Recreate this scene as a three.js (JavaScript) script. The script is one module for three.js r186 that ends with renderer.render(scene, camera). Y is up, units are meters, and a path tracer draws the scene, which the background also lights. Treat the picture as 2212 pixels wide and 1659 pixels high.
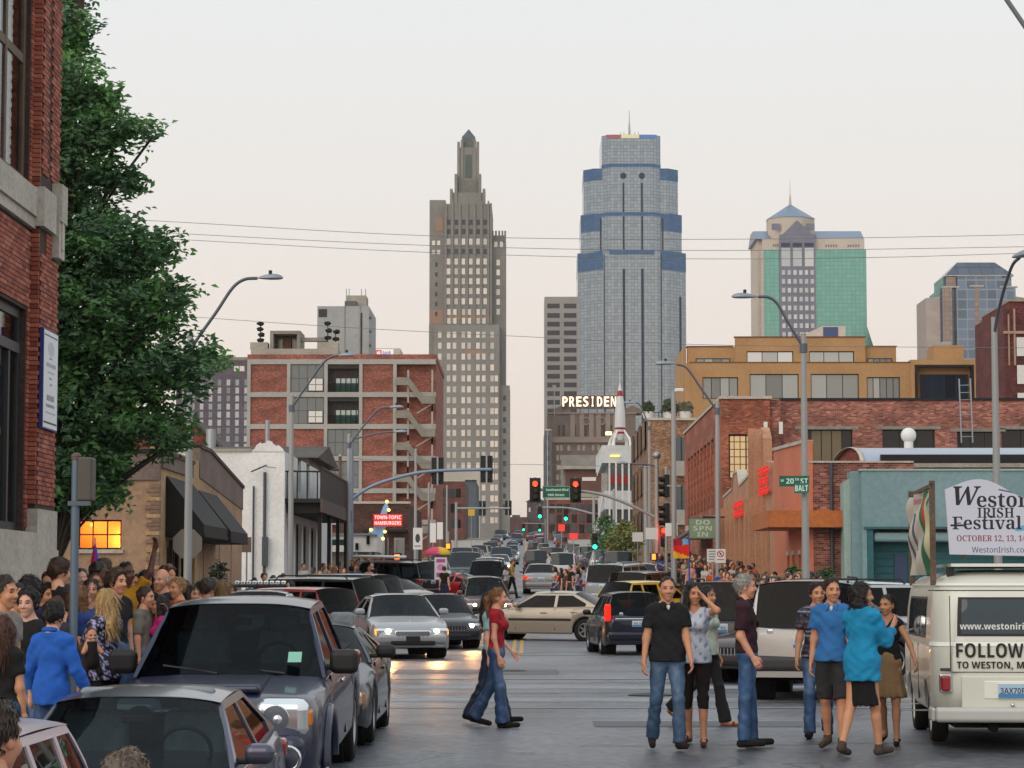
import * as THREE from 'three';
import { mergeGeometries, toCreasedNormals } from 'three/addons/utils/BufferGeometryUtils.js';
import { RoundedBoxGeometry } from 'three/addons/geometries/RoundedBoxGeometry.js';
import { TextGeometry } from 'three/addons/geometries/TextGeometry.js';
import { Brush, Evaluator, SUBTRACTION } from 'three-bvh-csg';
import { FontLoader } from 'three/addons/loaders/FontLoader.js';

const lerp = (a, b, t) => a + (b - a) * t;
const sstep = (a, b, x) => { const t = Math.min(1, Math.max(0, (x - a) / (b - a))); return t * t * (3 - 2 * t); };
// ---------------------------------------------------------------- camera, sky, sun, exposure
const scene = new THREE.Scene();
const F = 5200, CX = 1106, CY = 829.5, EYE = 1.67, HOR = 1268, VPX = 1140;   // survey of the view: focal length, centre, horizon
const camera = new THREE.PerspectiveCamera(2 * Math.atan(CY / F) * 180 / Math.PI, 4 / 3, 0.5, 9000);
camera.position.set(0, EYE, 0);
camera.rotation.order = 'YXZ';
camera.rotation.set(Math.atan((HOR - CY) / F), Math.atan((VPX - CX) / F), 0);
camera.updateMatrixWorld();

const renderer = new THREE.WebGLRenderer({ antialias: true });
renderer.setSize(1024, 768);
renderer.toneMapping = THREE.LinearToneMapping;
renderer.toneMappingExposure = 1.0;
renderer.shadowMap.enabled = true;

// dusk sky: pale grey overhead, cream and peach low down, warmer towards the west (left) where the sun has just gone
const SUN_AZ = new THREE.Vector3(-0.57, 0, 0.82).normalize();
{
  const W = 512, H = 256, data = new Float32Array(W * H * 4);
  for (let j = 0; j < H; j++) for (let i = 0; i < W; i++) {
    const el = ((j + 0.5) / H - 0.5) * Math.PI, az = ((i + 0.5) / W - 0.5) * 2 * Math.PI;
    const dx = Math.cos(el) * Math.cos(az), dz = Math.cos(el) * Math.sin(az);
    const up = Math.max(0, el) / (Math.PI / 2);
    const t = Math.min(1, up / 0.19), s = t * t * (3 - 2 * t);
    const w = Math.max(0, dx * SUN_AZ.x + dz * SUN_AZ.z);
    const glow = Math.pow(w, 3) * Math.exp(-up * 5);
    const b = 1 + 0.12 * up, zen = sstep(0.15, 0.8, up);
    const c = [lerp(lerp(0.91, 0.825, s), 0.76, zen), lerp(lerp(0.79, 0.862, s), 0.85, zen), lerp(lerp(0.70, 0.872, s), 0.94, zen)];
    const o = (j * W + i) * 4;
    data[o] = c[0] * b + 0.45 * glow; data[o + 1] = c[1] * b + 0.26 * glow; data[o + 2] = c[2] * b + 0.10 * glow; data[o + 3] = 1;
  }
  const sky = new THREE.DataTexture(data, W, H, THREE.RGBAFormat, THREE.FloatType);
  sky.mapping = THREE.EquirectangularReflectionMapping; sky.magFilter = THREE.LinearFilter; sky.minFilter = THREE.LinearFilter;
  sky.needsUpdate = true;
  scene.background = sky; scene.environment = sky;
}
const sun = new THREE.DirectionalLight(0xffead6, 1.5);
sun.position.set(-55, 58, 80 - 60); sun.target.position.set(0, 0, -60); scene.add(sun, sun.target);
sun.castShadow = true; sun.shadow.radius = 110; sun.shadow.mapSize.set(2048, 2048);
Object.assign(sun.shadow.camera, { left: -120, right: 120, top: 120, bottom: -120, near: 1, far: 500 });
scene.fog = new THREE.FogExp2(0xf0e2d6, 0.00007);

// ---------------------------------------------------------------- helpers
let seed = 12345;
const rnd = () => { seed = (seed * 1664525 + 1013904223) >>> 0; return seed / 4294967296; };
const rr = (a, b) => a + (b - a) * rnd();
const pick = a => a[Math.floor(rnd() * a.length)];
const V = (x, y, z) => new THREE.Vector3(x, y, z);
// survey point (u, v measured on the photograph) at depth d metres down the street
function at(u, v, d) { const p = V(u - CX, CY - v, -F).applyEuler(camera.rotation); return V(p.x / -p.z * d, EYE + p.y / -p.z * d, -d); }
const ux = (u, d) => at(u, d >= 900 ? 620 : d >= 200 ? 880 : d >= 60 ? 1120 : HOR, d).x, vy = (v, d, u = VPX) => at(u, v, d).y;
// long section of the street: nearly level crossing, then a steady climb to the north
const PROF = [[-60, -0.43], [0, -0.43], [15, -0.43], [21, -0.22], [27, 0], [60, 0.02], [80, 0.25], [124, 1.5], [325, 5.9], [450, 10.6], [600, 13.2], [900, 19.5], [1400, 28], [3000, 40], [9000, 40]];
function gy(d) {
  const n = PROF.length; if (d <= PROF[0][0]) return PROF[0][1]; if (d >= PROF[n - 1][0]) return PROF[n - 1][1];
  let i = 0; while (d > PROF[i + 1][0]) i++;
  const sl = k => { if (k <= 0 || k >= n - 1) return 0; const a = (PROF[k][1] - PROF[k - 1][1]) / (PROF[k][0] - PROF[k - 1][0]), b = (PROF[k + 1][1] - PROF[k][1]) / (PROF[k + 1][0] - PROF[k][0]); return a * b <= 0 ? 0 : 2 * a * b / (a + b); };
  const [x0, y0] = PROF[i], [x1, y1] = PROF[i + 1], h = x1 - x0, t = (d - x0) / h;
  return (2 * t ** 3 - 3 * t ** 2 + 1) * y0 + (t ** 3 - 2 * t ** 2 + t) * h * sl(i) + (-2 * t ** 3 + 3 * t ** 2) * y1 + (t ** 3 - t ** 2) * h * sl(i + 1);
}
const roadY = d => { if (d > 117) return gy(d); const a = Math.floor((d + 60) / 3) * 3 - 60; return lerp(gy(a), gy(a + 3), (d - a) / 3); };   // the road sheet as laid, 3 m stations
const KERB = 0.13, walkY = d => d < 40 ? Math.max(gy(d) + KERB, -0.05) : gy(d) + KERB;

const ORD1 = ['', 'first', 'second', 'third', 'fourth', 'fifth', 'sixth', 'seventh', 'eighth', 'ninth', 'tenth', 'eleventh', 'twelfth', 'thirteenth', 'fourteenth', 'fifteenth', 'sixteenth', 'seventeenth', 'eighteenth', 'nineteenth'], TENS = ['', '', 'twenty', 'thirty', 'forty', 'fifty', 'sixty', 'seventy', 'eighty'];
const ordinal = n => n < 20 ? ORD1[n] : n % 10 ? TENS[Math.floor(n / 10)] + '-' + ORD1[n % 10] : TENS[n / 10].slice(0, -1) + 'ieth';
const used = {};
function numbered(name) { const k = used[name] = (used[name] ?? -1) + 1; return k ? `${name}_${String(k).padStart(3, '0')}` : name; }
function tag(o, label, category, group) { o.userData.label = label; o.userData.category = category; if (group) o.userData.group = group; return o; }
function thing(name, label, category, p = [0, 0, 0], turn = 0, group) {
  const o = new THREE.Group(); o.name = numbered(name); scene.add(o);
  if (p.isVector3) o.position.copy(p); else o.position.set(...p);
  o.rotation.y = turn; return tag(o, label, category, group);
}
function part(parent, name, geo, mat, extra) {
  const m = new THREE.Mesh(Array.isArray(geo) ? merge(geo) : geo, mat); m.name = name; parent.add(m);
  if (extra) Object.assign(m.userData, extra); return m;
}
function structure(name, geo, mat) { const m = part(scene, numbered(name), geo, mat); m.userData.kind = 'structure'; return m; }
function plain(g) {
  let q = g.index ? g.toNonIndexed() : g;
  for (const k of Object.keys(q.attributes)) if (!['position', 'normal', 'uv'].includes(k)) q.deleteAttribute(k);
  if (!q.attributes.uv) q.setAttribute('uv', new THREE.BufferAttribute(new Float32Array(q.attributes.position.count * 2), 2));
  if (!q.attributes.normal) q.computeVertexNormals();
  return q;
}
const merge = list => list.length === 1 ? list[0] : mergeGeometries(list.map(plain));
function mesh(pos, idx, uv) {
  const g = new THREE.BufferGeometry(); g.setAttribute('position', new THREE.Float32BufferAttribute(pos, 3));
  if (uv) g.setAttribute('uv', new THREE.Float32BufferAttribute(uv, 2));
  g.setIndex(idx); g.computeVertexNormals(); return g;
}
// box between two corners, uv in metres on every face
function bx(x0, x1, y0, y1, z0, z1) {
  const P = [], U = [], I = [];
  const quad = (a, b, c, d, ua, ub, uc, ud) => { const n = P.length / 3; P.push(...a, ...b, ...c, ...d); U.push(...ua, ...ub, ...uc, ...ud); I.push(n, n + 1, n + 2, n, n + 2, n + 3); };
  quad([x0, y0, z1], [x1, y0, z1], [x1, y1, z1], [x0, y1, z1], [x0, y0], [x1, y0], [x1, y1], [x0, y1]);
  quad([x1, y0, z0], [x0, y0, z0], [x0, y1, z0], [x1, y1, z0], [-x1, y0], [-x0, y0], [-x0, y1], [-x1, y1]);
  quad([x1, y0, z1], [x1, y0, z0], [x1, y1, z0], [x1, y1, z1], [-z1, y0], [-z0, y0], [-z0, y1], [-z1, y1]);
  quad([x0, y0, z0], [x0, y0, z1], [x0, y1, z1], [x0, y1, z0], [z0, y0], [z1, y0], [z1, y1], [z0, y1]);
  quad([x0, y1, z1], [x1, y1, z1], [x1, y1, z0], [x0, y1, z0], [x0, -z1], [x1, -z1], [x1, -z0], [x0, -z0]);
  quad([x0, y0, z0], [x1, y0, z0], [x1, y0, z1], [x0, y0, z1], [x0, z0], [x1, z0], [x1, z1], [x0, z1]);
  return mesh(P, I, U);
}
const rbx = (w, h, d, r, x = 0, y = 0, z = 0, seg = 2) => new RoundedBoxGeometry(w, h, d, seg, Math.min(r, w / 2 - 1e-4, h / 2 - 1e-4, d / 2 - 1e-4)).translate(x, y, z);
function cyl(a, b, r0, r1 = r0, seg = 12) {   // cylinder from a to b
  const d = b.clone().sub(a), g = new THREE.CylinderGeometry(r1, r0, d.length(), seg, 1);
  g.translate(0, d.length() / 2, 0); g.applyQuaternion(new THREE.Quaternion().setFromUnitVectors(V(0, 1, 0), d.normalize())); return g.translate(a.x, a.y, a.z);
}
const tube = (pts, r, seg = 8, n = 0) => new THREE.TubeGeometry(new THREE.CatmullRomCurve3(pts), n || pts.length * 6, r, seg);
const sph = (r, x, y, z, sx = 1, sy = 1, sz = 1, n = 12) => new THREE.SphereGeometry(r, n, Math.max(6, n * 3 >> 2)).scale(sx, sy, sz).translate(x, y, z);
const poly = pts => new THREE.Shape(pts.map(p => new THREE.Vector2(p[0], p[1])));
const extrude = (shape, depth, bevel = 0, seg = 4) => new THREE.ExtrudeGeometry(shape, { depth, bevelEnabled: bevel > 0, bevelSize: bevel, bevelThickness: bevel, bevelSegments: 2, curveSegments: seg });

// ---------------------------------------------------------------- textures and materials
function hash(x, y, s) { let h = (x * 374761393 + y * 668265263 + s * 974711) | 0; h = Math.imul(h ^ (h >>> 13), 1274126177); return ((h ^ (h >>> 16)) >>> 0) / 4294967296; }
function vnoise(x, y, per, s) {   // periodic value noise
  const xi = Math.floor(x), yi = Math.floor(y), fx = x - xi, fy = y - yi, m = v => ((v % per) + per) % per;
  const a = fx * fx * (3 - 2 * fx), b = fy * fy * (3 - 2 * fy);
  return lerp(lerp(hash(m(xi), m(yi), s), hash(m(xi + 1), m(yi), s), a), lerp(hash(m(xi), m(yi + 1), s), hash(m(xi + 1), m(yi + 1), s), a), b);
}
const fbm = (u, v, p, oct, s) => { let t = 0, a = 0.5, n = 0; for (let o = 0; o < oct; o++, p *= 2, a *= 0.5) { t += a * vnoise(u * p, v * p, p, s + o); n += a; } return t / n; };
function tex(n, fn, srgb = true, repeat = [1, 1], n2 = n) {
  const d = new Uint8Array(n * n2 * 4);
  for (let j = 0; j < n2; j++) for (let i = 0; i < n; i++) { const c = fn((i + 0.5) / n, (j + 0.5) / n2, i, j), o = (j * n + i) * 4; for (let k = 0; k < 3; k++) d[o + k] = Math.max(0, Math.min(255, (c.length ? c[k] : c) * 255)); d[o + 3] = 255; }
  const t = new THREE.DataTexture(d, n, n2, THREE.RGBAFormat); t.wrapS = t.wrapT = THREE.RepeatWrapping; t.magFilter = THREE.LinearFilter; t.minFilter = THREE.LinearMipmapLinearFilter; t.generateMipmaps = true;
  if (srgb) t.colorSpace = THREE.SRGBColorSpace; t.repeat.set(...repeat); t.needsUpdate = true; return t;
}
const hex = h => { const c = new THREE.Color(h), o = {}; c.getRGB(o, THREE.SRGBColorSpace); return [o.r, o.g, o.b]; };
function std(color, rough = 0.7, metal = 0, o = {}) { return new THREE.MeshStandardMaterial({ color, roughness: rough, metalness: metal, ...o }); }
const mix3 = (a, b, t) => [lerp(a[0], b[0], t), lerp(a[1], b[1], t), lerp(a[2], b[2], t)];
// brickwork too far off to pick bricks apart: 32 x 48 bricks per tile of 6.72 x 3.48 m
function brickTex(cols, mortar, s, stain = 0.25) {
  const C = cols.map(hex), M = hex(mortar);
  return tex(1024, (u, v) => {
    const row = Math.floor(v * 48), uu = u * 32 + (row & 1) * 0.5, colm = Math.floor(uu) % 32, fx = uu - Math.floor(uu), fy = v * 48 - row;
    const e = Math.min(fx * 0.21, (1 - fx) * 0.21, fy * 0.0725, (1 - fy) * 0.0725);
    let c = C[Math.floor(hash(colm, row, s) * C.length)].map(x => x * (0.82 + 0.36 * hash(colm, row, s + 5)));
    if (e < 0.007) c = M;
    const st = 1 - stain + 2 * stain * fbm(u, v, 5, 4, s + 9) ; return c.map(x => x * st);
  }, true, [1 / 6.72, 1 / 3.48]);
}
const BRICK_BUMP = tex(512, (u, v) => { const row = Math.floor(v * 24), uu = u * 16 + (row & 1) * 0.5, fx = uu - Math.floor(uu), fy = v * 24 - row; const e = Math.min(fx * 0.21, (1 - fx) * 0.21, fy * 0.0725, (1 - fy) * 0.0725); return e < 0.007 ? 0.2 : 0.7 + 0.3 * hash(Math.floor(uu) % 16, row, 3); }, false, [1 / 3.36, 1 / 1.74]);
const brickMat = (cols, mortar, s, stain) => std(0xffffff, 0.9, 0, { map: brickTex(cols, mortar, s, stain), bumpMap: BRICK_BUMP, bumpScale: 0.01 });
// mottled render, concrete, stone: tile of `size` metres
const MOT = {};   // shared neutral maps, tinted by the material's colour; contrast in three steps
function mottle(c0, c1, s, size = 6, rough = 0.88, bump = 0.004) {
  const a = hex(c0), b = hex(c1), q = (a[0] + a[1] + a[2]) / (b[0] + b[1] + b[2]), lo = q < 0.78 ? 0.7 : q < 0.87 ? 0.82 : 0.9, key = lo + '/' + s % 2;
  const base = MOT[key] ??= tex(512, (u, v) => { const t = 0.55 * fbm(u, v, 4, 5, (s % 2) * 50 + lo * 100) + 0.45 * fbm(u, v, 60, 2, s % 2 + 31); return lerp(lo, 1, Math.min(1, Math.max(0, (t - 0.5) * 2.2 + 0.5))); }, true);
  const map = base.clone(); map.repeat.set(1 / size, 1 / size); map.offset.set(hash(s, 1, 1), hash(s, 2, 1));
  return std(c1, rough, 0, { map, bumpMap: GRAIN, bumpScale: bump });
}
const GRAIN = tex(256, (u, v) => 0.6 * fbm(u, v, 32, 3, 77) + 0.4 * fbm(u, v, 8, 2, 78), false, [1, 1]);
const M = {
  concrete: mottle('#8f8b82', '#aba69b', 1, 5), stone: mottle('#a39d93', '#c2bbb0', 2, 3), darkConc: mottle('#77746d', '#918d84', 3, 5),
  galv: std(0x9aa0a6, 0.45, 0.75), galvDark: std(0x4a5059, 0.5, 0.5), black: std(0x0c0d0f, 0.5), rubber: std(0x111113, 0.85), darkMetal: std(0x1b1e22, 0.45, 0.4),
  chrome: std(0xd8dade, 0.12, 1), white: std(0xd9d9d6, 0.5), wood: mottle('#4b3d30', '#6b5846', 4, 1.2, 0.7),
  glass: std(0x1b242a, 0.06, 0.1), glassMid: std(0x515c62, 0.1, 0.5), glassPale: std(0xc9cfd2, 0.12, 0.95), glassWarm: std(0xd8c49a, 0.14, 0.9), winDark: std(0x14181b, 0.15),
  roofing: mottle('#3d3a37', '#56514c', 5, 8), glow: (c, i) => std(0x221100, 0.4, 0, { emissive: c, emissiveIntensity: i }),
};
const pane = (tint = 0xffffff, rough = 0.02) => new THREE.MeshPhysicalMaterial({ color: tint, roughness: rough, transmission: 1, thickness: 0, ior: 1.22 });
function canvasMat(w, h, draw, o = {}) {
  const c = document.createElement('canvas'); c.width = w; c.height = h; draw(c.getContext('2d'), w, h);
  const t = new THREE.CanvasTexture(c); t.colorSpace = THREE.SRGBColorSpace; t.anisotropy = 8; const { rough = 0.5, emit, ...rest } = o;
  const m = std(0xffffff, rough, 0, { map: t, ...rest }); if (emit) { m.emissive = new THREE.Color(0xffffff); m.emissiveMap = t; m.emissiveIntensity = emit; } return m;
}
// upright rectangle w x h facing +z, uv 0..1
const card = (w, h, x = 0, y = 0, z = 0) => new THREE.PlaneGeometry(w, h).translate(x, y, z);

// ---------------------------------------------------------------- wall and window kit (local frame: x along the wall, y up, z out of it)
const SOUTH = 0, WEST = -Math.PI / 2, EAST = Math.PI / 2;   // which way the wall looks: to the camera, to the left, to the right
const frame = (turn, x, y, z) => new THREE.Matrix4().makeRotationY(turn).setPosition(x, y, z);
function wallGeo(Mx, w, h, holes = [], t = 0.35, outline) {
  const s = outline ? poly(outline) : poly([[0, 0], [w, 0], [w, h], [0, h]]);
  for (const [x, y, a, b] of holes) s.holes.push(poly([[x, y], [x, y + b], [x + a, y + b], [x + a, y]]));
  return new THREE.ExtrudeGeometry(s, { depth: t, bevelEnabled: false }).translate(0, 0, -t).applyMatrix4(Mx);
}
function windowIn(parent, Mx, [x, y, w, h], { cols = 2, rows = 2, bar = 0.05, frameMat = M.darkMetal, glass = M.glassMid, rec = 0.14, each = false, name = 'window' } = {}) {
  const g = [], z0 = -rec - 0.05, z1 = -rec;
  g.push(bx(x, x + w, y, y + bar, z0, z1), bx(x, x + w, y + h - bar, y + h, z0, z1), bx(x, x + bar, y + bar, y + h - bar, z0, z1), bx(x + w - bar, x + w, y + bar, y + h - bar, z0, z1));
  for (let i = 1; i < cols; i++) g.push(bx(x + w * i / cols - bar * 0.4, x + w * i / cols + bar * 0.4, y + bar, y + h - bar, z0, z1 - 0.003));
  for (let j = 1; j < rows; j++) g.push(bx(x + bar, x + w - bar, y + h * j / rows - bar * 0.4, y + h * j / rows + bar * 0.4, z0, z1 - 0.006));
  const o = part(parent, name, merge(g).applyMatrix4(Mx), frameMat);
  if (each) for (let i = 0; i < cols; i++) for (let j = 0; j < rows; j++) part(o, 'pane', bx(x + w * i / cols + bar * 0.3, x + w * (i + 1) / cols - bar * 0.3, y + h * j / rows + bar * 0.3, y + h * (j + 1) / rows - bar * 0.3, z0 + 0.012, z0 + 0.024).applyMatrix4(Mx), Array.isArray(glass) ? pick(glass) : glass);
  else part(o, 'pane', bx(x + bar * 0.5, x + w - bar * 0.5, y + bar * 0.5, y + h - bar * 0.5, z0 + 0.012, z0 + 0.024).applyMatrix4(Mx), Array.isArray(glass) ? pick(glass) : glass);
  return o;
}
// ---------------------------------------------------------------- ground, street, pavements
{
  const asphalt = std(0xffffff, 0.6, 0, {
    map: tex(1024, (u, v) => {
      const f = fbm(u, v, 180, 2, 11), m = fbm(u, v, 6, 5, 12), k = fbm(u, v, 3, 2, 19);
      let t = 0.40 + 0.17 * (f - 0.5) + 0.26 * (m - 0.5) + 0.08 * (k - 0.5);
      const cr = Math.abs(fbm(u, v, 5, 4, 15) - 0.5); if (cr < 0.004) t *= 0.62;
      if (fbm(u, v, 9, 3, 17) > 0.66) t *= 0.84;
      return [t * 0.97, t * 1.0, t * 1.07];
    }, true, [1 / 14, 1 / 14]),
    roughnessMap: tex(256, (u, v) => 0.78 + 0.3 * (fbm(u, v, 5, 4, 13) - 0.5), false, [1 / 14, 1 / 14]),
    bumpMap: tex(512, (u, v) => fbm(u, v, 128, 2, 14), false, [1 / 3, 1 / 3]), bumpScale: 0.004,
  });
  const walk = mottle('#85817a', '#a09b92', 6, 4, 0.9, 0.003), dirt = mottle('#5d5a50', '#747064', 7, 20);
  const ds = []; for (let d = -60; d < 9000; d += d < 120 ? 3 : d < 700 ? 20 : 250) ds.push(d); ds.push(9000);
  const strip = (x0, x1, y, a, b, nx = 1, extra) => {   // sheet that follows the street's rise
    const P = [], U = [], I = []; const list = [a, ...ds.filter(d => d > a && d < b), b];
    list.forEach((d, i) => { for (let k = 0; k <= nx; k++) { const x = lerp(x0, x1, k / nx); P.push(x, (typeof y === 'function' ? y(d) : roadY(d) + y) + (extra ? extra(x) : 0), -d); U.push(x, d); } if (i) for (let k = 0; k < nx; k++) { const q = (i - 1) * (nx + 1) + k; I.push(q, q + 1, q + nx + 2, q, q + nx + 2, q + nx + 1); } });
    return mesh(P, I, U);
  };
  structure('ground', strip(-5000, 5000, -0.30, -60, 9000), dirt);
  structure('road', strip(-6.2, 6.6, 0, -60, 1400), asphalt);
  // cross street at the junction, runs left and right of the main road
  structure('cross_street', [strip(-150, -6.2, -0.004, 35.6, 58), strip(6.6, 150, -0.004, 20.2, 68)], asphalt);
  const slab = (x0, x1, a, b) => {   // raised pavement with kerb faces
    const list = [a, ...ds.filter(d => d > a && d < b), b], P = [], U = [], I = [];
    const rows = [[x0, -0.4], [x0, 0], [x1, 0], [x1, -0.4]];
    list.forEach((d, i) => { rows.forEach(([x, dy]) => { P.push(x, walkY(d) + dy, -d); U.push(x + dy, d); }); if (i) for (let k = 0; k < 3; k++) { const q = (i - 1) * 4 + k; I.push(q, q + 4, q + 1, q + 1, q + 4, q + 5); } });
    const n = P.length / 3; for (const o of [0, n - 4]) I.push(o, o + 1, o + 2, o, o + 2, o + 3);
    const g = mesh(P, I, U); return toCreasedNormals(g, 0.5);
  };
  const s1 = structure('pavement', slab(-6.7, -3.75, -50, 35.4), walk);
  structure('pavement', slab(-40, -6.2, 58.2, 1300), walk);
  structure('pavement', slab(6.6, 45, 68.2, 1300), walk);
  structure('pavement', slab(6.6, 45, -50, 20), walk);
  // pavement joints as narrow recessed strips
  const jm = std(0x54524d, 0.95), line = std(0x9c9b95, 0.6), yel = std(0xb08a3a, 0.6), patch = std(0x5b5d61, 0.7), tar = std(0x24252a, 0.42), pale = mottle('#84888d', '#9da1a6', 8, 4, 0.75, 0.003);
  const tint = (name, geo, m) => structure(name, geo, m);
  // concrete bands and worn crossing lines across the junction
  tint('concrete_band', strip(-6.2, 34, 0.004, 39.6, 40.9), pale);
  tint('concrete_band', strip(-6.2, 34, 0.004, 35.2, 36.4), pale);
  tint('crossing_line', strip(-5.9, 6.4, 0.008, 33.4, 33.55), line);
  tint('crossing_line', strip(-5.9, 30, 0.009, 43.6, 43.8), line);
  tint('crossing_line', strip(-5.9, 6.4, 0.009, 58.6, 58.9), line);
  tint('centre_line', [strip(-0.42, -0.32, 0.006, 60, 96), strip(-0.22, -0.12, 0.006, 60, 96)], yel);
  tint('centre_line', [strip(-0.42, -0.32, 0.006, 150, 1000), strip(-0.22, -0.12, 0.006, 150, 1000)], yel);
  // wandering tar-filled cracks and round access covers
  const crack = (x, d, dx, dd, w, n = 14) => { const P = [], I = [], U = []; for (let i = 0; i <= n; i++) { const t = i / n, px = x + dx * t + (rnd() - 0.5) * 0.12, pd = d + dd * t + (rnd() - 0.5) * 0.22, q = w * rr(0.5, 1.3), l = Math.hypot(dx, dd), ox = -dd / l * q, od = dx / l * q; P.push(px - ox, roadY(pd - od) + 0.012, -(pd - od), px + ox, roadY(pd + od) + 0.012, -(pd + od)); U.push(0, t, 1, t); if (i) { const k = (i - 1) * 2; I.push(k, k + 1, k + 3, k, k + 3, k + 2); } } return mesh(P, I, U); };
  tint('tar_seam', [crack(-2, 37.9, 9, 0.5, 0.04, 40), crack(-6, 41.9, 14, 0.3, 0.05, 50), crack(0.5, 26, 6, 0.6, 0.016, 40), crack(-1, 30.9, 8, -0.4, 0.018, 40), crack(-4, 47, 12, 1.2, 0.05, 50)], tar);
  tint('road_patch', [strip(0.8, 3.6, 0.005, 29.0, 30.2), strip(-2.6, 0.6, 0.005, 46.2, 48.8), strip(2.4, 5.8, 0.005, 50, 53.6)], patch);
  const cover = (x, d) => { const o = thing('access_cover', d > 40 ? 'round iron access cover in the middle of the crossing' : 'round iron access cover near the walking woman in red', 'manhole cover', [x, gy(d), -d], 0, 'iron covers in the road'); part(o, 'ring', new THREE.TorusGeometry(0.34, 0.03, 6, 24).rotateX(Math.PI / 2).scale(1, 0.4, 1).translate(0, 0.008, 0), M.darkMetal); const l = [new THREE.CylinderGeometry(0.32, 0.32, 0.02, 24).translate(0, 0.006, 0)]; part(o, 'lid', l, std(0x2d2d30, 0.6, 0.5)); };
  cover(1.9, 37.3); cover(-0.4, 48);
}
// ---------------------------------------------------------------- near left: brick corner building
{
  const o = thing('brick_corner_building', 'red brick corner building with stone bands at the left edge of the photo', 'building', [0, 0, 0]);
  const mortar = mottle('#3a2c28', '#4c3b36', 20, 2), X = -6.88, XR = -7.0;   // pier face and recessed wall face
  const brickMats = ['#b3604b', '#c26d56', '#a45645', '#b96754', '#cc7d64', '#934d42'].map((c, i) => { const m = mottle(c, '#' + hex(c).map(v => Math.round(v * 225).toString(16).padStart(2, '0')).join(''), 40 + i, 0.7, 0.85, 0.002); return m; });
  // body behind the bricks: pier core, recessed wall with two window openings, north return
  const Mw = frame(EAST, XR - 0.012, -0.3, -22);   // wall local x runs away from the camera, 0 at depth 22
  const L = 33.65 - 22;
  const win1 = [L - 2.95, 2.73, 2.7, 3.1], win2 = [L - 2.75, 7.56, 2.5, 3.6];
  part(o, 'wall', [wallGeo(Mw, L, 14.3, [win1, win2, [1.5, 2.73, 5, 3.1], [1.5, 7.56, 5, 3.6]], 0.3), bx(-7.3, X - 0.012, -0.3, 14, -35, -33.65), bx(-22, -7.3, -0.3, 14, -35, -34.6), bx(-22, -7.4, 13.6, 14, -34.6, -22), bx(-22, -7.4, -0.3, 14, -22.3, -22)], mortar);
  part(o, 'room_floor', [bx(-14, -7.33, 1.9, 2.1, -34.5, -22.4), bx(-14, -7.33, 6.5, 6.8, -34.5, -22.4), bx(-14, -13.8, 2.1, 13, -34.5, -22.4)], mottle('#b8a88e', '#cfc0a6', 51, 4));
  // stone courses
  const stone = M.stone, slabs = [];
  const st = (g) => slabs.push(g);
  st(bx(XR - 0.2, XR + 0.10, 6.86, 7.26, -33.64, -22.1));            // sill band
  st(bx(XR - 0.2, XR + 0.06, 6.70, 6.855, -33.64, -22.1));
  st(bx(X - 0.2, X + 0.07, 6.74, 7.3, -34.45, -33.55));
  st(bx(X - 0.2, X + 0.09, 1.62, 1.9, -35.06, -22.1)); st(bx(X - 0.2, X + 0.06, 1.9, 2.2, -35.03, -22.1)); st(bx(X - 0.2, X + 0.03, 2.2, 2.425, -33.6, -22.1)); st(bx(X - 0.3, X + 0.035, 2.2, 2.76, -35.02, -33.6));
  for (const g of slabs) part(o, 'stone_block', g, stone);
  const orn = part(o, 'stone_ornament', [bx(X - 0.1, X + 0.1, 6.42, 7.5, -34.92, -34.5), bx(X + 0.09, X + 0.13, 6.95, 7.5, -34.95, -34.52), bx(X + 0.1, X + 0.12, 6.55, 7.35, -34.78, -34.64)], stone);
  // windows: dark framed shop window below, brown timber sash above
  const darkFr = std(0x23282c, 0.5), brownFr = mottle('#4a3526', '#6a5140', 52, 0.8, 0.6);
  const shop = windowIn(o, Mw, win1, { cols: 1, rows: 1, bar: 0.13, frameMat: darkFr, glass: pane(0xdfe6e4), rec: 0.08 });
  part(shop, 'transom', bx(win1[0] + 0.13, win1[0] + 2.57, 5.2, 5.34, -0.16, -0.05).applyMatrix4(Mw), darkFr);
  part(shop, 'mullion', bx(win1[0] + 1.9, win1[0] + 2.0, 2.86, 5.19, -0.15, -0.06).applyMatrix4(Mw), darkFr);
  const sash = windowIn(o, Mw, win2, { cols: 2, rows: 2, bar: 0.16, frameMat: brownFr, glass: pane(0xe4ecec), rec: 0.06 });
  const cloth = std(0xc9ccc8, 0.9); { const P = [], U = [], I = []; for (let i = 0; i <= 40; i++) { const t = i / 40; for (const y of [7.6, 11]) { P.push(-7.4 + 0.05 * Math.sin(i * 1.3), y, -(30.4 + 2.6 * t)); U.push(t, y); } if (i) { const k = i * 2 - 2; I.push(k, k + 1, k + 3, k, k + 3, k + 2); } } part(o, 'curtain', mesh(P, I, U), cloth); }
  part(o, 'display_shelf', [bx(-7.62, -7.42, 2.11, 3.0, -32.8, -31.9)], std(0xa8563f, 0.7));
  part(o, 'display_board', bx(-7.75, -7.65, 2.6, 5.1, -33.2, -30.2), std(0xd8c6a0, 0.8));
  // bricks one by one: pier face, its return towards us, recessed strip and the field between the windows
  const list = [], C = 0.067, len = 0.2, geoX = bx(0, 0.06, 0, C - 0.011, 0, len), geoXh = bx(0, 0.06, 0, C - 0.011, 0, 0.095), geoZ = bx(0, 0.11, 0, C - 0.011, 0, 0.05);
  const put = (x, y, z, g) => list.push([x, y, z, g]);
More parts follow.
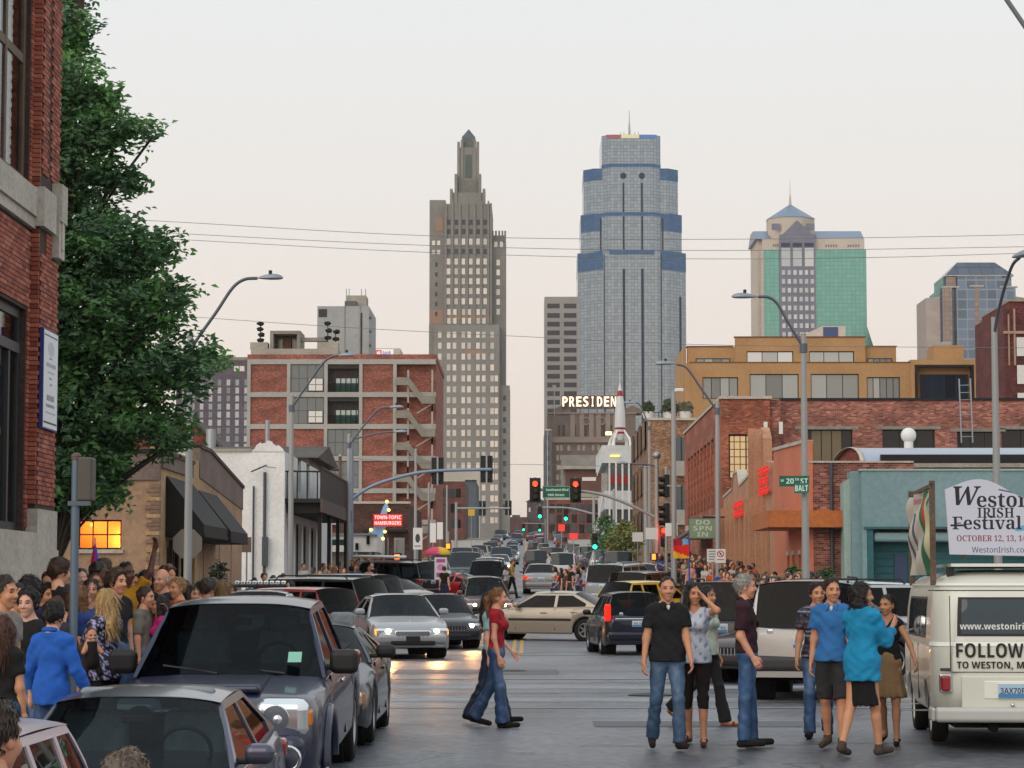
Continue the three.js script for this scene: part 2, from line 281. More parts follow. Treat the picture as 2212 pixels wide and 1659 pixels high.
  for (let r = 0; r * C < 12.2; r++) {
    const y = r * C - 0.25, odd = r & 1;
    if (y < 1.56 || (y > 2.77 && y < 10.6)) {
      if (!(y > 6.36 && y < 7.5)) for (let k = 0; k < 6; k++) { const z = -34.99 + k * 0.21 + (odd ? 0.105 : 0); if (y > 2.77 && k === 3 && y > 7.5) continue; put(X - 0.052, y, z, geoX); }
      else for (let k = 0; k < 4; k++) if (y < 6.66 && k > 1) put(X - 0.052, y, -34.99 + k * 0.21 + 0.105, geoX);
      if (y > 2.77 && !(y > 6.66 && y < 7.3)) put(X - 0.118, y, -33.648, geoZ);
    }
    if (y < 1.56) for (let k = 0; k < 18; k++) put(X - 0.052, y, -33.7 + k * 0.21 + (odd ? 0.105 : 0), geoX);
    else if (y > 2.44 && y < 10.6 && !(y > 6.64 && y < 7.3)) {
      const inWin = (y > 2.4 && y < 5.56) || (y > 7.2);
      if (inWin) { if (odd) put(XR - 0.052, y, -33.63, geoX); else put(XR - 0.052, y, -33.63, geoXh), put(XR - 0.052, y, -33.53, geoXh); }
      else for (let k = 0; k < 17; k++) put(XR - 0.052, y, -33.63 + k * 0.21 + (odd ? 0.105 : 0), geoX);
    }
  }
  list.sort((a, b) => Math.hypot(a[2], (a[1] - 1.67) * 0.2) - Math.hypot(b[2], (b[1] - 1.67) * 0.2));
  const inView = list.filter(b => (b[0] / -b[2]) > -0.2215), rest = list.filter(b => !((b[0] / -b[2]) > -0.2215));
  inView.slice(0, 300).forEach(([x, y, z, g], i) => { const m = part(o, 'brick', g, brickMats[Math.floor(hash(i, 7, 1) * 6)]); m.position.set(x + rr(-0.003, 0.003), y, z); });
  const groups = brickMats.map(() => []);
  inView.slice(300).concat(rest).forEach(([x, y, z, g], i) => groups[Math.floor(hash(i, 9, 2) * 6)].push(g.clone().translate(x + rr(-0.003, 0.003), y, z)));
  groups.forEach((g, i) => part(o, 'bricks', g, brickMats[i], { kind: 'stuff' }));
  // hanging shop board on the pier: unreadable small grey lines in the photograph
  const sg = thing('wall_sign', 'tall white board with a blue edge on the brick pier', 'sign', [X + 0.012, 3.9, -34.75]);
  part(sg, 'board', bx(0, 0.05, 0, 1.42, 0, 1.06), std(0x28307c, 0.5));
  const face = canvasMat(256, 344, (g, w, h) => { g.fillStyle = '#dfe3e6'; g.fillRect(0, 0, w, h); g.fillStyle = '#2a2f3c'; g.fillRect(8, 14, w - 16, 5); g.fillRect(8, h - 22, w - 16, 7); g.fillStyle = '#b9c3cc'; g.beginPath(); g.ellipse(130, 62, 60, 26, 0, 0, 7); g.fill(); const b = (x, y, ww, hh, c) => { g.fillStyle = c; for (let k = 0; k < ww;) { const s = 6 + rnd() * 10; g.fillRect(x + k, y + rnd() * 2, s, hh); k += s + 3; } }; b(96, 92, 60, 6, '#6a7180'); b(44, 112, 170, 14, '#8d94a3'); b(70, 142, 110, 6, '#9aa1ad'); b(104, 162, 44, 8, '#5a6170'); b(112, 184, 34, 8, '#6a7180'); b(62, 226, 128, 20, '#5f6777'); b(50, 258, 150, 11, '#5a6170'); b(44, 286, 166, 6, '#9aa1ad'); });
  part(sg, 'face', card(1.0, 1.38).rotateY(Math.PI / 2).translate(0.053, 0.71, 0.53), face);
  // pedestrian signal on its pole at the kerb, seen from behind
  const d = 21.2, p = thing('signal_pole', 'grey pole with the back of a pedestrian signal beside the crowd', 'signal pole', [ux(160, d), walkY(d), -d]);
  const yt = vy(985, d) - walkY(d), yb = vy(1085, d) - walkY(d);
  part(p, 'pole', cyl(V(0, 0, 0), V(0, yt, 0), 0.037, 0.037, 16), std(0x5d6d7c, 0.5, 0.3)); part(p, 'cap', [sph(0.047, 0, yt, 0, 1, 0.7, 1), cyl(V(0, yt - 0.03, 0), V(0, yt, 0), 0.045)], std(0x5b4a42, 0.6));
  part(p, 'signal_housing', rbx(0.13, yt - yb - 0.02, 0.22, 0.02, 0.085, (yt + yb) / 2, -0.06), std(0x4d4a45, 0.6)); for (const g of [bx(-0.06, 0.13, yb - 0.03, yb + 0.01, -0.045, 0.045), bx(0, 0.08, yt - 0.1, yt - 0.06, -0.03, 0.03)]) part(p, 'bracket', g, std(0x55606a, 0.5, 0.4));
}
// ---------------------------------------------------------------- tan stucco building with black awnings
const XL = -9.5, XRB = 9.5;   // street walls on the left and right
{
  const o = thing('stucco_building', 'tan stucco single storey building with two black awnings', 'building');
  const g0 = gy(62) - 0.1, tan = mottle('#97785f', '#ad8e73', 60, 5), dark = mottle('#6a5c56', '#7f6f68', 61, 5), ston = mottle('#9a7f5c', '#bd9d74', 62, 1.3, 0.9, 0.02), quoin = mottle('#7b6656', '#8f7664', 63, 1.5, 0.9, 0.01);
  const w = [9.5 - 11.58 + 2.5 + 0, 0, 0, 0];
  const Ms = frame(SOUTH, -24, g0, -62), hole = [-11.58 + 24, 2.635 - g0, 1.12, 0.76];
  part(o, 'wall', wallGeo(Ms, 14.5, 4.42 - g0, [hole], 0.3), tan);
  part(o, 'fascia', [bx(-24, XL + 0.001, 4.42, 5.12, -62.3, -61.94), bx(XL - 0.3, XL + 0.06, 4.75, 5.12, -68, -62.3)], dark);
  part(o, 'cornice', [bx(-24, XL + 0.1, 5.12, 5.22, -62.4, -61.88), bx(XL - 0.4, XL + 0.1, 5.12, 5.22, -68, -62.4)], M.darkMetal);
  const Me = frame(EAST, XL, g0, -62.3);
  part(o, 'stone_front', wallGeo(Me, 7.2, 5.3 - g0, [[1.2, 0.2, 2.2, 2.6], [4.6, 0.2, 1.9, 2.6]], 0.3), ston);
  part(o, 'side_wall', wallGeo(Me, 11, 1, [[1, 1.9, 0.22, 1.5], [4.6, 1.6, 0.22, 1.9], [7.6, 1.4, 0.22, 2.1]], 0.3, [[0, 0], [10.6, 0], [10.6, 4.3], [0, 4.9]]).translate(0, 0, -7.2), tan);
  part(o, 'side_fascia', wallGeo(Me, 11, 1, [], 0.34, [[0, 4.9], [10.6, 4.3], [10.6, 5.0], [2.2, 5.75], [0, 5.75]]).translate(0.03, 0, -7.2), dark);
  part(o, 'coping', wallGeo(Me, 11, 1, [], 0.45, [[0, 5.75], [2.2, 5.75], [10.6, 5.0], [10.6, 5.1], [2.2, 5.85], [0, 5.85]]).translate(0.08, 0, -7.2), M.darkMetal);
  part(o, 'back_walls', [bx(-24, -23.7, g0, 5, -80, -62.3), bx(-23.7, XL - 0.31, 4.9, 5.0, -80, -62.35), bx(-23.7, XL - 0.3, g0, 4.9, -80.2, -79.9)], tan);
  // toothed brick quoins on the corner
  for (let k = 0; k < 40; k++) part(o, 'quoin', bx(XL - (k & 1 ? 0.16 : 0.3) - rr(0, 0.08), XL + 0.02, g0 + k * 0.11, g0 + k * 0.11 + 0.1, -62.2, -61.96), k % 4 ? quoin : ston);
  // slit windows
  for (const [a, b, h] of [[1, 1.9, 1.5], [4.6, 1.6, 1.9], [7.6, 1.4, 2.1]]) part(o, 'slit_window', bx(a, a + 0.22, b, b + h, -0.2, -0.15).applyMatrix4(Me).translate(0, 0, -7.2), M.winDark);
  for (const [a, b] of [[1.2, 2.2], [4.6, 1.9]]) windowIn(o, Me, [a, 0.2, b, 2.6], { cols: 2, rows: 1, glass: M.winDark });
  // lit window: orange room behind six panes
  const lw = windowIn(o, Ms, hole, { cols: 3, rows: 2, bar: 0.045, frameMat: std(0x1a1512, 0.6), glass: pane(0xffeed8), rec: 0.08, each: true });
  part(o, 'sill', bx(hole[0] - 0.06, hole[0] + 1.18, hole[1] - 0.1, hole[1], -0.1, 0.07).applyMatrix4(Ms), M.stone);
  const r0 = V(-11.02, 3.0, -62.8); part(o, 'lit_room', [bx(-12, -10, 2.3, 3.9, -63.6, -63.5), bx(-12, -11.95, 2.3, 3.9, -63.5, -62.35), bx(-10.05, -10, 2.3, 3.9, -63.5, -62.35), bx(-12, -10, 2.3, 2.35, -63.5, -62.35), bx(-12, -10, 3.9, 3.95, -63.5, -62.35)], std(0xd0a070, 0.8));
  const lamp = part(o, 'ceiling_lamp', sph(0.08, -10.6, 2.9, -63.2), M.glow(0xffa040, 7)); const pl = new THREE.PointLight(0xffb070, 5); pl.position.set(-10.6, 2.9, -63.2); pl.castShadow = true; scene.add(pl);
  const pl2 = new THREE.PointLight(0xffb070, 3); pl2.position.set(-11.4, 3.3, -63.0); pl2.castShadow = true; part(o, 'ceiling_lamp', sph(0.05, -11.4, 3.3, -63.0), M.glow(0xffa040, 7)); scene.add(pl2);
  // black canvas awnings
  const canvas = std(0x0d0e11, 0.75);
  const awn = (z, len, h, out, y, label) => { const a = thing('awning', label, 'awning', [XL + 0.02, y, z]); const prof = poly([[0, 0], [out, 0], [out, 0.22], [0, h]]); part(a, 'canvas', extrude(prof, len).rotateY(0).translate(0, 0, -len), canvas); part(a, 'valance', bx(0.0, out + 0.02, -0.1, 0.0, -len, 0.01), canvas); part(a, 'brace', [cyl(V(0.02, 0.2, -0.2), V(out - 0.05, 0.02, -0.2), 0.02), cyl(V(0.02, 0.2, -len + 0.2), V(out - 0.05, 0.02, -len + 0.2), 0.02)], M.galvDark); };
  awn(-63.1, 4.9, 1.5, 1.0, 3.08, 'larger black canvas awning on the corner of the tan building'); awn(-69.2, 4.2, 1.4, 0.95, 3.05, 'smaller black canvas awning farther along the tan building');
  part(o, 'door_post', [bx(XL + 0.05, XL + 0.15, g0, 2.9, -63.5, -63.4), bx(XL + 0.05, XL + 0.15, g0, 2.9, -64.6, -64.5), bx(XL + 0.05, XL + 0.15, g0, 2.9, -65.8, -65.7), bx(XL + 0.6, XL + 0.68, g0, 2.9, -63.4, -63.3)], M.black);
}
// ---------------------------------------------------------------- white painted building with balcony
{
  const d = 95, g0 = gy(95) - 0.2, o = thing('white_building', 'white painted two storey building with a dark balcony over the pavement', 'building');
  const wht = mottle('#cfd2d4', '#e4e6e6', 70, 4), top = 7.0;
  part(o, 'wall', [bx(-22, XL - 0.1, g0, top, -95.3, -95), bx(-22, -21.7, g0, top, -118, -95.3), bx(-21.7, XL - 0.4, top - 0.6, top - 0.4, -118, -95.3)], wht);
  const Me = frame(EAST, XL - 0.1, g0, -95.3), holes = [[1, 0.3, 2.6, 3.6], [4.4, 0.3, 2.6, 3.6], [7.8, 0.3, 2.6, 3.6], [11.4, 0.3, 2.6, 3.6], [1.4, 5.2, 1.6, 1.4], [5, 5.2, 1.6, 1.4], [9, 5.2, 1.6, 1.4]];
  part(o, 'street_front', wallGeo(Me, 23, top - g0, holes, 0.3), wht);
  for (const h of holes) windowIn(o, Me, h, { cols: 3, rows: 1, glass: M.winDark, bar: 0.08 });
  const sc = []; for (let i = 0; i <= 24; i++) { const t = i / 24; sc.push([t * 1.3, 0.36 * Math.sin(Math.PI * t) + (Math.floor(t * 6) % 2 ? 0.08 : 0)]); }
  part(o, 'scrolled_parapet', extrude(poly([[0, -0.02], ...sc, [1.3, -0.02]]), 0.3).translate(-10.95, top, -95.3), wht);
  part(o, 'coping', [bx(-22, -10.95, top, top + 0.12, -95.4, -94.93)], M.concrete);
  // balcony: slab, dark planked front, posts, canopy underside
  const bl = part(o, 'balcony', [bx(XL - 0.1, -8.2, 5.0, 5.16, -111, -95.2), bx(XL - 0.05, -8.25, 4.6, 5.0, -111, -95.6)], std(0x1f1d1e, 0.8));
  const dk = std(0x26282a, 0.7);
  for (let k = 0; k < 44; k++) part(bl, 'plank', bx(-8.22, -8.17, 5.17, 6.35, -95.25 - k * 0.36 - 0.34, -95.25 - k * 0.36), dk);
  part(bl, 'fascia', bx(-8.2, -8.12, 4.62, 5.16, -111, -95.2), mottle('#4b423d', '#5d534d', 71, 2));
  part(bl, 'rail', [bx(XL - 0.1, -8.2, 6.2, 6.26, -95.26, -95.2), ...[0, 1, 2, 3].map(k => bx(XL - 0.05 + k * 0.4, XL + k * 0.4, 5.16, 6.2, -95.26, -95.21)), bx(-8.22, -8.14, 6.35, 6.42, -111, -95.2)], M.darkMetal);
  for (let k = 0; k < 4; k++) part(o, 'porch_post', bx(-8.4, -8.25, g0, 4.6, -96.5 - k * 4.6, -96.3 - k * 4.6), M.darkMetal);
  part(o, 'conduit', [cyl(V(ux(572, d), g0, -94.9), V(ux(572, d), vy(1020, d), -94.9), 0.06), cyl(V(ux(548, d), g0 + 0.6, -94.9), V(ux(548, d), vy(1050, d), -94.9), 0.04), bx(ux(568, d), ux(580, d), vy(1222, d), vy(1160, d), -94.98, -94.7), cyl(V(ux(545, d), vy(1020, d), -94.5), V(ux(575, d), vy(1005, d), -94.9), 0.03)], M.galvDark);
  // house with a dark pitched roof behind
  const h = thing('gabled_house', 'dark grey pitched roof house behind the white building', 'house'); const gx0 = ux(418, 120), gx1 = ux(662, 120), y0 = gy(120) - 0.4, yb = vy(985, 120), yt = vy(950, 120);
  part(h, 'wall', bx(gx0, gx1, y0, yb, -134, -121), mottle('#6f6259', '#877a70', 72, 4)); part(h, 'roof', extrude(poly([[-120.5, yb - 0.05], [-134.5, yb - 0.05], [-127.5, yt + 0.1]]), gx1 - gx0 + 1).rotateY(-Math.PI / 2).scale(1, 1, 1).translate(0, 0, 0).applyMatrix4(new THREE.Matrix4().makeTranslation(gx1 + 0.5, 0, 0)), M.roofing); for (const g of [cyl(V(gx0 + 3, yb, -126), V(gx0 + 3, yt + 1.4, -126), 0.12), cyl(V(gx0 + 0.7, yb - 0.4, -121), V(gx0 + 0.7, yt + 0.6, -121), 0.25)]) part(h, 'vent_pipe', g, M.galv);
  const rb = thing('red_gable_shed', 'red brick gable end showing between the tree and the white building', 'building'); { const dd = 160, a = ux(392, dd), b = ux(490, dd), y0 = gy(dd) - 0.3, yb2 = vy(985, dd), pk = vy(905, dd); part(rb, 'wall', extrude(poly([[a - 6, y0], [b, y0], [b, yb2], [a + 0.4, pk], [a - 6, yb2]]), 8).translate(0, 0, -dd - 8), brickMat(['#7c2f2a', '#8a3a33'], '#5c3d38', 73)); part(rb, 'roof', [extrude(poly([[a + 0.4, pk], [b + 0.3, yb2 - 0.1], [b + 0.3, yb2 + 0.15], [a + 0.4, pk + 0.25]]), 8.4).translate(0, 0, -dd - 8.2)], M.roofing); }
}
// ---------------------------------------------------------------- five storey concrete frame building with brick infill
{
  const d = 282, k = F / d, o = thing('concrete_frame_building', 'five storey concrete frame building with brick infill panels and outside stairs', 'building');
  const g0 = gy(d) - 0.5, X = u => ux(u, d), Y = v => vy(v, d), br = brickMat(['#85483c', '#925244', '#7a4036', '#9c5e4e'], '#80685e', 80, 0.2), conc = mottle('#969591', '#abaaa5', 81, 6), gl = std(0x6f7679, 0.14, 0.6);
  const cols = [537, 623, 703.5, 779, 852.6].map(X), bands = [781, 852, 921, 990, 1060, 1128].map(Y), z = -d, cw = 0.2, bh = 0.29;
  const xe = X(941);
  part(o, 'core', bx(cols[0], xe, g0, Y(768), z - 26, z - 1.2), br);
  part(o, 'parapet', [bx(cols[0] - 0.2, xe + 0.1, Y(777), Y(765), z - 26, z - 0.1)], br);
  cols.forEach((x, i) => part(o, 'column', bx(x - cw, x + cw, g0, Y(776), z - 1.1, z), conc));
  bands.forEach((y, i) => part(o, 'floor_band', bx(cols[0] + cw, xe, y - bh, y + bh, z - 1.1, z - 0.02), conc));
  for (let f = 0; f < 6; f++) {
    const y1 = bands[f] - bh, y0 = f < 5 ? bands[f + 1] + bh : g0;
    for (let c = 0; c < 4; c++) {
      const x0 = cols[c] + cw, x1 = cols[c + 1] - cw, w = x1 - x0, h = y1 - y0;
      if ((c === 1 && f < 2) || (c === 2 && f >= 2 && f < 5)) {
        windowIn(o, frame(SOUTH, 0, 0, z), [x0, y0, w, h], { cols: 4, rows: 2, bar: 0.09, frameMat: M.galvDark, glass: gl, rec: 0.25 });
        if (c === 1) windowIn(o, frame(SOUTH, 0, 0, z + 0.2), [x1 - 1.9, y0 + 0.1, 1.8, h * 0.48], { cols: 2, rows: 2, bar: 0.09, frameMat: M.galvDark, glass: M.glassPale, rec: 0.25 });
      } else if (c === 2 && f < 2) {
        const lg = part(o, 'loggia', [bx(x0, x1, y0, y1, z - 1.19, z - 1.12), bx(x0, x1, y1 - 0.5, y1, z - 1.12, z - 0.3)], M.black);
        part(lg, 'pane', bx(x0 + 0.9, x1 - 0.2, y0 + 0.1, y0 + 1.7, z - 1.1, z - 1.05), std(0x9fb0b2, 0.12, 0.8)); for (let q = 0; q < 6; q++) part(lg, 'baluster', bx(x0 + q * w / 6 + 0.2, x0 + q * w / 6 + 0.27, y0, y0 + 2.6, z - 0.5, z - 0.42), M.darkMetal); part(lg, 'rail_glass', bx(x0, x1, y0, y0 + 1.1, z - 0.4, z - 0.37), pane(0xa8c0bd));
      } else if (!(c === 2 && f >= 5)) part(o, 'brick_panel', bx(x0, x1, y0, y1, z - 1.15, z - 0.22), br);
    }
    // stair flights down the right-hand bay
    const sx0 = X(854), sx1 = X(941), ym = bands[f] - 1.9, fl = extrude(poly([[sx0, ym], [sx0 + 1.6, ym], [sx1 - 1.5, ym - 2.2], [sx1, ym - 2.2], [sx1, ym - 3.1], [sx1 - 1.6, ym - 3.1], [sx0 + 1.5, ym - 0.9], [sx0, ym - 0.9]]), 0.25);
    if (f < 5) { part(o, 'stair_flight', fl.translate(0, 0, z + 0.35), M.darkConc); part(o, 'stair_brace', [cyl(V(sx1 - 0.4, ym - 3.1, z + 0.2), V(sx1 - 2.2, ym - 4.2, z - 0.2), 0.09), bx(sx0 + 1.4, sx0 + 1.6, ym - 3.6, ym + 0.9, z - 0.1, z + 0.1), bx(sx1 - 0.5, sx1 - 0.3, ym - 4, ym + 0.9, z - 0.1, z + 0.1)], conc); }
  }
  // rooftop: parapet planters, glass penthouse, bridge beam, clipped topiary
  const yr = Y(768); part(o, 'roof_deck', bx(X(540), X(728), yr, Y(752), z - 10, z - 0.5), M.concrete); for (const g of [bx(X(537), X(575), Y(752), Y(737), z - 3, z - 1), bx(X(684), X(728), Y(752), Y(737), z - 3, z - 1)]) part(o, 'planter', g, M.concrete);
  const px = [X(579), X(645)], ph = part(o, 'penthouse', [bx(px[0], px[1], Y(718), Y(711), z - 7, z - 1.5), bx(px[0], px[0] + 0.4, Y(752), Y(718), z - 7, z - 1.5), bx(px[1] - 0.4, px[1], Y(752), Y(718), z - 7, z - 1.5), bx(X(645), X(702), Y(733), Y(725), z - 3, z - 2)], M.darkConc); part(ph, 'glazing', bx(px[0] + 0.4, px[1] - 0.4, Y(752), Y(718), z - 5, z - 4.9), std(0x7d7f7c, 0.15, 0.5)); part(ph, 'core', bx(X(602), X(620), Y(750), Y(722), z - 4.8, z - 4), std(0x7e5a4c, 0.7));
  const topi = (u, v0, v1, label) => { const t = thing('topiary', label, 'topiary', [X(u), Y(v1), z - 2]); const H = Y(v0) - Y(v1), leaf = std(0x11160f, 0.9), n = Math.round(H / 0.75); part(t, 'stem', cyl(V(0, 0, 0), V(0, H - 0.3, 0), 0.06), M.black); for (let i = 0; i < n; i++) { const g = new THREE.IcosahedronGeometry(0.42, 2), p = g.attributes.position; for (let q = 0; q < p.count; q++) { const s = 1 + 0.35 * (hash(Math.round(p.getX(q) * 40), Math.round(p.getZ(q) * 40 + p.getY(q) * 17), i) - 0.5); p.setXYZ(q, p.getX(q) * s, p.getY(q) * s * 0.62, p.getZ(q) * s); } g.computeVertexNormals(); part(t, 'leaf_ball', g.translate((hash(i, 2, 3) - 0.5) * 0.3, H * (i + 0.6) / n, 0), leaf); } };
  topi(557, 690, 738, 'tiered clipped topiary at the left end of the roof terrace'); topi(704, 688, 735, 'tallest tiered topiary on the roof terrace'); topi(721, 706, 738, 'shorter tiered topiary at the right end of the roof terrace');
}
// ---------------------------------------------------------------- blocks behind on the left
function block(name, label, [u0, u1], v0, d, depth, mat, fn) {
  const o = thing(name, label, 'building'), x0 = ux(u0, d), x1 = ux(u1, d), y0 = gy(d) - 1, y1 = vy(v0, d);
  part(o, 'wall', bx(x0, x1, y0, y1, -d - depth, -d), mat); if (fn) fn(o, x0, x1, y0, y1, -d); return o;
}
const winRow = (o, xs, ys, w, h, z, mat, name = 'window') => { const g = bx(-w / 2, w / 2, -h / 2, h / 2, -0.05, 0.06); for (const x of xs) for (const y of ys) { const m = part(o, name, g, Array.isArray(mat) ? pick(mat) : mat); m.position.set(x, y, z); } };
const span = (a, b, n) => Array.from({ length: n }, (_, i) => lerp(a, b, n > 1 ? i / (n - 1) : 0.5));
block('grey_hotel', 'grey violet hotel block with a grid of small windows behind the tree', [380, 540], 778, 600, 40, mottle('#544f58', '#625c66', 90, 20), (o, x0, x1, y0, y1, z) => {
  const pal = [std(0xa9b0b8, 0.2, 0.6), std(0x8d98a2, 0.2, 0.6), std(0x77828c, 0.2, 0.6)]; winRow(o, span(x0 + 2, x1 - 1, 8), span(vy(1000, 600), vy(826, 600), 11), 0.9, 1.5, z, pal); winRow(o, [ux(510, 600), ux(522, 600)], [vy(796, 600)], 1.2, 1.3, z, M.glassPale); part(o, 'parapet', bx(x0 - 0.1, x1 + 0.1, y1, y1 + 0.8, z - 1, z + 0.1), M.darkConc);
});
block('white_tower', 'pale grey slab tower with rooftop plant behind the brick panel building', [684, 796], 661, 650, 30, mottle('#8e9295', '#a4a8aa', 91, 20), (o, x0, x1, y0, y1, z) => {
  const X = u => ux(u, 650), Y = v => vy(v, 650); part(o, 'plant_room', bx(X(745), X(787), y1, Y(633), z - 14, z - 5), M.concrete); part(o, 'plant_screen', bx(X(742), X(768), y1, Y(648), z - 5, z - 2), std(0x4b5257, 0.6)); part(o, 'antenna', [742, 748, 775, 784].map(u => cyl(V(X(u), y1, z - 8), V(X(u), Y(616), z - 8), 0.12)), M.galv);
  winRow(o, span(X(690), X(702), 3), [Y(676)], 0.8, 2.2, z, M.winDark); winRow(o, [X(779)], span(Y(760), Y(680), 12), 0.7, 1.2, z, M.winDark, 'slit_window'); part(o, 'groove', [bx(X(743), X(745), y0, y1, z, z + 0.15), bx(X(776), X(778), y0, y1, z, z + 0.15)], M.darkConc); part(o, 'balcony', [680, 710, 740].map(v => bx(X(796), X(799), Y(v + 4), Y(v), z - 6, z)), M.darkConc);
});
block('bank_block', 'low white block with a lit red and blue bank sign on its roof line', [803, 864], 752, 720, 20, mottle('#b5b0aa', '#c9c4bd', 92, 20), (o, x0, x1, y0, y1, z) => { const m = canvasMat(256, 64, (g, w, h) => { g.fillStyle = '#e6e0da'; g.fillRect(0, 0, w, h); g.fillStyle = '#c4392f'; g.fillRect(6, 8, 82, 48); g.fillStyle = '#3a41c8'; g.font = 'bold 50px sans-serif'; g.fillText('bank', 100, 50); g.fillStyle = '#fff'; g.fillText('us', 18, 48); }, { emit: 0.35 }); part(o, 'lit_sign', card(x1 - x0 - 3, 2, (x0 + x1) / 2 - 0.5, y1 - 1.3, z + 0.1), m); });
// ---------------------------------------------------------------- right side: turquoise garage
{
  const d = 81.4, g0 = gy(d) - 0.2, o = thing('turquoise_garage', 'turquoise painted garage with a roller door recess behind the festival van', 'building');
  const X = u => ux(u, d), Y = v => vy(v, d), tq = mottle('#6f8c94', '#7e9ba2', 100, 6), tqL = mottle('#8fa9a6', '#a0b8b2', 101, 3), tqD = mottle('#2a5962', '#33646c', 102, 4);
  const Ms = frame(SOUTH, X(1862), g0, -d), top = Y(1017) - g0, hole = [X(1872) - X(1862), 0, 5.6, Y(1143) - g0];
  part(o, 'wall', wallGeo(Ms, 22, top, [hole], 0.3), tq);
  part(o, 'corner_wall', [bx(X(1828), X(1862), g0, Y(1040), -d - 0.9, -d - 0.6), bx(X(1828), X(1828) + 0.3, g0, Y(1040), -d - 1.55, -d - 0.9)], tqL);
  part(o, 'corner_cap', extrude(poly([[X(1828), Y(1040)], [X(1862), Y(1040)], [X(1862), Y(1022)]]), 0.3).translate(0, 0, -d - 0.9), tqL);
  part(o, 'return_wall', bx(X(1862) - 0.3, X(1862), g0, top + g0, -d - 1.55, -d - 0.3), tq);
  part(o, 'coping', bx(X(1862) - 0.06, X(1862) + 22, top + g0, top + g0 + 0.06, -d - 0.4, -d + 0.05), tqL);
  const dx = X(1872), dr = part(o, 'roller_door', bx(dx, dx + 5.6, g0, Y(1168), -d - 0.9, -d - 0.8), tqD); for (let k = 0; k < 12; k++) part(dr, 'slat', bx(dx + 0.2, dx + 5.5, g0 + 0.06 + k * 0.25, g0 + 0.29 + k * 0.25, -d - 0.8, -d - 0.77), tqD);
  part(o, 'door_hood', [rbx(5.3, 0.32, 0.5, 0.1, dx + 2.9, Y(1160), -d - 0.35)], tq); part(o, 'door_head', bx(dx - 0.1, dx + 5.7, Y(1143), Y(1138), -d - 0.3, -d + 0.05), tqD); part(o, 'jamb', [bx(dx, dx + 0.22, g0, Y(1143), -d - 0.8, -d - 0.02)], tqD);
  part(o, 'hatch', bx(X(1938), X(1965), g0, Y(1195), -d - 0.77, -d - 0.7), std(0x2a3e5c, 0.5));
  part(o, 'roof', [bx(X(1862), X(1862) + 22, top + g0 - 0.4, top + g0 - 0.3, -d - 1.5, -d - 0.3), bx(X(1862) + 21.7, X(1862) + 22, g0, top + g0, -d - 1.5, -d - 0.3)], M.roofing);
}
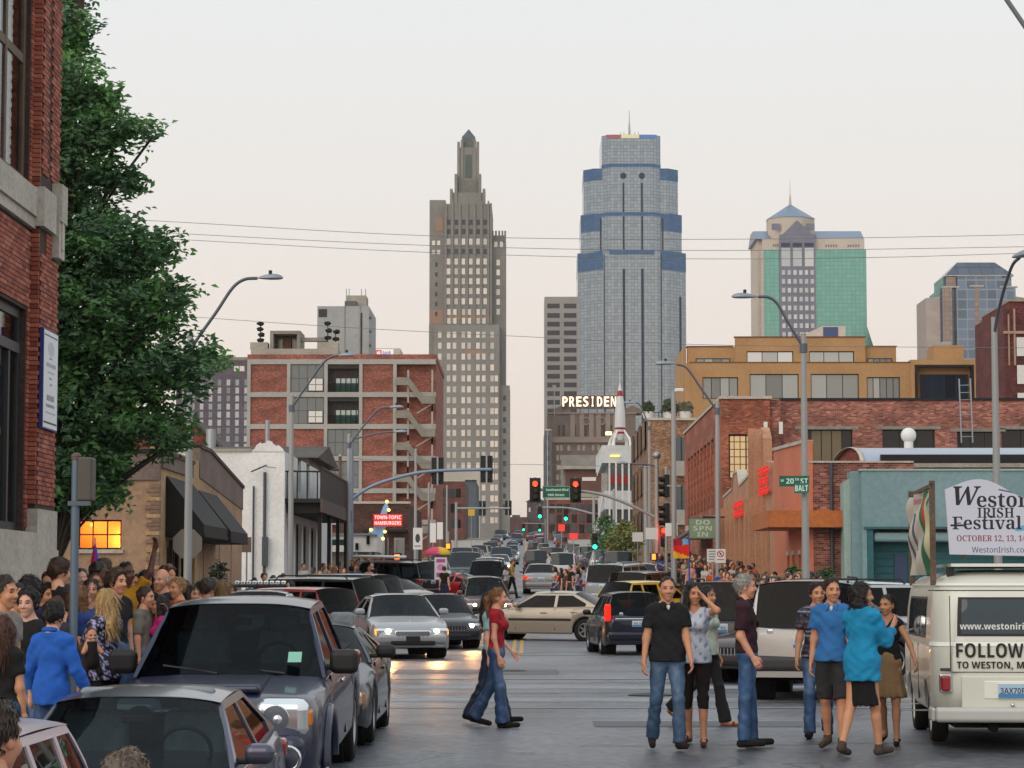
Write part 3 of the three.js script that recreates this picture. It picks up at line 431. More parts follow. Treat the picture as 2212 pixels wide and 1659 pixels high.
// orange corner shop with brick side, art deco tan front further up
{
  const g0 = gy(83) - 0.3, orange = mottle('#b5654a', '#c87658', 110, 5), brick = brickMat(['#84463e', '#965449', '#70392f', '#a4685b'], '#9a8880', 111, 0.3), tanb = mottle('#a87a5e', '#bd8e70', 112, 3), awnM = mottle('#a8591f', '#bb6a2b', 113, 5, 0.6);
  const o = thing('orange_corner_shop', 'orange rendered corner shop with an orange canopy and brick side wall', 'building'), d = 83, X = u => ux(u, d), Y = v => vy(v, d);
  const Mw = frame(WEST, XRB, g0, -93), top = Y(958) - g0;
  part(o, 'street_wall', wallGeo(Mw, 10, top, [[4.6, 0.8, 0.7, 2.0], [6.3, 0.8, 0.7, 2.0], [8.3, 0.8, 0.7, 2.0]], 0.3, [[0, 0], [10, 0], [10, top], [0, top + 0.3]]), orange);
  for (const x of [4.6, 6.3, 8.3]) { windowIn(o, Mw, [x, 0.8, 0.7, 2.0], { cols: 1, rows: 2, glass: M.glassMid, frameMat: M.white }); part(o, 'lintel', bx(x - 0.05, x + 0.75, 2.8, 2.95, -0.05, 0.04).applyMatrix4(Mw), M.stone); }
  part(o, 'side_wall', bx(XRB + 0.3, X(1975), g0, Y(1000), -d - 0.3, -d), brick);
  part(o, 'corner_pier', bx(XRB + 0.003, XRB + 0.32, g0, top + g0 + 0.1, -d - 0.4, -d + 0.04), orange);
  part(o, 'coping', [bx(XRB - 0.05, X(1975), Y(1000), Y(996), -d - 0.4, -d + 0.06), wallGeo(Mw, 10, 1, [], 0.4, [[0, top + 0.3], [10, top], [10, top + 0.12], [0, top + 0.42]]).translate(-0.05, 0, 0)], M.stone);
  part(o, 'drain_pipe', cyl(V(X(1796), g0, -d + 0.08), V(X(1796), Y(1000), -d + 0.08), 0.06), M.galvDark);
  part(o, 'back', [bx(XRB + 0.3, X(1975), g0, Y(1000) - 0.4, -97, -96.7), bx(XRB + 0.3, X(1975), Y(1000) - 0.45, Y(1000) - 0.4, -96.7, -83.3)], M.roofing);
  part(o, 'canopy', [bx(XRB - 1.3, X(1830), Y(1140), Y(1104), -d + 0.002, -d + 0.7), bx(XRB - 1.3, XRB - 0.002, Y(1140), Y(1104), -d - 5, -d + 0.002)], awnM); part(o, 'canopy_soffit', bx(XRB - 1.26, X(1830), Y(1142.5), Y(1140), -d + 0.02, -d + 0.66), M.darkMetal);
  const a = thing('deco_shopfront', 'tan brick art deco shop front with red lit signs and stepped parapet', 'building');
  const M2 = frame(WEST, XRB, gy(93) - 0.3, -117), H = 6.0, gl = std(0xa79679, 0.2, 0.5), holes = []; for (let k = 0; k < 9; k++) holes.push([1 + k * 2.5, 0.8, 1.3, 3.4]);
  part(a, 'front', wallGeo(M2, 24, H, holes, 0.35, [[0, 0], [24, 0], [24, 6.2], [20, 6.5], [20, 7.4], [19, 7.9], [17.4, 7.9], [16.4, 7.2], [16.4, 6.3], [9, 5.9], [8, 6.6], [6, 6.6], [5, 5.9], [0, 5.7]]), tanb);
  for (const h of holes) windowIn(a, M2, h, { cols: 1, rows: 3, glass: gl, bar: 0.08, frameMat: std(0x2b2420, 0.6) });
  for (const h of holes) part(a, 'pilaster', bx(h[0] - 0.8, h[0] - 0.4, 0, 5.2, 0.001, 0.16).applyMatrix4(M2), tanb);
  part(a, 'tall_fin', [bx(16.4, 16.9, 0, 8.0, 0.001, 0.3).applyMatrix4(M2), bx(19.2, 19.6, 0, 7.8, 0.001, 0.3).applyMatrix4(M2)], tanb);
  part(a, 'coping', wallGeo(M2, 24, 1, [], 0.45, [[0, 5.7], [5, 5.9], [6, 6.6], [8, 6.6], [9, 5.9], [16.4, 6.3], [16.4, 6.42], [9, 6.02], [8, 6.72], [6, 6.72], [5, 6.02], [0, 5.82]]).translate(-0.04, 0, 0), M.stone);
  part(a, 'back', [bx(XRB + 0.35, XRB + 14, gy(93) - 0.3, 6, -117, -116.6), bx(XRB + 0.35, XRB + 14, 5.3, 5.4, -116.6, -93)], M.roofing);
  const red = std(0x9a1512, 0.4, 0, { emissive: 0xe0201a, emissiveIntensity: 0.7 }), neon = (z, y, lines, len, label) => { const s = thing('neon_sign', label, 'neon sign', [XRB - 0.14, y, z]); s.scale.set(1, 0.66, 0.8); part(s, 'mounting_rail', bx(0.02, 0.05, 0.1, 0.16, -len, 0), std(0x6a4a3a, 0.6)); for (let r = 0; r < lines; r++) { let p = 0.05; while (p < len - 0.35) { const w = rr(0.22, 0.42); const g = [bx(-0.05, -0.01, r * 0.6 + 0.04, r * 0.6 + 0.5, -len + p, -len + p + 0.09)]; if (rnd() > 0.3) g.push(bx(-0.05, -0.01, r * 0.6 + 0.2, r * 0.6 + 0.3, -len + p + 0.09, -len + p + w)); if (rnd() > 0.4) g.push(bx(-0.05, -0.01, r * 0.6 + 0.41, r * 0.6 + 0.5, -len + p + 0.09, -len + p + w)); part(s, 'tube_letter', g, red); p += w + 0.13; } } };
  neon(-93.4, vy(1072, 96), 3, 5.2, 'three line red neon sign on the tan deco front'); neon(-104.5, vy(1120, 108), 2, 5.6, 'farther red neon sign low on the tan deco front');
}
// big red brick block with parapet, barrel roof in front of it, ladder
{
  const d = 118, g0 = gy(d) - 0.5, X = u => ux(u, d), Y = v => vy(v, d), br = brickMat(['#8b5044', '#9b5c4c', '#7a443a', '#a87060'], '#9d857c', 120, 0.35), br2 = brickMat(['#94503c', '#a25c44', '#824534'], '#8a6656', 121, 0.25);
  const o = thing('red_brick_block', 'long red brick block with big dark window openings and stone coping', 'building'), yT = Y(862) - g0, x1 = X(1690);
  const Mw = frame(WEST, XRB, g0, -146), wh = []; for (let k = 0; k < 8; k++) wh.push([3 + k * 2.6, 4.9, 1.9, 3.5]);
  part(o, 'street_wall', wallGeo(Mw, 27.6, yT, wh, 0.4), br2); for (const h of wh) windowIn(o, Mw, h, { cols: 2, rows: 3, glass: M.glass, rec: 0.25 });
  const Ms = frame(SOUTH, XRB + 0.001, g0, -d), h1 = [X(1575) - XRB, Y(1035) - g0, X(1652) - X(1575), Y(938) - Y(1035)];
  part(o, 'corner_wall', wallGeo(Ms, X(1665) - XRB, yT, [h1], 0.4), br2);
  windowIn(o, Ms, h1, { cols: 2, rows: 1, bar: 0.09, frameMat: std(0x2d2520, 0.6), glass: M.glassWarm, rec: 0.2 }); windowIn(o, frame(SOUTH, XRB, g0, -d + 0.02), h1, { cols: 6, rows: 6, bar: 0.05, frameMat: std(0x4b4336, 0.6), glass: M.glassWarm, rec: 0.2, name: 'glazing_grid', each: true });
  part(o, 'step_wall', bx(X(1665), X(1690), g0, yT + g0, -d - 0.8, -d - 0.4), br);
  const Mr = frame(SOUTH, X(1690), g0, -d - 1), R = u => X(u) - X(1690), hs = [[R(1738), Y(995) - g0, X(1850) - X(1738), Y(925) - Y(995)], [R(1915), Y(995) - g0, X(2030) - X(1915), Y(925) - Y(995)], [R(2078), Y(990) - g0, 2.1, Y(930) - Y(990)], [R(2175), Y(995) - g0, 3, Y(925) - Y(995)]];
  part(o, 'long_wall', wallGeo(Mr, X(2330) - X(1690), yT, hs, 0.4), br); windowIn(o, Mr, hs[0], { cols: 5, rows: 1, glass: [std(0x6d6450, 0.2, 0.4), M.winDark], rec: 0.25, each: true }); for (const h of hs.slice(1)) windowIn(o, Mr, h, { cols: 3, rows: 1, glass: M.winDark, rec: 0.25 });
  part(o, 'lintel', hs.map(h => bx(h[0] - 0.3, h[0] + h[2] + 0.3, h[1] + h[3], h[1] + h[3] + 0.16, -0.1, 0.03).applyMatrix4(Mr)), M.darkConc);
  part(o, 'coping', [bx(XRB - 0.08, X(1665) + 0.1, yT + g0, yT + g0 + 0.14, -d - 0.5, -d + 0.1), bx(XRB - 0.08, XRB + 0.45, yT + g0, yT + g0 + 0.14, -146, -d - 0.5)], M.stone); part(o, 'dark_coping', bx(X(1690), X(2330), yT + g0, yT + g0 + 0.12, -d - 1.5, -d - 0.92), M.darkMetal);
  part(o, 'stone_band', [bx(3, 28, 4.1, 4.4, 0.001, 0.16).applyMatrix4(Mw), bx(0, X(1665) - XRB, 4.1, 4.4, 0.001, 0.1).applyMatrix4(Ms)], M.stone);
  part(o, 'roof', bx(XRB + 0.4, X(2330), yT + g0 - 0.9, yT + g0 - 0.7, -146, -d - 1.4), M.roofing);
  for (const u of [1655, 1688]) part(o, 'wall_lamp', bx(X(u) - 0.09, X(u) + 0.09, Y(938), Y(912), -d + 0.001, -d + 0.2), M.white);
  const ld = thing('ladder', 'tall metal ladder standing up the brick block to its parapet', 'ladder', [X(2076), Y(958), -d + 0.4]); { const H = Y(820) - Y(958), w = 0.55, g = []; part(ld, 'rail', bx(-0.03, 0.03, 0, H, -0.04, 0.04), M.galv); part(ld, 'rail', bx(w - 0.03, w + 0.03, 0, H, -0.04, 0.04), M.galv); for (let y = 0.3; y < H; y += 0.36) part(ld, 'rung', cyl(V(0.03, y, 0), V(w - 0.03, y, 0), 0.022, 0.022, 6), M.galv); ld.rotation.z = 0.02; }
  // barrel vault of corrugated metal
  const b = thing('barrel_roof_shed', 'silver barrel vaulted shed roof with a red end and round vent', 'shed'), db = 100, xb0 = ux(1866, db), xb1 = ux(2330, db), yb = vy(1000, db), rr_ = vy(955, db) - yb, zc = -db - 5.2;
  { const P = [], I = [], U = [], n = 40; for (let i = 0; i <= n; i++) { const a = Math.PI * i / n, q = 1 + (i & 1 ? 0.006 : 0); for (const x of [xb0, xb1]) { P.push(x, yb + Math.sin(a) * rr_ * q, zc + Math.cos(a) * 5 * q); U.push(x, a * 3); } if (i) { const k = i * 2 - 2; I.push(k, k + 1, k + 3, k, k + 3, k + 2); } } part(b, 'metal_roof', mesh(P, I, U), std(0xa9b3c0, 0.35, 0.7)); part(b, 'end_wall', new THREE.CircleGeometry(1, 32, 0, Math.PI).scale(4.9, rr_ * 0.97, 1).rotateY(-Math.PI / 2).translate(xb0 + 0.1, yb, zc), brickMat(['#7c3026', '#8a3b30'], '#704438', 122)); part(b, 'trim', new THREE.TorusGeometry(1, 0.03, 6, 30, Math.PI).scale(5.03, rr_ * 1.02, 4).rotateY(-Math.PI / 2).translate(xb0, yb, zc), M.stone); part(b, 'wall', bx(xb0, xb1, gy(100) - 0.4, yb, -db - 10.1, -db - 0.3), br); part(b, 'gutter', bx(ux(1905, db), xb1, yb - 0.02, yb + 0.35, -db - 0.35, -db - 0.05), M.darkMetal); const vx = ux(2008, db); part(b, 'roof_vent', [cyl(V(vx, yb + rr_ * 0.9, zc), V(vx, yb + rr_ + 0.5, zc), 0.2), sph(0.34, vx, yb + rr_ + 0.6, zc)], M.white); part(b, 'parapet_strip', bx(ux(1975, db), xb1, vy(1010, db), vy(1001, db), -db - 0.02, -db + 0.05), M.concrete); }
}
// ochre block on top of the hill behind
{
  const d = 258, X = u => ux(u, d), Y = v => vy(v, d), z = -d, oc = mottle('#a37d54', '#b38d62', 130, 8), o = thing('ochre_block', 'ochre rendered stepped office block with ribbon windows above the brick block', 'building'), g0 = gy(d), fr = std(0x241d1c, 0.6), gls = [std(0x8a8f8e, 0.12, 0.6), std(0x777c7d, 0.12, 0.6), std(0x9ca3a4, 0.12, 0.7)], Ms = frame(SOUTH, 0, 0, z);
  const W = (u0, u1, v0, v1) => [X(u0), Y(v1), X(u1) - X(u0), Y(v0) - Y(v1)];
  const win = (a, cols, g = gls, zz = 0, rec = 0.25) => windowIn(o, frame(SOUTH, 0, 0, z + zz), a, { cols, rows: 1, bar: 0.1, frameMat: fr, glass: g, rec, each: true });
  const lo = [W(1518, 1595, 815, 862), W(1620, 1726, 808, 862), W(1752, 1856, 808, 862), W(1873, 1945, 815, 862)], hi = [W(1615, 1716, 758, 783), W(1750, 1848, 758, 783)];
  part(o, 'lower_front', wallGeo(frame(SOUTH, X(1492), g0, z), X(1968) - X(1492), Y(783) - g0, lo.map(h => [h[0] - X(1492), h[1] - g0, h[2], h[3]]), 0.5), oc);
  part(o, 'upper_front', wallGeo(frame(SOUTH, X(1590), Y(790), z - 0.5), X(1872) - X(1590), Y(728) - Y(790), hi.map(h => [h[0] - X(1590), h[1] - Y(790), h[2], h[3]]), 0.5), oc);
  part(o, 'upper_wing', [bx(X(1488), X(1588), Y(784), Y(747), z - 2.6, z - 1.2), bx(X(1874), X(1941), Y(784), Y(747), z - 2.6, z - 1.2), bx(X(1600), X(1868), Y(787), Y(728) - 0.3, z - 16, z - 1.01)], oc);
  part(o, 'side_wall', [bx(X(1478), X(1478) + 0.3, g0, Y(748), z - 16, z - 1.5), bx(X(1480), X(1492), g0, Y(784), z - 1.5, z - 0.1)], oc); part(o, 'core', bx(X(1484), X(2105), g0, Y(790), z - 16, z - 0.9), oc); part(o, 'stair_head', bx(X(2033), X(2098), Y(784), Y(738), z - 9, z - 4), oc); part(o, 'roof_cowl', [rbx(1.1, 0.5, 1, 0.1, X(2066), Y(733), z - 6), bx(X(2060), X(2072), Y(738), Y(735), z - 6.3, z - 5.7)], M.galv);
  part(o, 'right_wing', [bx(X(1968), X(2112), Y(790), Y(778), z - 3, z + 0.3), bx(X(1968), X(1978), g0, Y(790), z - 3, z + 0.3), bx(X(2100), X(2112), g0, Y(790), z - 3, z + 0.3)], oc); part(o, 'dark_portal', [bx(X(1976), X(2104), Y(794), Y(789), z - 0.4, z + 0.36), bx(X(1976), X(1982), g0, Y(794), z - 0.4, z + 0.34), bx(X(2098), X(2104), g0, Y(794), z - 0.4, z + 0.34)], M.darkMetal);
  win(W(1990, 2094, 808, 862), 4, [std(0x243342, 0.1, 0.4), std(0x2f3f50, 0.1, 0.4)], 0.1, 0.6);
  for (const [i, h] of lo.entries()) win(h, [4, 3, 3, 5][i]); for (const h of hi) win(h, 3, [M.glassPale, std(0xaab0b0, 0.12, 0.8)], -0.5); win(W(1505, 1580, 772, 782), 4, gls, -1.0, 0.15); win(W(1878, 1932, 772, 782), 4, gls, -1.0, 0.15);
  part(o, 'parapet_trim', [bx(X(1588), X(1874), Y(728), Y(726), z - 1.2, z - 0.4), bx(X(1486), X(1588) - 0.05, Y(747), Y(745), z - 2.7, z - 1.1), bx(X(1874) + 0.05, X(1943), Y(747), Y(745), z - 2.7, z - 1.1), bx(X(1490), X(1970), Y(784), Y(782), z - 0.55, z + 0.06)], std(0x6b4a2a, 0.8));
  const q = thing('brick_stack', 'small red brick chimney stack right of the ochre block', 'chimney'); part(q, 'stack', bx(X(2128), X(2160), g0, Y(806), z - 3, z - 1), brickMat(['#712a24', '#7d342c'], '#5c3a34', 131)); part(q, 'cap', bx(X(2127), X(2161), Y(806), Y(803), z - 3.1, z - 0.9), M.stone);
  const h = thing('maroon_brick_house', 'maroon brick building with white stone trim at the right edge', 'building'), dh = 230, HX = u => ux(u, dh), HY = v => vy(v, dh); part(h, 'wall', bx(HX(2172), HX(2330), gy(dh), HY(668), -dh - 15, -dh), brickMat(['#5b2a2c', '#673234', '#4f2426'], '#5a3c3a', 132)); part(h, 'parapet', bx(HX(2184), HX(2330), HY(668), HY(652), -dh - 14, -dh - 0.1), brickMat(['#5b2a2c', '#673234'], '#5a3c3a', 133)); part(h, 'trim', [bx(HX(2170), HX(2330), HY(722), HY(716), -dh + 0.002, -dh + 0.2), bx(HX(2183), HX(2330), HY(652), HY(649), -dh - 14.1, -dh + 0.1), bx(HX(2192), HX(2196), HY(790), HY(668), -dh + 0.002, -dh + 0.15), bx(HX(2180), HX(2183), HY(790), HY(680), -dh + 0.002, -dh + 0.15)], mottle('#9a7a68', '#b39482', 134, 3)); for (let k = 0; k < 6; k++) windowIn(h, frame(SOUTH, 0, 0, -dh + 0.4), [HX(2198), HY(770 + k * 60), 1.5, 1.8], { cols: 1, rows: 2, glass: M.glassPale, frameMat: M.white, rec: 0.25 });
}
// brown brick block and white airline-style office with the rocket
{
  const d = 215, g0 = gy(d) - 0.5, X = u => ux(u, d), Y = v => vy(v, d), br = brickMat(['#79583f', '#87644a', '#6b4b38', '#957358'], '#8a7562', 140, 0.3), o = thing('brown_brick_block', 'brown brick corner block with roof terrace plants and balconies', 'building'), x0 = 10.7;
  part(o, 'wall', bx(x0, X(1520), g0, Y(908), -d - 31, -d), br); part(o, 'coping', [bx(x0 - 0.15, X(1520), Y(908), Y(903), -d - 31.2, -d + 0.15)], M.stone);
  const Mw = frame(WEST, x0, g0, -d - 30), cols = [1, 8.5, 16, 23.5]; const wm = std(0xb58b52, 0.2, 0.6); for (const c of cols) for (const y of [3.2, 7.2, 11.2]) windowIn(o, Mw, [c, y, 5, 2.6], { cols: 4, rows: 1, glass: [wm, M.glassMid], rec: -0.2, frameMat: std(0x54412f, 0.7) });
  const bal = (v) => { const b = part(o, 'balcony', [bx(X(1452), X(1484), Y(v + 32), Y(v), -d + 0.3, -d + 1.0)], mottle('#8f8c86', '#a29f99', 141, 3)); part(b, 'glazing', bx(X(1450), X(1484), Y(v), Y(v - 52), -d + 0.002, -d + 0.1), M.glassMid); part(b, 'mullion', [bx(X(1458), X(1460), Y(v), Y(v - 52), -d + 0.1, -d + 0.2), bx(X(1470), X(1472), Y(v), Y(v - 52), -d + 0.1, -d + 0.2)], M.darkMetal); }; bal(997); bal(1102);
  part(o, 'rail', [bx(x0 + 0.2, X(1500), Y(890), Y(888.5), -d - 1, -d - 0.9), ...span(x0 + 0.3, X(1498), 6).map(x => bx(x - 0.03, x + 0.03, Y(903), Y(890), -d - 1, -d - 0.92))], M.darkMetal);
  for (const [u, s, l] of [[1400, 1.0, 'left'], [1448, 1.2, 'middle'], [1480, 1.1, 'right']]) { const p = thing('terrace_planter', `pale round planter with shrub at the ${l} of the brick block roof terrace`, 'planter', [X(u), Y(903), -d - 0.6]); part(p, 'pot', new THREE.CylinderGeometry(0.55 * s, 0.4 * s, 0.6, 14).translate(0, 0.3, 0), M.white); const g = new THREE.IcosahedronGeometry(0.6 * s, 3), q = g.attributes.position; for (let i = 0; i < q.count; i++) { const k = 0.7 + 0.6 * hash(Math.round(q.getX(i) * 50), Math.round(q.getY(i) * 50 + q.getZ(i) * 31), 4); q.setXYZ(i, q.getX(i) * k, q.getY(i) * k, q.getZ(i) * k); } g.computeVertexNormals(); part(p, 'shrub', g.translate(0, 0.9, 0), std(l === 'right' ? 0x5a5644 : 0x2c3a22, 0.9)); }
  const w = thing('white_office', 'white modern corner office with red panels and slanting mast frame', 'building'), e = 330, EX = u => ux(u, e), EY = v => vy(v, e), wm2 = mottle('#c3c8cb', '#d6dadc', 142, 8), y0 = gy(e) - 0.5, xw = EX(1300);
  part(w, 'roof_box', bx(xw, EX(1366), EY(1000), EY(962), -e - 30, -e), wm2); part(w, 'storey', [bx(xw + 0.3, EX(1366), EY(1100), EY(1060), -e - 30, -e)], wm2); part(w, 'ground_storey', bx(xw + 0.3, EX(1366), y0, EY(1130), -e - 30, -e), wm2); part(w, 'inner', bx(xw + 0.8, EX(1366), y0, EY(1000), -e - 29, -e - 0.6), M.glassMid);
  for (let i = 0; i < 4; i++) part(w, 'mullion', bx(EX(1316 + i * 14) - 0.12, EX(1316 + i * 14) + 0.12, y0, EY(1000), -e - 0.5, -e + 0.1), M.white); for (let i = 0; i < 3; i++) part(w, 'red_panel', bx(EX(1318 + i * 14), EX(1328 + i * 14), EY(1046), EY(1026), -e - 0.5, -e - 0.1), std(0x8a1720, 0.45));
  part(w, 'slant_frame', [cyl(V(xw - 1.6, y0, -e), V(xw + 0.2, EY(1070), -e - 1), 0.16, 0.16, 8)], wm2); part(w, 'fin', extrude(poly([[xw, EY(1000)], [xw, EY(962)], [xw - 0.7, EY(1016)], [xw - 0.7, EY(1030)]]), 0.4).translate(0, 0, -e - 0.5), wm2); part(w, 'lit_lamp', bx(EX(1318), EX(1338), EY(987), EY(983), -e + 0.11, -e + 0.3), M.glow(0xfff080, 1.6));
  // rooftop rocket
  const r = thing('rooftop_rocket', 'white rocket with red stripes standing on the white office roof', 'rocket', [EX(1341), EY(962), -e - 3]), k = e / F, H = (962 - 795) * k, prof = [[0.28, 0.9], [0.62, 1.6], [0.75, 2.6], [0.7, 4.6], [0.5, 6.6], [0.3, 7.8], [0.16, 8.4], [0.05, 8.9], [0.03, H], [0, H]];
  part(r, 'hull', new THREE.LatheGeometry(prof.map(p => new THREE.Vector2(p[0], p[1])), 24), std(0xc9cbce, 0.35)); const rd = std(0x8f1a22, 0.45); for (const y of [1.75, 2.35]) part(r, 'red_stripe', cyl(V(0, y, 0), V(0, y + 0.28, 0), y < 2 ? 0.67 : 0.74, y < 2 ? 0.7 : 0.765, 24), rd); part(r, 'red_nose_panel', cyl(V(0, 7.0, 0), V(0, 7.75, 0), 0.465, 0.335, 16), rd); for (let i = 0; i < 4; i++) { const a = i * Math.PI / 2 + 0.6; part(r, 'landing_leg', [cyl(V(Math.cos(a) * 0.6, 2.3, Math.sin(a) * 0.6), V(Math.cos(a) * 1.6, 0.9, Math.sin(a) * 1.6), 0.13, 0.2, 8), cyl(V(Math.cos(a) * 1.6, 0.9, Math.sin(a) * 1.6), V(Math.cos(a) * 1.8, 0, Math.sin(a) * 1.8), 0.2, 0.3, 8)], M.white); }
  part(r, 'flood_lamp', rbx(0.9, 0.5, 0.5, 0.1, -1.6, 1.8, 0.6), M.glow(0xffe0a0, 2.2));
}
// ---------------------------------------------------------------- skyline
{ // stepped stone tower with lantern
  const d = 900, z = -d, X = u => ux(u, d), Y = v => vy(v, d), st = mottle('#747471', '#858582', 150, 30), warm = mottle('#937666', '#a38674', 151, 12), o = thing('stone_tower', 'tall stepped grey stone tower with a pointed lantern at its top', 'building'), g0 = gy(d) - 2;
  const B = (name, u0, u1, v0, v1, zf, dep = 20, m = st) => part(o, name, bx(X(u0), X(u1), v1 ? Y(v1) : g0, Y(v0), z - dep, z + zf), m);
  B('left_slab', 927, 961.5, 430, 0, -2, 34); B('shaft', 961.6, 1062, 440, 0, 0, 36); B('right_wing', 1062.1, 1092, 506, 0, -3, 30); B('base_block', 938, 1079, 703, 0, 3, 2.9); B('low_wing', 1079.1, 1101, 833, 0, 1, 28); B('low_wing', 927.1, 937.9, 701, 0, 1, 28);
  B('tier', 973, 1046, 414, 440, -2, 28); B('tier', 983, 1037, 381, 414, -4, 24); B('tier', 988, 1032, 312, 381, -6, 16); B('lantern', 996, 1025, 288, 312, -7, 12, mottle('#55605f', '#66706f', 152, 6)); part(o, 'pyramid_roof', new THREE.ConeGeometry((X(1025) - X(996)) * 0.72, Y(268) - Y(288), 4).rotateY(Math.PI / 4).translate(X(1010.5), (Y(268) + Y(288)) / 2, z - 10), std(0x4b545a, 0.5));
  part(o, 'lantern_glass', [bx(X(1004), X(1017), Y(378), Y(328), z - 6, z - 5.7)], std(0x4a5a58, 0.2, 0.4));
  // ribs and pinnacles
  const ribs = []; for (const u of [963, 977, 993, 1009, 1025, 1040, 1055, 1060.6]) ribs.push(bx(X(u) - 0.35, X(u) + 0.35, Y(700), Y(434 + (hash(u | 0, 1, 1) * 8)), z, z + 0.7)); for (const u of [974, 1045, 984, 1036, 989, 1031, 996.5, 1024.5]) { const vt = u > 990 && u < 1030 ? 296 : u > 985 && u < 1035 ? 300 : u > 980 && u < 1040 ? 374 : 406; ribs.push(bx(X(u) - 0.5, X(u) + 0.5, Y(440), Y(vt), z - 8, z - (u > 985 && u < 1035 ? 5.5 : 1.5))); } for (const u of [1064, 1071, 1078, 1085, 1091]) ribs.push(bx(X(u) - 0.35, X(u) + 0.35, Y(520), Y(496), z - 4, z - 2.6));
  for (let i = 0; i < 9; i++) ribs.push(bx(X(992 + i * 4.5) - 0.2, X(992 + i * 4.5) + 0.2, Y(440), Y(384), z - 4, z - 3.7)); ribs.forEach(g => part(o, 'rib', g, st));
  for (const g of [bx(X(940), X(956), Y(498), Y(468), z - 2, z - 1.9), bx(X(962), X(1062), Y(691), Y(678), z, z + 0.12), bx(X(1002), X(1046), Y(768), Y(758), z + 3, z + 3.06), bx(X(929), X(958), Y(698), Y(668), z - 2, z - 1.92)]) part(o, 'worn_patch', g, warm);
  const pal = [std(0xc4c5c2, 0.12, 0.9), std(0xb3b6b4, 0.12, 0.9), std(0xd2d0ca, 0.12, 0.9)], dk = std(0x3b4048, 0.2, 0.3), up = [969, 985.5, 1001, 1017, 1032.6, 1048].map(X);
  const rows = (a, n, s) => Array.from({ length: n }, (_, i) => Y(a + i * s));
  winRow(o, up, [Y(522), ...rows(565, 4, 21.3), Y(651)], 1.35, 2.3, z + 0.1, pal); winRow(o, up, [Y(543), Y(480), Y(500)], 1.2, 1.9, z + 0.1, dk); const up2 = [970, 982.6, 1001.6, 1014, 1033, 1045.5].map(X); winRow(o, up2, [Y(674), Y(693)], 1.3, 2.2, z + 0.15, pal);
  winRow(o, [951, 970, 982.6, 1001.6, 1014, 1033, 1045.5, 1063.6].map(X), rows(725, 18, 23.5), 1.35, 2.3, z + 3.05, pal); winRow(o, [1072.5].map(X), rows(819, 14, 23.5), 1.2, 2.2, z + 3.05, pal); winRow(o, [X(1071), X(1083)], [Y(525)], 1.2, 2.2, z - 2.95, pal); winRow(o, [X(1076)], rows(565, 6, 21.3), 1.3, 2.2, z - 2.95, pal); winRow(o, [X(936), X(947)], [Y(523), Y(543)], 1.2, 1.7, z - 1.9, pal); winRow(o, [X(942)], rows(570, 6, 21.3), 0.8, 1.6, z - 1.9, dk, 'blind_window'); winRow(o, [X(1090)], rows(860, 11, 23.5), 1.1, 1.8, z + 1.05, dk);
}
const curtain = (base, line, s, cell, vary = 0.06) => std(0xffffff, 0.16, 0.85, { map: tex(256, (u, v) => { const a = hex(base), l = hex(line), n = 8, fx = (u * n) % 1, fy = (v * n) % 1; if (fx < 0.1 || fy < 0.12) return l; const q = 1 + vary * 2 * (hash(Math.floor(u * n), Math.floor(v * n), s) - 0.5); return a.map(x => x * q); }, true, [1 / (cell * 8), 1 / (cell * 8)]) });
const prism = (x0, x1, y0, y1, zb, zf, c) => { const s = poly([[x0, -zb], [x0, -zf + c], [x0 + c, -zf], [x1 - c, -zf], [x1, -zf + c], [x1, -zb]]); const g = new THREE.ExtrudeGeometry(s, { depth: y1 - y0, bevelEnabled: false }); g.rotateX(-Math.PI / 2); g.translate(0, y0, 0); const u = g.attributes.uv, p = g.attributes.position, n = g.attributes.normal; for (let i = 0; i < u.count; i++) u.setXY(i, Math.abs(n.getX(i)) > 0.9 ? p.getZ(i) : p.getX(i), p.getY(i)); return g; };
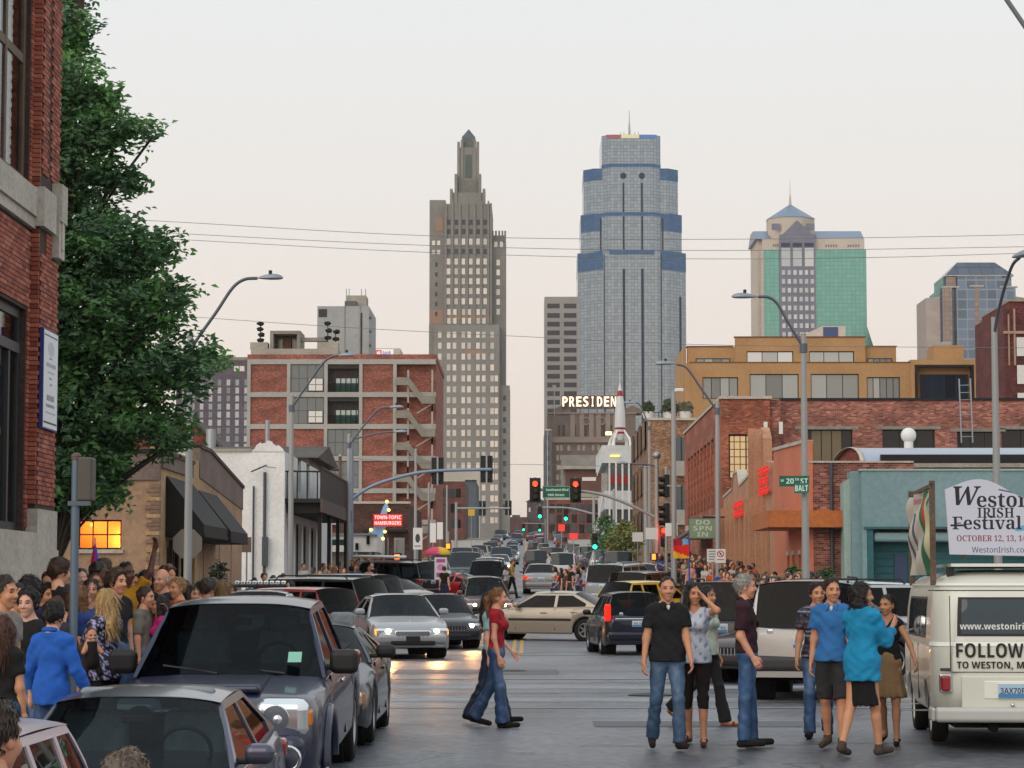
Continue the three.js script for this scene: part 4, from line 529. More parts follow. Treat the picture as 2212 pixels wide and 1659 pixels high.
{ // blue grey glass tower with setbacks
  const d = 1150, z = -d, X = u => ux(u, d), Y = v => vy(v, d), gl = curtain('#909da7', '#6a7682', 160, 1.6), bl = curtain('#4a6b90', '#3b5675', 161, 1.6), dkb = std(0x2c4563, 0.15, 0.6), line = std(0x1d2f47, 0.3, 0.5), o = thing('glass_setback_tower', 'tallest blue grey glass tower with setbacks and a rooftop mast', 'building');
  const T = (name, u0, u1, v0, v1, zf, c, m = gl) => part(o, name, prism(X(u0), X(u1), v1 ? Y(v1) : gy(d) - 2, Y(v0), z - 40, z + zf, c), m);
  T('top_tier', 1301, 1429, 291, 361, 0, 4); T('second_tier', 1262, 1468, 361, 465, -4, 5); T('centre_bay', 1302, 1428.5, 361, 465, 0, 4); T('third_tier', 1256, 1476, 465, 543, -3.5, 6); T('centre_bay', 1300, 1430, 465, 543, 0.8, 4); T('main_tier', 1249, 1485, 543, 0, -2.5, 9); T('centre_bay', 1303, 1427, 543, 0, 1.6, 1.5);
  for (const [u0, u1, v0, v1, zf, c] of [[1300.5, 1429.5, 353.5, 361, 0.12, 4], [1255.5, 1476.5, 459, 467, -3.3, 6], [1299.5, 1430.5, 459, 467, 1, 4], [1248.5, 1485.5, 541, 551, -2.3, 9], [1299.5, 1430.5, 541, 551, 1.9, 4], [1261.5, 1468.5, 361.2, 387, -3.85, 5], [1255.5, 1476.5, 467.2, 497, -3.35, 6], [1248.5, 1485.5, 551.2, 582, -2.35, 9]]) T('blue_band', u0, u1, v0, v1, zf, c, bl);
  for (const [u, v0, v1, zz, w] of [[1347.5, 395, 458, 0.05, 0.9], [1387.5, 395, 458, 0.05, 0.9], [1347.5, 468, 540, 0.85, 0.9], [1387.5, 468, 540, 0.85, 0.9], [1347.5, 582, 0, 1.65, 1.2], [1387.5, 582, 0, 1.65, 1.2], [1305, 551, 0, 1.65, 0.5], [1428, 551, 0, 1.65, 0.5], [1470, 640, 0, -2.4, 1.1], [1298, 470, 540, -3.3, 0.6], [1433, 470, 540, -3.3, 0.6]]) part(o, 'dark_rib', bx(X(u) - w / 2, X(u) + w / 2, v1 ? Y(v1) : gy(d), Y(v0), z + zz, z + zz + 0.3), line);
  for (const u of [1347.5, 1387.5]) part(o, 'round_vent', new THREE.CylinderGeometry(1.5, 1.5, 0.5, 20).rotateX(Math.PI / 2).translate(X(u), Y(380), z + 0.2), line);
  [['#8a4a50', 1310, 1342], ['#c9c39a', 1343, 1382], ['#3f6ca5', 1383, 1420]].forEach(([c, a, b]) => part(o, 'crown_light_strip', bx(X(a), X(b), Y(299), Y(291.5), z, z + 0.3), std(c, 0.4, 0, { emissive: c, emissiveIntensity: 0.35 })));
  part(o, 'mast_base', prism(X(1340), X(1390), Y(291), Y(284), z - 24, z - 10, 3), M.galvDark); part(o, 'mast', [cyl(V(X(1364), Y(286), z - 16), V(X(1364), Y(255), z - 16), 0.7, 0.4), cyl(V(X(1364), Y(255), z - 16), V(X(1364), Y(224), z - 16), 0.3, 0.1), ...[1345, 1352, 1376, 1384].map(u => cyl(V(X(u), Y(286), z - 16), V(X(u), Y(272), z - 16), 0.15))], M.galv);
}
{ // teal tower with turret
  const d = 1350, z = -d, X = u => ux(u, d), Y = v => vy(v, d), g0 = gy(d), teal = curtain('#74aca3', '#62958e', 170, 2.4, 0.03), wst = mottle('#b8ada2', '#cbc0b4', 171, 30), grey = mottle('#6b7080', '#7a7f90', 172, 20), roof = std(0x6b849c, 0.4, 0.3), o = thing('teal_tower', 'teal glass tower with a pale turret and blue pyramid roof', 'building');
  part(o, 'glass_body', bx(X(1649), X(1872), g0, Y(539.5), z - 50, z), teal); part(o, 'side_strip', bx(X(1639), X(1648.5), g0, Y(512), z - 48, z - 6), wst); part(o, 'white_edge', bx(X(1645), X(1649.5), g0, Y(540), z - 4, z + 0.5), wst); part(o, 'attic', bx(X(1648), X(1869), Y(539.5), Y(515), z - 48, z - 1), wst);
  const slope = (u0, u1) => extrude(poly([[0, Y(515)], [14, Y(491)], [30, Y(491)], [44, Y(515)]]), X(u1) - X(u0)).rotateY(Math.PI / 2).translate(X(u0), 0, z - 2); for (const g of [slope(1767, 1869), slope(1633, 1664)]) part(o, 'slope_roof', g, roof);
  part(o, 'turret', new THREE.CylinderGeometry(14.2, 14.2, Y(468) - Y(515), 8).rotateY(Math.PI / 8).translate(X(1714.5), (Y(468) + Y(515)) / 2, z - 14), wst); part(o, 'turret_roof', new THREE.ConeGeometry(14.6, Y(433) - Y(468), 8, 1).rotateY(Math.PI / 8).translate(X(1714.5), (Y(433) + Y(468)) / 2, z - 14), roof); part(o, 'finial', [cyl(V(X(1714.5), Y(436), z - 14), V(X(1714.5), Y(415), z - 14), 0.9, 0.4), cyl(V(X(1714.5), Y(415), z - 14), V(X(1714.5), Y(381), z - 14), 0.25, 0.1)], wst);
  winRow(o, [X(1678), X(1752)], [Y(490)], 5, 3.8, z - 0.9, grey); part(o, 'dark_bay', bx(X(1684), X(1762), g0, Y(508), z - 1, z + 1.5), grey); part(o, 'gable', extrude(poly([[X(1690), Y(508)], [X(1756), Y(508)], [X(1722.5), Y(477)]]), 2).translate(0, 0, z - 0.4), grey);
  const pl = [std(0xc2c8cc, 0.12, 0.9), std(0xb2babf, 0.12, 0.9)]; winRow(o, [1697.5, 1722.5, 1748].map(X), [Y(557)], 5.0, 10.4, z + 1.6, pl); winRow(o, [1697.5, 1722.5, 1748].map(X), [Y(530)], 5.2, 2.2, z + 1.6, std(0x22324e, 0.2, 0.4)); winRow(o, [1692, 1704.5, 1717, 1729.5, 1741.6, 1754].map(X), Array.from({ length: 8 }, (_, i) => Y(590 + i * 19.1)), 1.9, 2.7, z + 1.6, pl);
  winRow(o, span(X(1672), X(1686), 4), [Y(530)], 0.7, 1.6, z - 0.9, grey); winRow(o, span(X(1786), X(1808), 5), [Y(531)], 0.8, 1.5, z - 0.9, grey); winRow(o, span(X(1834), X(1856), 5), [Y(531)], 0.8, 1.5, z - 0.9, grey); part(o, 'flare', extrude(poly([[X(1872), g0], [X(1890), g0], [X(1890), Y(742)], [X(1874), Y(690)], [X(1872), Y(690)]]), 30).translate(0, 0, z - 40), teal);
  const q = thing('rooftop_vent_house', 'pale rooftop structure with a sloped end in front of the teal tower', 'building'), dd = 400, QX = u => ux(u, dd), QY = v => vy(v, dd); part(q, 'wall', extrude(poly([[QX(1741), gy(dd)], [QX(1828), gy(dd)], [QX(1828), QY(705)], [QX(1778), QY(705)], [QX(1741), QY(722)]]), 10).translate(0, 0, -dd - 10), wst); part(q, 'window', bx(QX(1780), QX(1812), QY(728), QY(707), -dd + 0.002, -dd + 0.1), std(0x3e5279, 0.15, 0.4));
}
{ // dark glass tower at the far right
  const d = 1200, z = -d, X = u => ux(u, d), Y = v => vy(v, d), gl = curtain('#66788c', '#8c98a4', 180, 5, 0.12), pk = curtain('#8f837e', '#766a66', 181, 2.4), o = thing('dark_glass_tower', 'dark blue glass tower with chamfered roof at the right of the skyline', 'building'), roof = curtain('#5a6672', '#454f59', 182, 6);
  part(o, 'body', prism(X(2036), X(2200), gy(d), Y(620), z - 40, z, 7), gl); part(o, 'upper', prism(X(2044), X(2192), Y(620), Y(594), z - 36, z - 2, 6), gl); part(o, 'wing', prism(X(2010), X(2230), gy(d), Y(637), z - 44, z - 6, 9), mottle('#9a918c', '#aca39e', 184, 12));
  { const x0 = X(2044), x1 = X(2192), a = X(2076), b = X(2158), y0 = Y(594), y1 = Y(562), zf = z - 2, zb = z - 36, P = [x0, y0, zf, x1, y0, zf, b, y1, zf - 8, a, y1, zf - 8, x0, y0, zb, x1, y0, zb, b, y1, zb + 8, a, y1, zb + 8]; part(o, 'roof', toCreasedNormals(mesh(P, [0, 1, 2, 0, 2, 3, 1, 5, 6, 1, 6, 2, 5, 4, 7, 5, 7, 6, 4, 0, 3, 4, 3, 7, 3, 2, 6, 3, 6, 7], P.filter((_, i) => i % 3 < 2)), 0.2), roof); }
  part(o, 'pale_strip', [bx(X(2036), X(2056), gy(d), Y(622), z - 1, z + 0.12), bx(X(2105), X(2115), gy(d), Y(618), z, z + 0.25), bx(X(2046), X(2066), Y(620), Y(598), z - 3, z - 1.9)], pk); part(o, 'cornice', [bx(X(2044), X(2192), Y(596), Y(594), z - 5, z - 1.7), bx(X(2036), X(2072), Y(622), Y(619), z - 2, z + 0.3), bx(X(2095), X(2125), Y(620), Y(617), z - 2, z + 0.4), bx(X(2160), X(2198), Y(622), Y(619), z - 2, z + 0.3)], M.stone); part(o, 'roof_hip', [2104, 2134].map(u => bx(X(u) - 0.2, X(u) + 0.2, Y(594), Y(592), z - 2.5, z - 1.5)), M.galvDark);
  block('grey_office_slab', 'grey office slab with paired ribbon windows beside the glass tower', [1176, 1251], 641, 1050, 30, mottle('#8b8987', '#9b9998', 183, 20), (o, x0, x1, y0, y1, zz) => { const X = u => ux(u, 1050), Y = v => vy(v, 1050); winRow(o, [X(1195.5), X(1231.5)], [Y(661), ...Array.from({ length: 22 }, (_, i) => Y(681.5 + i * 18.75))], 5.5, 2.1, zz, std(0x2d3440, 0.2, 0.2)); });
}
{ // hotel with roof sign
  const d = 950, z = -d, X = u => ux(u, d), Y = v => vy(v, d), br = mottle('#6f625d', '#82746d', 190, 14), tr = mottle('#8f8078', '#a09189', 191, 10), dk = std(0x262a30, 0.3), o = thing('old_hotel', 'old brown brick hotel with arched gables below its lit roof sign', 'building'), g0 = gy(d);
  part(o, 'wall', bx(X(1182), X(1372), g0, Y(893), z - 30, z), br); for (const u of [1213, 1365]) part(o, 'gable', extrude(poly([[X(u - 20), Y(893)], [X(u + 20), Y(893)], [X(u + 18), Y(884)], [X(u), Y(876)], [X(u - 18), Y(884)]]), 12).translate(0, 0, z - 11.5), br);
  part(o, 'cornice', [bx(X(1180), X(1374), Y(956), Y(944), z - 1, z + 1), bx(X(1181), X(1373), Y(894), Y(891), z - 0.8, z + 0.6)], tr); for (const u of [1236, 1256, 1276, 1292, 1312, 1328]) part(o, 'pilaster', bx(X(u) - 0.9, X(u) + 0.9, Y(944), Y(894), z, z + 0.4), tr); winRow(o, [1207, 1217, 1241, 1264, 1272, 1296, 1303, 1318].map(X), [Y(930)], 1.1, 4.2, z + 0.1, dk); for (const u of [1265, 1299, 1334]) part(o, 'roundel', new THREE.TorusGeometry(1.4, 0.3, 6, 20).translate(X(u), Y(910), z + 0.3), tr); winRow(o, [1204, 1212, 1228, 1249, 1260, 1280, 1292].map(X), Array.from({ length: 9 }, (_, i) => Y(968 + i * 21)), 1.1, 2.2, z + 0.1, std(0x8e8a86, 0.2, 0.5)); part(o, 'side_wing', bx(X(1182), X(1192), g0, Y(940), z, z + 8), br);
  const font = await new FontLoader().loadAsync('fonts/droid/droid_sans_bold.typeface.json'); globalThis.FONT = font;
  const s = thing('roof_sign', 'lit white letters on a frame on the old hotel roof', 'sign', [X(1213), Y(878.5), z + 1]); const H = Y(857) - Y(878.5); const word = 'PRESIDENT'; let x = 0; const adv = (X(1332) - X(1213)) / 8; const lm = M.glow(0xffe9c4, 2.0), bk = std(0x4b1d12, 0.6);
  for (const ch of word) { const g = new TextGeometry(ch, { font, size: H, depth: 0.3, curveSegments: 3 }); g.computeBoundingBox(); const b = g.boundingBox, w = b.max.x - b.min.x, tw = ch === 'I' ? adv * 0.3 : adv * 0.74; g.translate(-b.min.x, 0, 0).scale(tw / w, 1, 1); part(s, 'letter', g.translate(x + (ch === 'I' ? adv * 0.3 : adv * 0.1), 0, 0), lm); part(s, 'letter_tray', bx(x, x + adv * 0.93, -0.5, H + 0.4, -0.5, -0.3), bk); x += adv; } part(s, 'frame', [bx(0, x, -0.9, -0.55, -0.8, -0.4), ...span(0.5, x - 0.5, 8).map(q => bx(q - 0.15, q + 0.15, -3.4, -0.5, -0.8, -0.5))], M.galvDark);
  const f = thing('flag_pole', 'flag pole with a small drooping flag in front of the old hotel', 'flag'); part(f, 'pole', cyl(V(X(1197), Y(900), z + 0.8), V(X(1197), Y(833), z + 0.8), 0.2), M.galv); part(f, 'flag', bx(X(1193), X(1201), Y(842), Y(832), z + 0.9, z + 1), std(0xb59aa0, 0.9));
  block('stepped_parking_block', 'pale stepped concrete block in front of the old hotel', [1216, 1305], 983, 520, 30, mottle('#7d7a78', '#908d8a', 192, 10), (o, x0, x1, y0, y1, zz) => { const X = u => ux(u, 520), Y = v => vy(v, 520); part(o, 'dark_storey', [bx(x0 + 0.5, x1, Y(1062), Y(1015), zz, zz + 0.4), bx(x0, x1, Y(1105), Y(1075), zz, zz + 0.4)], mottle('#5b3c36', '#6b4a43', 193, 6)); part(o, 'ledge', [bx(x0 - 1.2, x1, Y(1014), Y(1006), zz, zz + 1.5), bx(x0, x1, Y(1074), Y(1063), zz, zz + 1)], M.concrete); winRow(o, [X(1272)], [Y(1035)], 3, 0.8, zz + 0.45, M.glassPale); });
  block('red_brick_block_far', 'far red brick block below the hotel on the right of the street', [1180, 1300], 1080, 430, 20, brickMat(['#6a3a36', '#744440'], '#6b5650', 194), (o, x0, x1, y0, y1, zz) => { winRow(o, span(x0 + 1, x1 - 1, 7), span(y0 + 3, y1 - 1.5, 3), 0.9, 1.5, zz, [M.winDark, M.glassMid]); part(o, 'coping', bx(x0 - 0.1, x1, y1, y1 + 0.4, zz - 1, zz + 0.1), M.stone); });
  block('grey_street_block', 'narrow tall grey building left of the hotel front', [1176, 1190], 930, 640, 40, mottle('#565a60', '#656970', 195, 10), (o, x0, x1, y0, y1, zz) => { winRow(o, [lerp(x0, x1, 0.5)], span(y0 + 4, y1 - 2, 10), 0.7, 1.4, zz, M.winDark); part(o, 'parapet', bx(x0 - 0.1, x1 + 0.1, y1, y1 + 0.4, zz - 1, zz + 0.1), M.stone); });
  // street end and the left row up the hill
  block('hip_roof_tower', 'small brown tower with a hipped roof closing the street', [1138, 1176], 1083, 1150, 15, mottle('#4a4047', '#574c53', 196, 8), (o, x0, x1, y0, y1, zz) => { part(o, 'roof', new THREE.ConeGeometry((x1 - x0) * 0.8, 2.6, 4).rotateY(Math.PI / 4).translate((x0 + x1) / 2, y1 + 1.2, zz - (x1 - x0) / 2), std(0x3a3a44, 0.7)); winRow(o, [lerp(x0, x1, 0.15), lerp(x0, x1, 0.75)], [y1 - 4], 0.9, 2, zz, M.glassPale); });
  block('low_brick_end', 'low brick building at the end of the street', [1098, 1140], 1117, 1140, 15, mottle('#54383c', '#624549', 197, 8), (o, x0, x1, y0, y1, zz) => { part(o, 'parapet', bx(lerp(x0, x1, 0.2), lerp(x0, x1, 0.6), y1, y1 + 1, zz - 2, zz), M.roofing); });
  block('brick_row_house', 'red brick building up the hill on the left of the street', [942, 1003], 1040, 420, 30, brickMat(['#5f3431', '#6b3d39'], '#63504b', 198), (o, x0, x1, y0, y1, zz) => { winRow(o, span(x0 + 1, x1 - 1, 4), span(y0 + 4, y1 - 2, 3), 0.8, 1.5, zz, [M.glassMid, M.winDark]); part(o, 'coping', bx(x0, x1 + 0.1, y1, y1 + 0.3, zz - 1, zz + 0.1), M.stone); });
  block('blue_grey_building', 'blue grey blank side wall up the hill on the left', [1003, 1029], 1040, 520, 30, mottle('#4e5a63', '#5c6871', 199, 8), (o, x0, x1, y0, y1, zz) => part(o, 'coping', bx(x0 - 0.1, x1 + 0.1, y1, y1 + 0.3, zz - 1, zz + 0.1), M.darkMetal));
  block('pale_lintel_building', 'pale concrete building with a wide top band far up on the left', [958, 1037], 1018, 620, 20, mottle('#a5a097', '#b5b0a7', 200, 10), (o, x0, x1, y0, y1, zz) => winRow(o, span(x0 + 1.5, x1 - 1.5, 5), span(y0 + 4, y1 - 3, 4), 1.1, 1.6, zz, [M.glassMid, M.winDark]));
  block('dark_brick_shop', 'dark brown brick shop behind the arrow sign', [735, 884], 1088, 205, 25, brickMat(['#4a302b', '#553832', '#402824'], '#4b3a35', 201), (o, x0, x1, y0, y1, zz) => { part(o, 'coping', bx(x0 - 0.1, x1 + 0.1, y1, y1 + 0.2, zz - 1, zz + 0.1), M.stone); winRow(o, span(x0 + 1, x1 - 0.8, 4), [y0 + 2.7], 0.9, 1.8, zz, [M.glassPale, M.winDark]); part(o, 'awning', bx(x0 + 2, x1, y0 + 4.1, y0 + 4.3, zz, zz + 1.1), M.darkMetal); });
  const p = block('street_front_row', 'long low brick shop row on the left past the concrete frame building', [884, 942], 1075, 300, 60, brickMat(['#5a3a34', '#66443d'], '#5d4a44', 202), (o, x0, x1, y0, y1, zz) => winRow(o, span(x0 + 0.6, x1 - 0.4, 3), span(y0 + 3, y1 - 1.5, 2), 0.7, 1.5, zz, M.winDark));
}
{ // white diner hut and its arrow sign
  const d = 140, X = u => ux(u, d), Y = v => vy(v, d), z = -d, o = thing('white_diner_hut', 'small white boxy diner on posts behind the pavement crowd', 'building');
  part(o, 'box', bx(X(703), X(815), Y(1192), Y(1155), z - 5, z), M.white); part(o, 'base', bx(X(708), X(812), gy(d), Y(1192), z - 4.6, z - 0.5), M.darkConc); windowIn(o, frame(SOUTH, 0, 0, z + 0.25), [X(792), Y(1176), X(799) - X(792), 0.5], { cols: 1, rows: 1, glass: M.winDark }); windowIn(o, frame(SOUTH, 0, 0, z + 0.25), [X(768), Y(1188), X(775) - X(768), 0.4], { cols: 1, rows: 1, glass: M.glass }); part(o, 'roof_edge', bx(X(701), X(817), Y(1156), Y(1152), z - 5.1, z + 0.15), M.galv); part(o, 'post', [770, 800, 812].map(u => bx(X(u) - 0.06, X(u) + 0.06, gy(d), Y(1192), z - 0.3, z - 0.1)), M.galv);
  const s = thing('neon_arrow_sign', 'red neon hamburger sign over a pale blue arrow', 'neon sign', [X(842), gy(d), z + 2]), S = u => X(u) - X(842), T = v => Y(v) - gy(d);
  part(s, 'post', [bx(S(838) - 0.08, S(838) + 0.08, 0, T(1120), -0.5, -0.34)], M.galvDark); part(s, 'arrow', extrude(poly([[S(839), T(1086)], [S(843), T(1098)], [S(834), T(1130)], [S(842), T(1136)], [S(832), T(1148)], [S(834), T(1172)], [S(818), T(1156)], [S(800), T(1152)], [S(814), T(1138)], [S(826), T(1112)], [S(832), T(1096)]]), 0.2).translate(0, 0, -0.3), std(0x7fa6cc, 0.4, 0, { emissive: 0x6f9fd0, emissiveIntensity: 0.25 }));
  const face = canvasMat(256, 112, (g, w, h) => { g.fillStyle = '#c8201c'; g.fillRect(0, 0, w, h); g.fillStyle = '#ffd9d0'; g.font = 'bold 46px sans-serif'; g.textAlign = 'center'; g.fillText('TOWN-TOPIC', w / 2, 46, 240); g.fillText('HAMBURGERS', w / 2, 98, 240); }, { emit: 0.9 });
  part(s, 'box', bx(S(812), S(873), T(1139), T(1113), -0.05, 0.25), std(0xa3161a, 0.5)); part(s, 'lit_face', card(S(873) - S(812), T(1113) - T(1139), (S(812) + S(873)) / 2, (T(1113) + T(1139)) / 2, 0.26), face);
  for (const [u, v] of [[840, 1086], [844, 1104], [806, 1146], [832, 1165], [836, 1150], [820, 1118]]) part(s, 'bulb', sph(0.09, S(u), T(v), 0), M.glow(0xffc860, 4));
}
// ---------------------------------------------------------------- street lamps, signals, signs, wires
const lampHead = (len, w) => { const g = new THREE.SphereGeometry(1, 18, 10), p = g.attributes.position; for (let i = 0; i < p.count; i++) { let x = p.getX(i), y = p.getY(i), z = p.getZ(i); if (y < 0) y *= 0.35; const t = (x + 1) / 2; p.setXYZ(i, x * len / 2, y * w * 0.42 * (0.55 + 0.45 * t), z * w / 2 * (0.5 + 0.5 * t)); } g.computeVertexNormals(); return g; };
const postM = std(0x9a9c9c, 0.55, 0.35), armM = std(0x5d646d, 0.5, 0.5), headM = std(0x8a939c, 0.45, 0.4);
function lamp(label, u, v, d, pts, tipU, tipV) {
  const b = at(u, HOR, d), g0 = gy(d) + KERB, o = thing('street_lamp', label, 'street lamp', [b.x, g0, -d], 0, 'street lamps along the kerbs');
  const L = (a, c) => { const p = at(a, c, d); return V(p.x - b.x, p.y - g0, 0); };
  const H = L(u, v).y; part(o, 'post', cyl(V(0, 0, 0), V(0, H, 0), 0.115, 0.075, 14), postM); part(o, 'base', [cyl(V(0, 0, 0), V(0, 0.12, 0), 0.2, 0.18, 14)], postM); part(o, 'cap', sph(0.08, 0, H, 0, 1, 0.6, 1), postM);
  const P = pts.map(p => L(...p)); part(o, 'arm', tube(P, 0.042, 8, 32), armM);
  const e = P[P.length - 1], t = L(tipU, tipV), len = Math.abs(t.x - e.x), h = part(o, 'lamp_head', lampHead(Math.max(len, 0.62), 0.34), headM); h.position.set((e.x + t.x) / 2, (e.y + t.y) / 2, 0); if (t.x < e.x) h.rotation.y = Math.PI;
  const q = part(h, 'photocell', cyl(V(0, 0.05, 0), V(0, 0.2, 0), 0.045), M.black); part(o, 'clamp', cyl(V(0, P[0].y - 0.12, 0), V(0, P[0].y + 0.12, 0), 0.11), armM); return o;
}
lamp('tall grey street lamp in front of the stop sign by the tan building', 405, 725, 61, [[409, 765], [420, 742], [466, 676], [508, 616], [530, 603], [556, 601]], 612, 601);
lamp('street lamp in front of the white building balcony', 627, 855, 86, [[629, 882], [636, 872], [668, 825], [702, 780], [716, 771], [730, 768]], 768, 768);
lamp('street lamp beside the left signal mast', 752, 940, 108, [[755, 962], [764, 948], [792, 912], [816, 886], [826, 881], [840, 880]], 872, 880);
lamp('street lamp carrying the green street name plates on the right', 1741, 722, 65, [[1737, 752], [1728, 738], [1700, 692], [1676, 652], [1660, 642], [1638, 641]], 1580, 642);
lamp('street lamp on the right in front of the red brick block', 1552, 866, 88, [[1549, 888], [1540, 875], [1510, 832], [1488, 800], [1478, 791], [1462, 787]], 1414, 785);
lamp('slim street lamp left of the brown brick block on the right', 1404, 912, 150, [[1403, 925], [1398, 912], [1390, 890], [1384, 878], [1380, 872], [1374, 871]], 1347, 870);
{ // lamp at the right edge whose arm points towards us
  const d = 61, u = 2157, b = at(u, HOR, d), g0 = gy(d), o = thing('street_lamp', 'street lamp at the right edge with its arm pointing at the camera', 'street lamp', [b.x, g0, -d], 0, 'street lamps along the kerbs'), Y = v => vy(v, d) - g0, H = Y(686);
  part(o, 'post', cyl(V(0, 0, 0), V(0, H, 0), 0.115, 0.075, 14), postM); part(o, 'base', cyl(V(0, 0, 0), V(0, 0.12, 0), 0.2, 0.18), postM); part(o, 'arm', tube([V(0, H - 0.45, 0), V(0.04, H, 0.25), V(0.12, H + 0.7, 0.9), V(0.2, H + 1.15, 1.5), V(0.26, H + 1.25, 2.0)], 0.042, 8, 30), armM); const h = part(o, 'lamp_head', lampHead(0.95, 0.42), headM); h.rotation.y = -Math.PI / 2 + 0.5; h.position.set(0.32, H + 1.26, 2.35);
}
{ const d = 104, b = at(1457, HOR, d), g0 = gy(d) + KERB, H = vy(848, d) - g0, o = thing('steel_pole', 'tall plain grey pole with a small camera among the right signals', 'pole', [b.x, g0, -d]); part(o, 'pole', cyl(V(0, 0, 0), V(0, H, 0), 0.12, 0.1, 14), postM); part(o, 'camera', rbx(0.4, 0.16, 0.16, 0.05, 0.25, H + 0.1, 0), M.white); part(o, 'cross_arm', bx(-0.3, 0.3, H * 0.55, H * 0.55 + 0.06, -0.03, 0.03), M.galv); }
for (const [u, v, d, label] of [[733, 985, 150, 'brown timber pole behind the left signal mast'], [897, 972, 190, 'pale pole in front of the outside stairs'], [926, 1045, 230, 'thin grey pole up the hill on the left'], [965, 1050, 260, 'second thin grey pole up the hill on the left'], [1183, 930, 420, 'tall grey pole in front of the hotel side'], [1327, 1060, 170, 'grey pole beside the small green trees'], [1395, 1010, 160, 'thin dark pole before the brown brick block']]) { const b = at(u, HOR, d), g0 = gy(d) + KERB, H = vy(v, d) - g0, o = thing('utility_pole', label, 'pole', [b.x, g0, -d]); part(o, 'pole', cyl(V(0, 0, 0), V(0, H, 0), 0.13, 0.1, 8), u === 733 ? M.wood : postM); part(o, 'cap', sph(0.11, 0, H, 0), M.galv); }
// traffic signal head, 3 lenses; lit: index from the top; looks towards +z
const sigBody = std(0x101012, 0.6), LC = [0xff3018, 0xffb020, 0x20ffb0];
function sigHead(parent, x, y, z, lit, turn = 0, s = 1, backplate = true) {
  const h = new THREE.Group(); h.name = 'signal_head'; parent.add(h); h.position.set(x, y, z); h.rotation.y = turn; h.scale.setScalar(s);
  part(h, 'housing', [rbx(0.36, 1.06, 0.22, 0.04), ...(backplate ? [bx(-0.3, 0.3, -0.66, 0.66, -0.06, -0.03)] : [])], sigBody);
  for (let i = 0; i < 3; i++) { const on = lit === i; part(h, on ? 'lit_lens' : 'lens', new THREE.CylinderGeometry(0.14, 0.14, 0.04, 18).rotateX(Math.PI / 2).translate(0, 0.34 - i * 0.34, 0.12), on ? M.glow(LC[i], 5) : std([0x2a0807, 0x2a1c06, 0x06201a][i], 0.3)); part(h, 'visor', new THREE.CylinderGeometry(0.165, 0.165, 0.24, 14, 1, true, Math.PI * 0.35, Math.PI * 1.3).rotateX(Math.PI / 2).rotateZ(Math.PI).translate(0, 0.34 - i * 0.34, 0.22), sigBody); }
  if (turn === 0 || lit === undefined) part(h, 'clamp', bx(-0.04, 0.04, -0.7, 0.7, -0.17, -0.11), M.galv); return h;
}
function signalLight(p, c, i) { const l = new THREE.PointLight(c, i); l.position.copy(p); l.castShadow = true; scene.add(l); }
function mast(label, u, v, d, pts, heads, o = {}) {
  const b = at(u, HOR, d), g0 = gy(d) + KERB, t = thing('signal_mast', label, 'traffic signal', [b.x, g0, -d]), L = (a, c) => { const p = at(a, c, d); return V(p.x - b.x, p.y - g0, 0); };
  part(t, 'pole', cyl(V(0, 0, 0), V(0, L(u, v).y, 0), 0.15, 0.11, 14), o.mat || postM); part(t, 'arm', tube(pts.map(p => L(...p)), 0.085, 10, 40), o.mat || postM); part(t, 'pole_base', cyl(V(0, 0, 0), V(0, 0.3, 0), 0.24, 0.2), o.mat || postM);
  for (const [hu, hv, lit, turn] of heads) { const p = L(hu, hv); sigHead(t, p.x, p.y, turn ? -0.2 : 0.25, lit, turn ? Math.PI : 0, o.s || 1, o.plate !== false); if (lit !== undefined && d < 160) signalLight(at(hu, hv - 8, d).add(V(0, 0, 0.5)), LC[lit], 3); } return [t, L];
}
const [mastL, LL] = mast('blue grey signal mast on the left with two signal backs over the road', 757, 945, 118, [[759, 1078], [800, 1052], [850, 1034], [905, 1021], [945, 1017], [1000, 1015], [1062, 1014]], [[945, 1017, undefined, 1], [1051, 1013, undefined, 1]], { mat: std(0x7d8fa3, 0.5, 0.4) });
part(mastL, 'lamp_arm', tube([LL(757, 950), LL(790, 942), LL(830, 934), LL(852, 933)], 0.04, 8), armM); { const p = LL(865, 933), h = part(mastL, 'lamp_head', lampHead(0.7, 0.34), headM); h.position.copy(p); }
const [mastR, LR] = mast('signal mast on the right with two red lights and a green guide sign', 1420, 984, 130, [[1417, 1118], [1380, 1100], [1335, 1080], [1290, 1066], [1250, 1061], [1200, 1059], [1148, 1057]], [[1156, 1059, 0], [1243, 1060, 0]]);
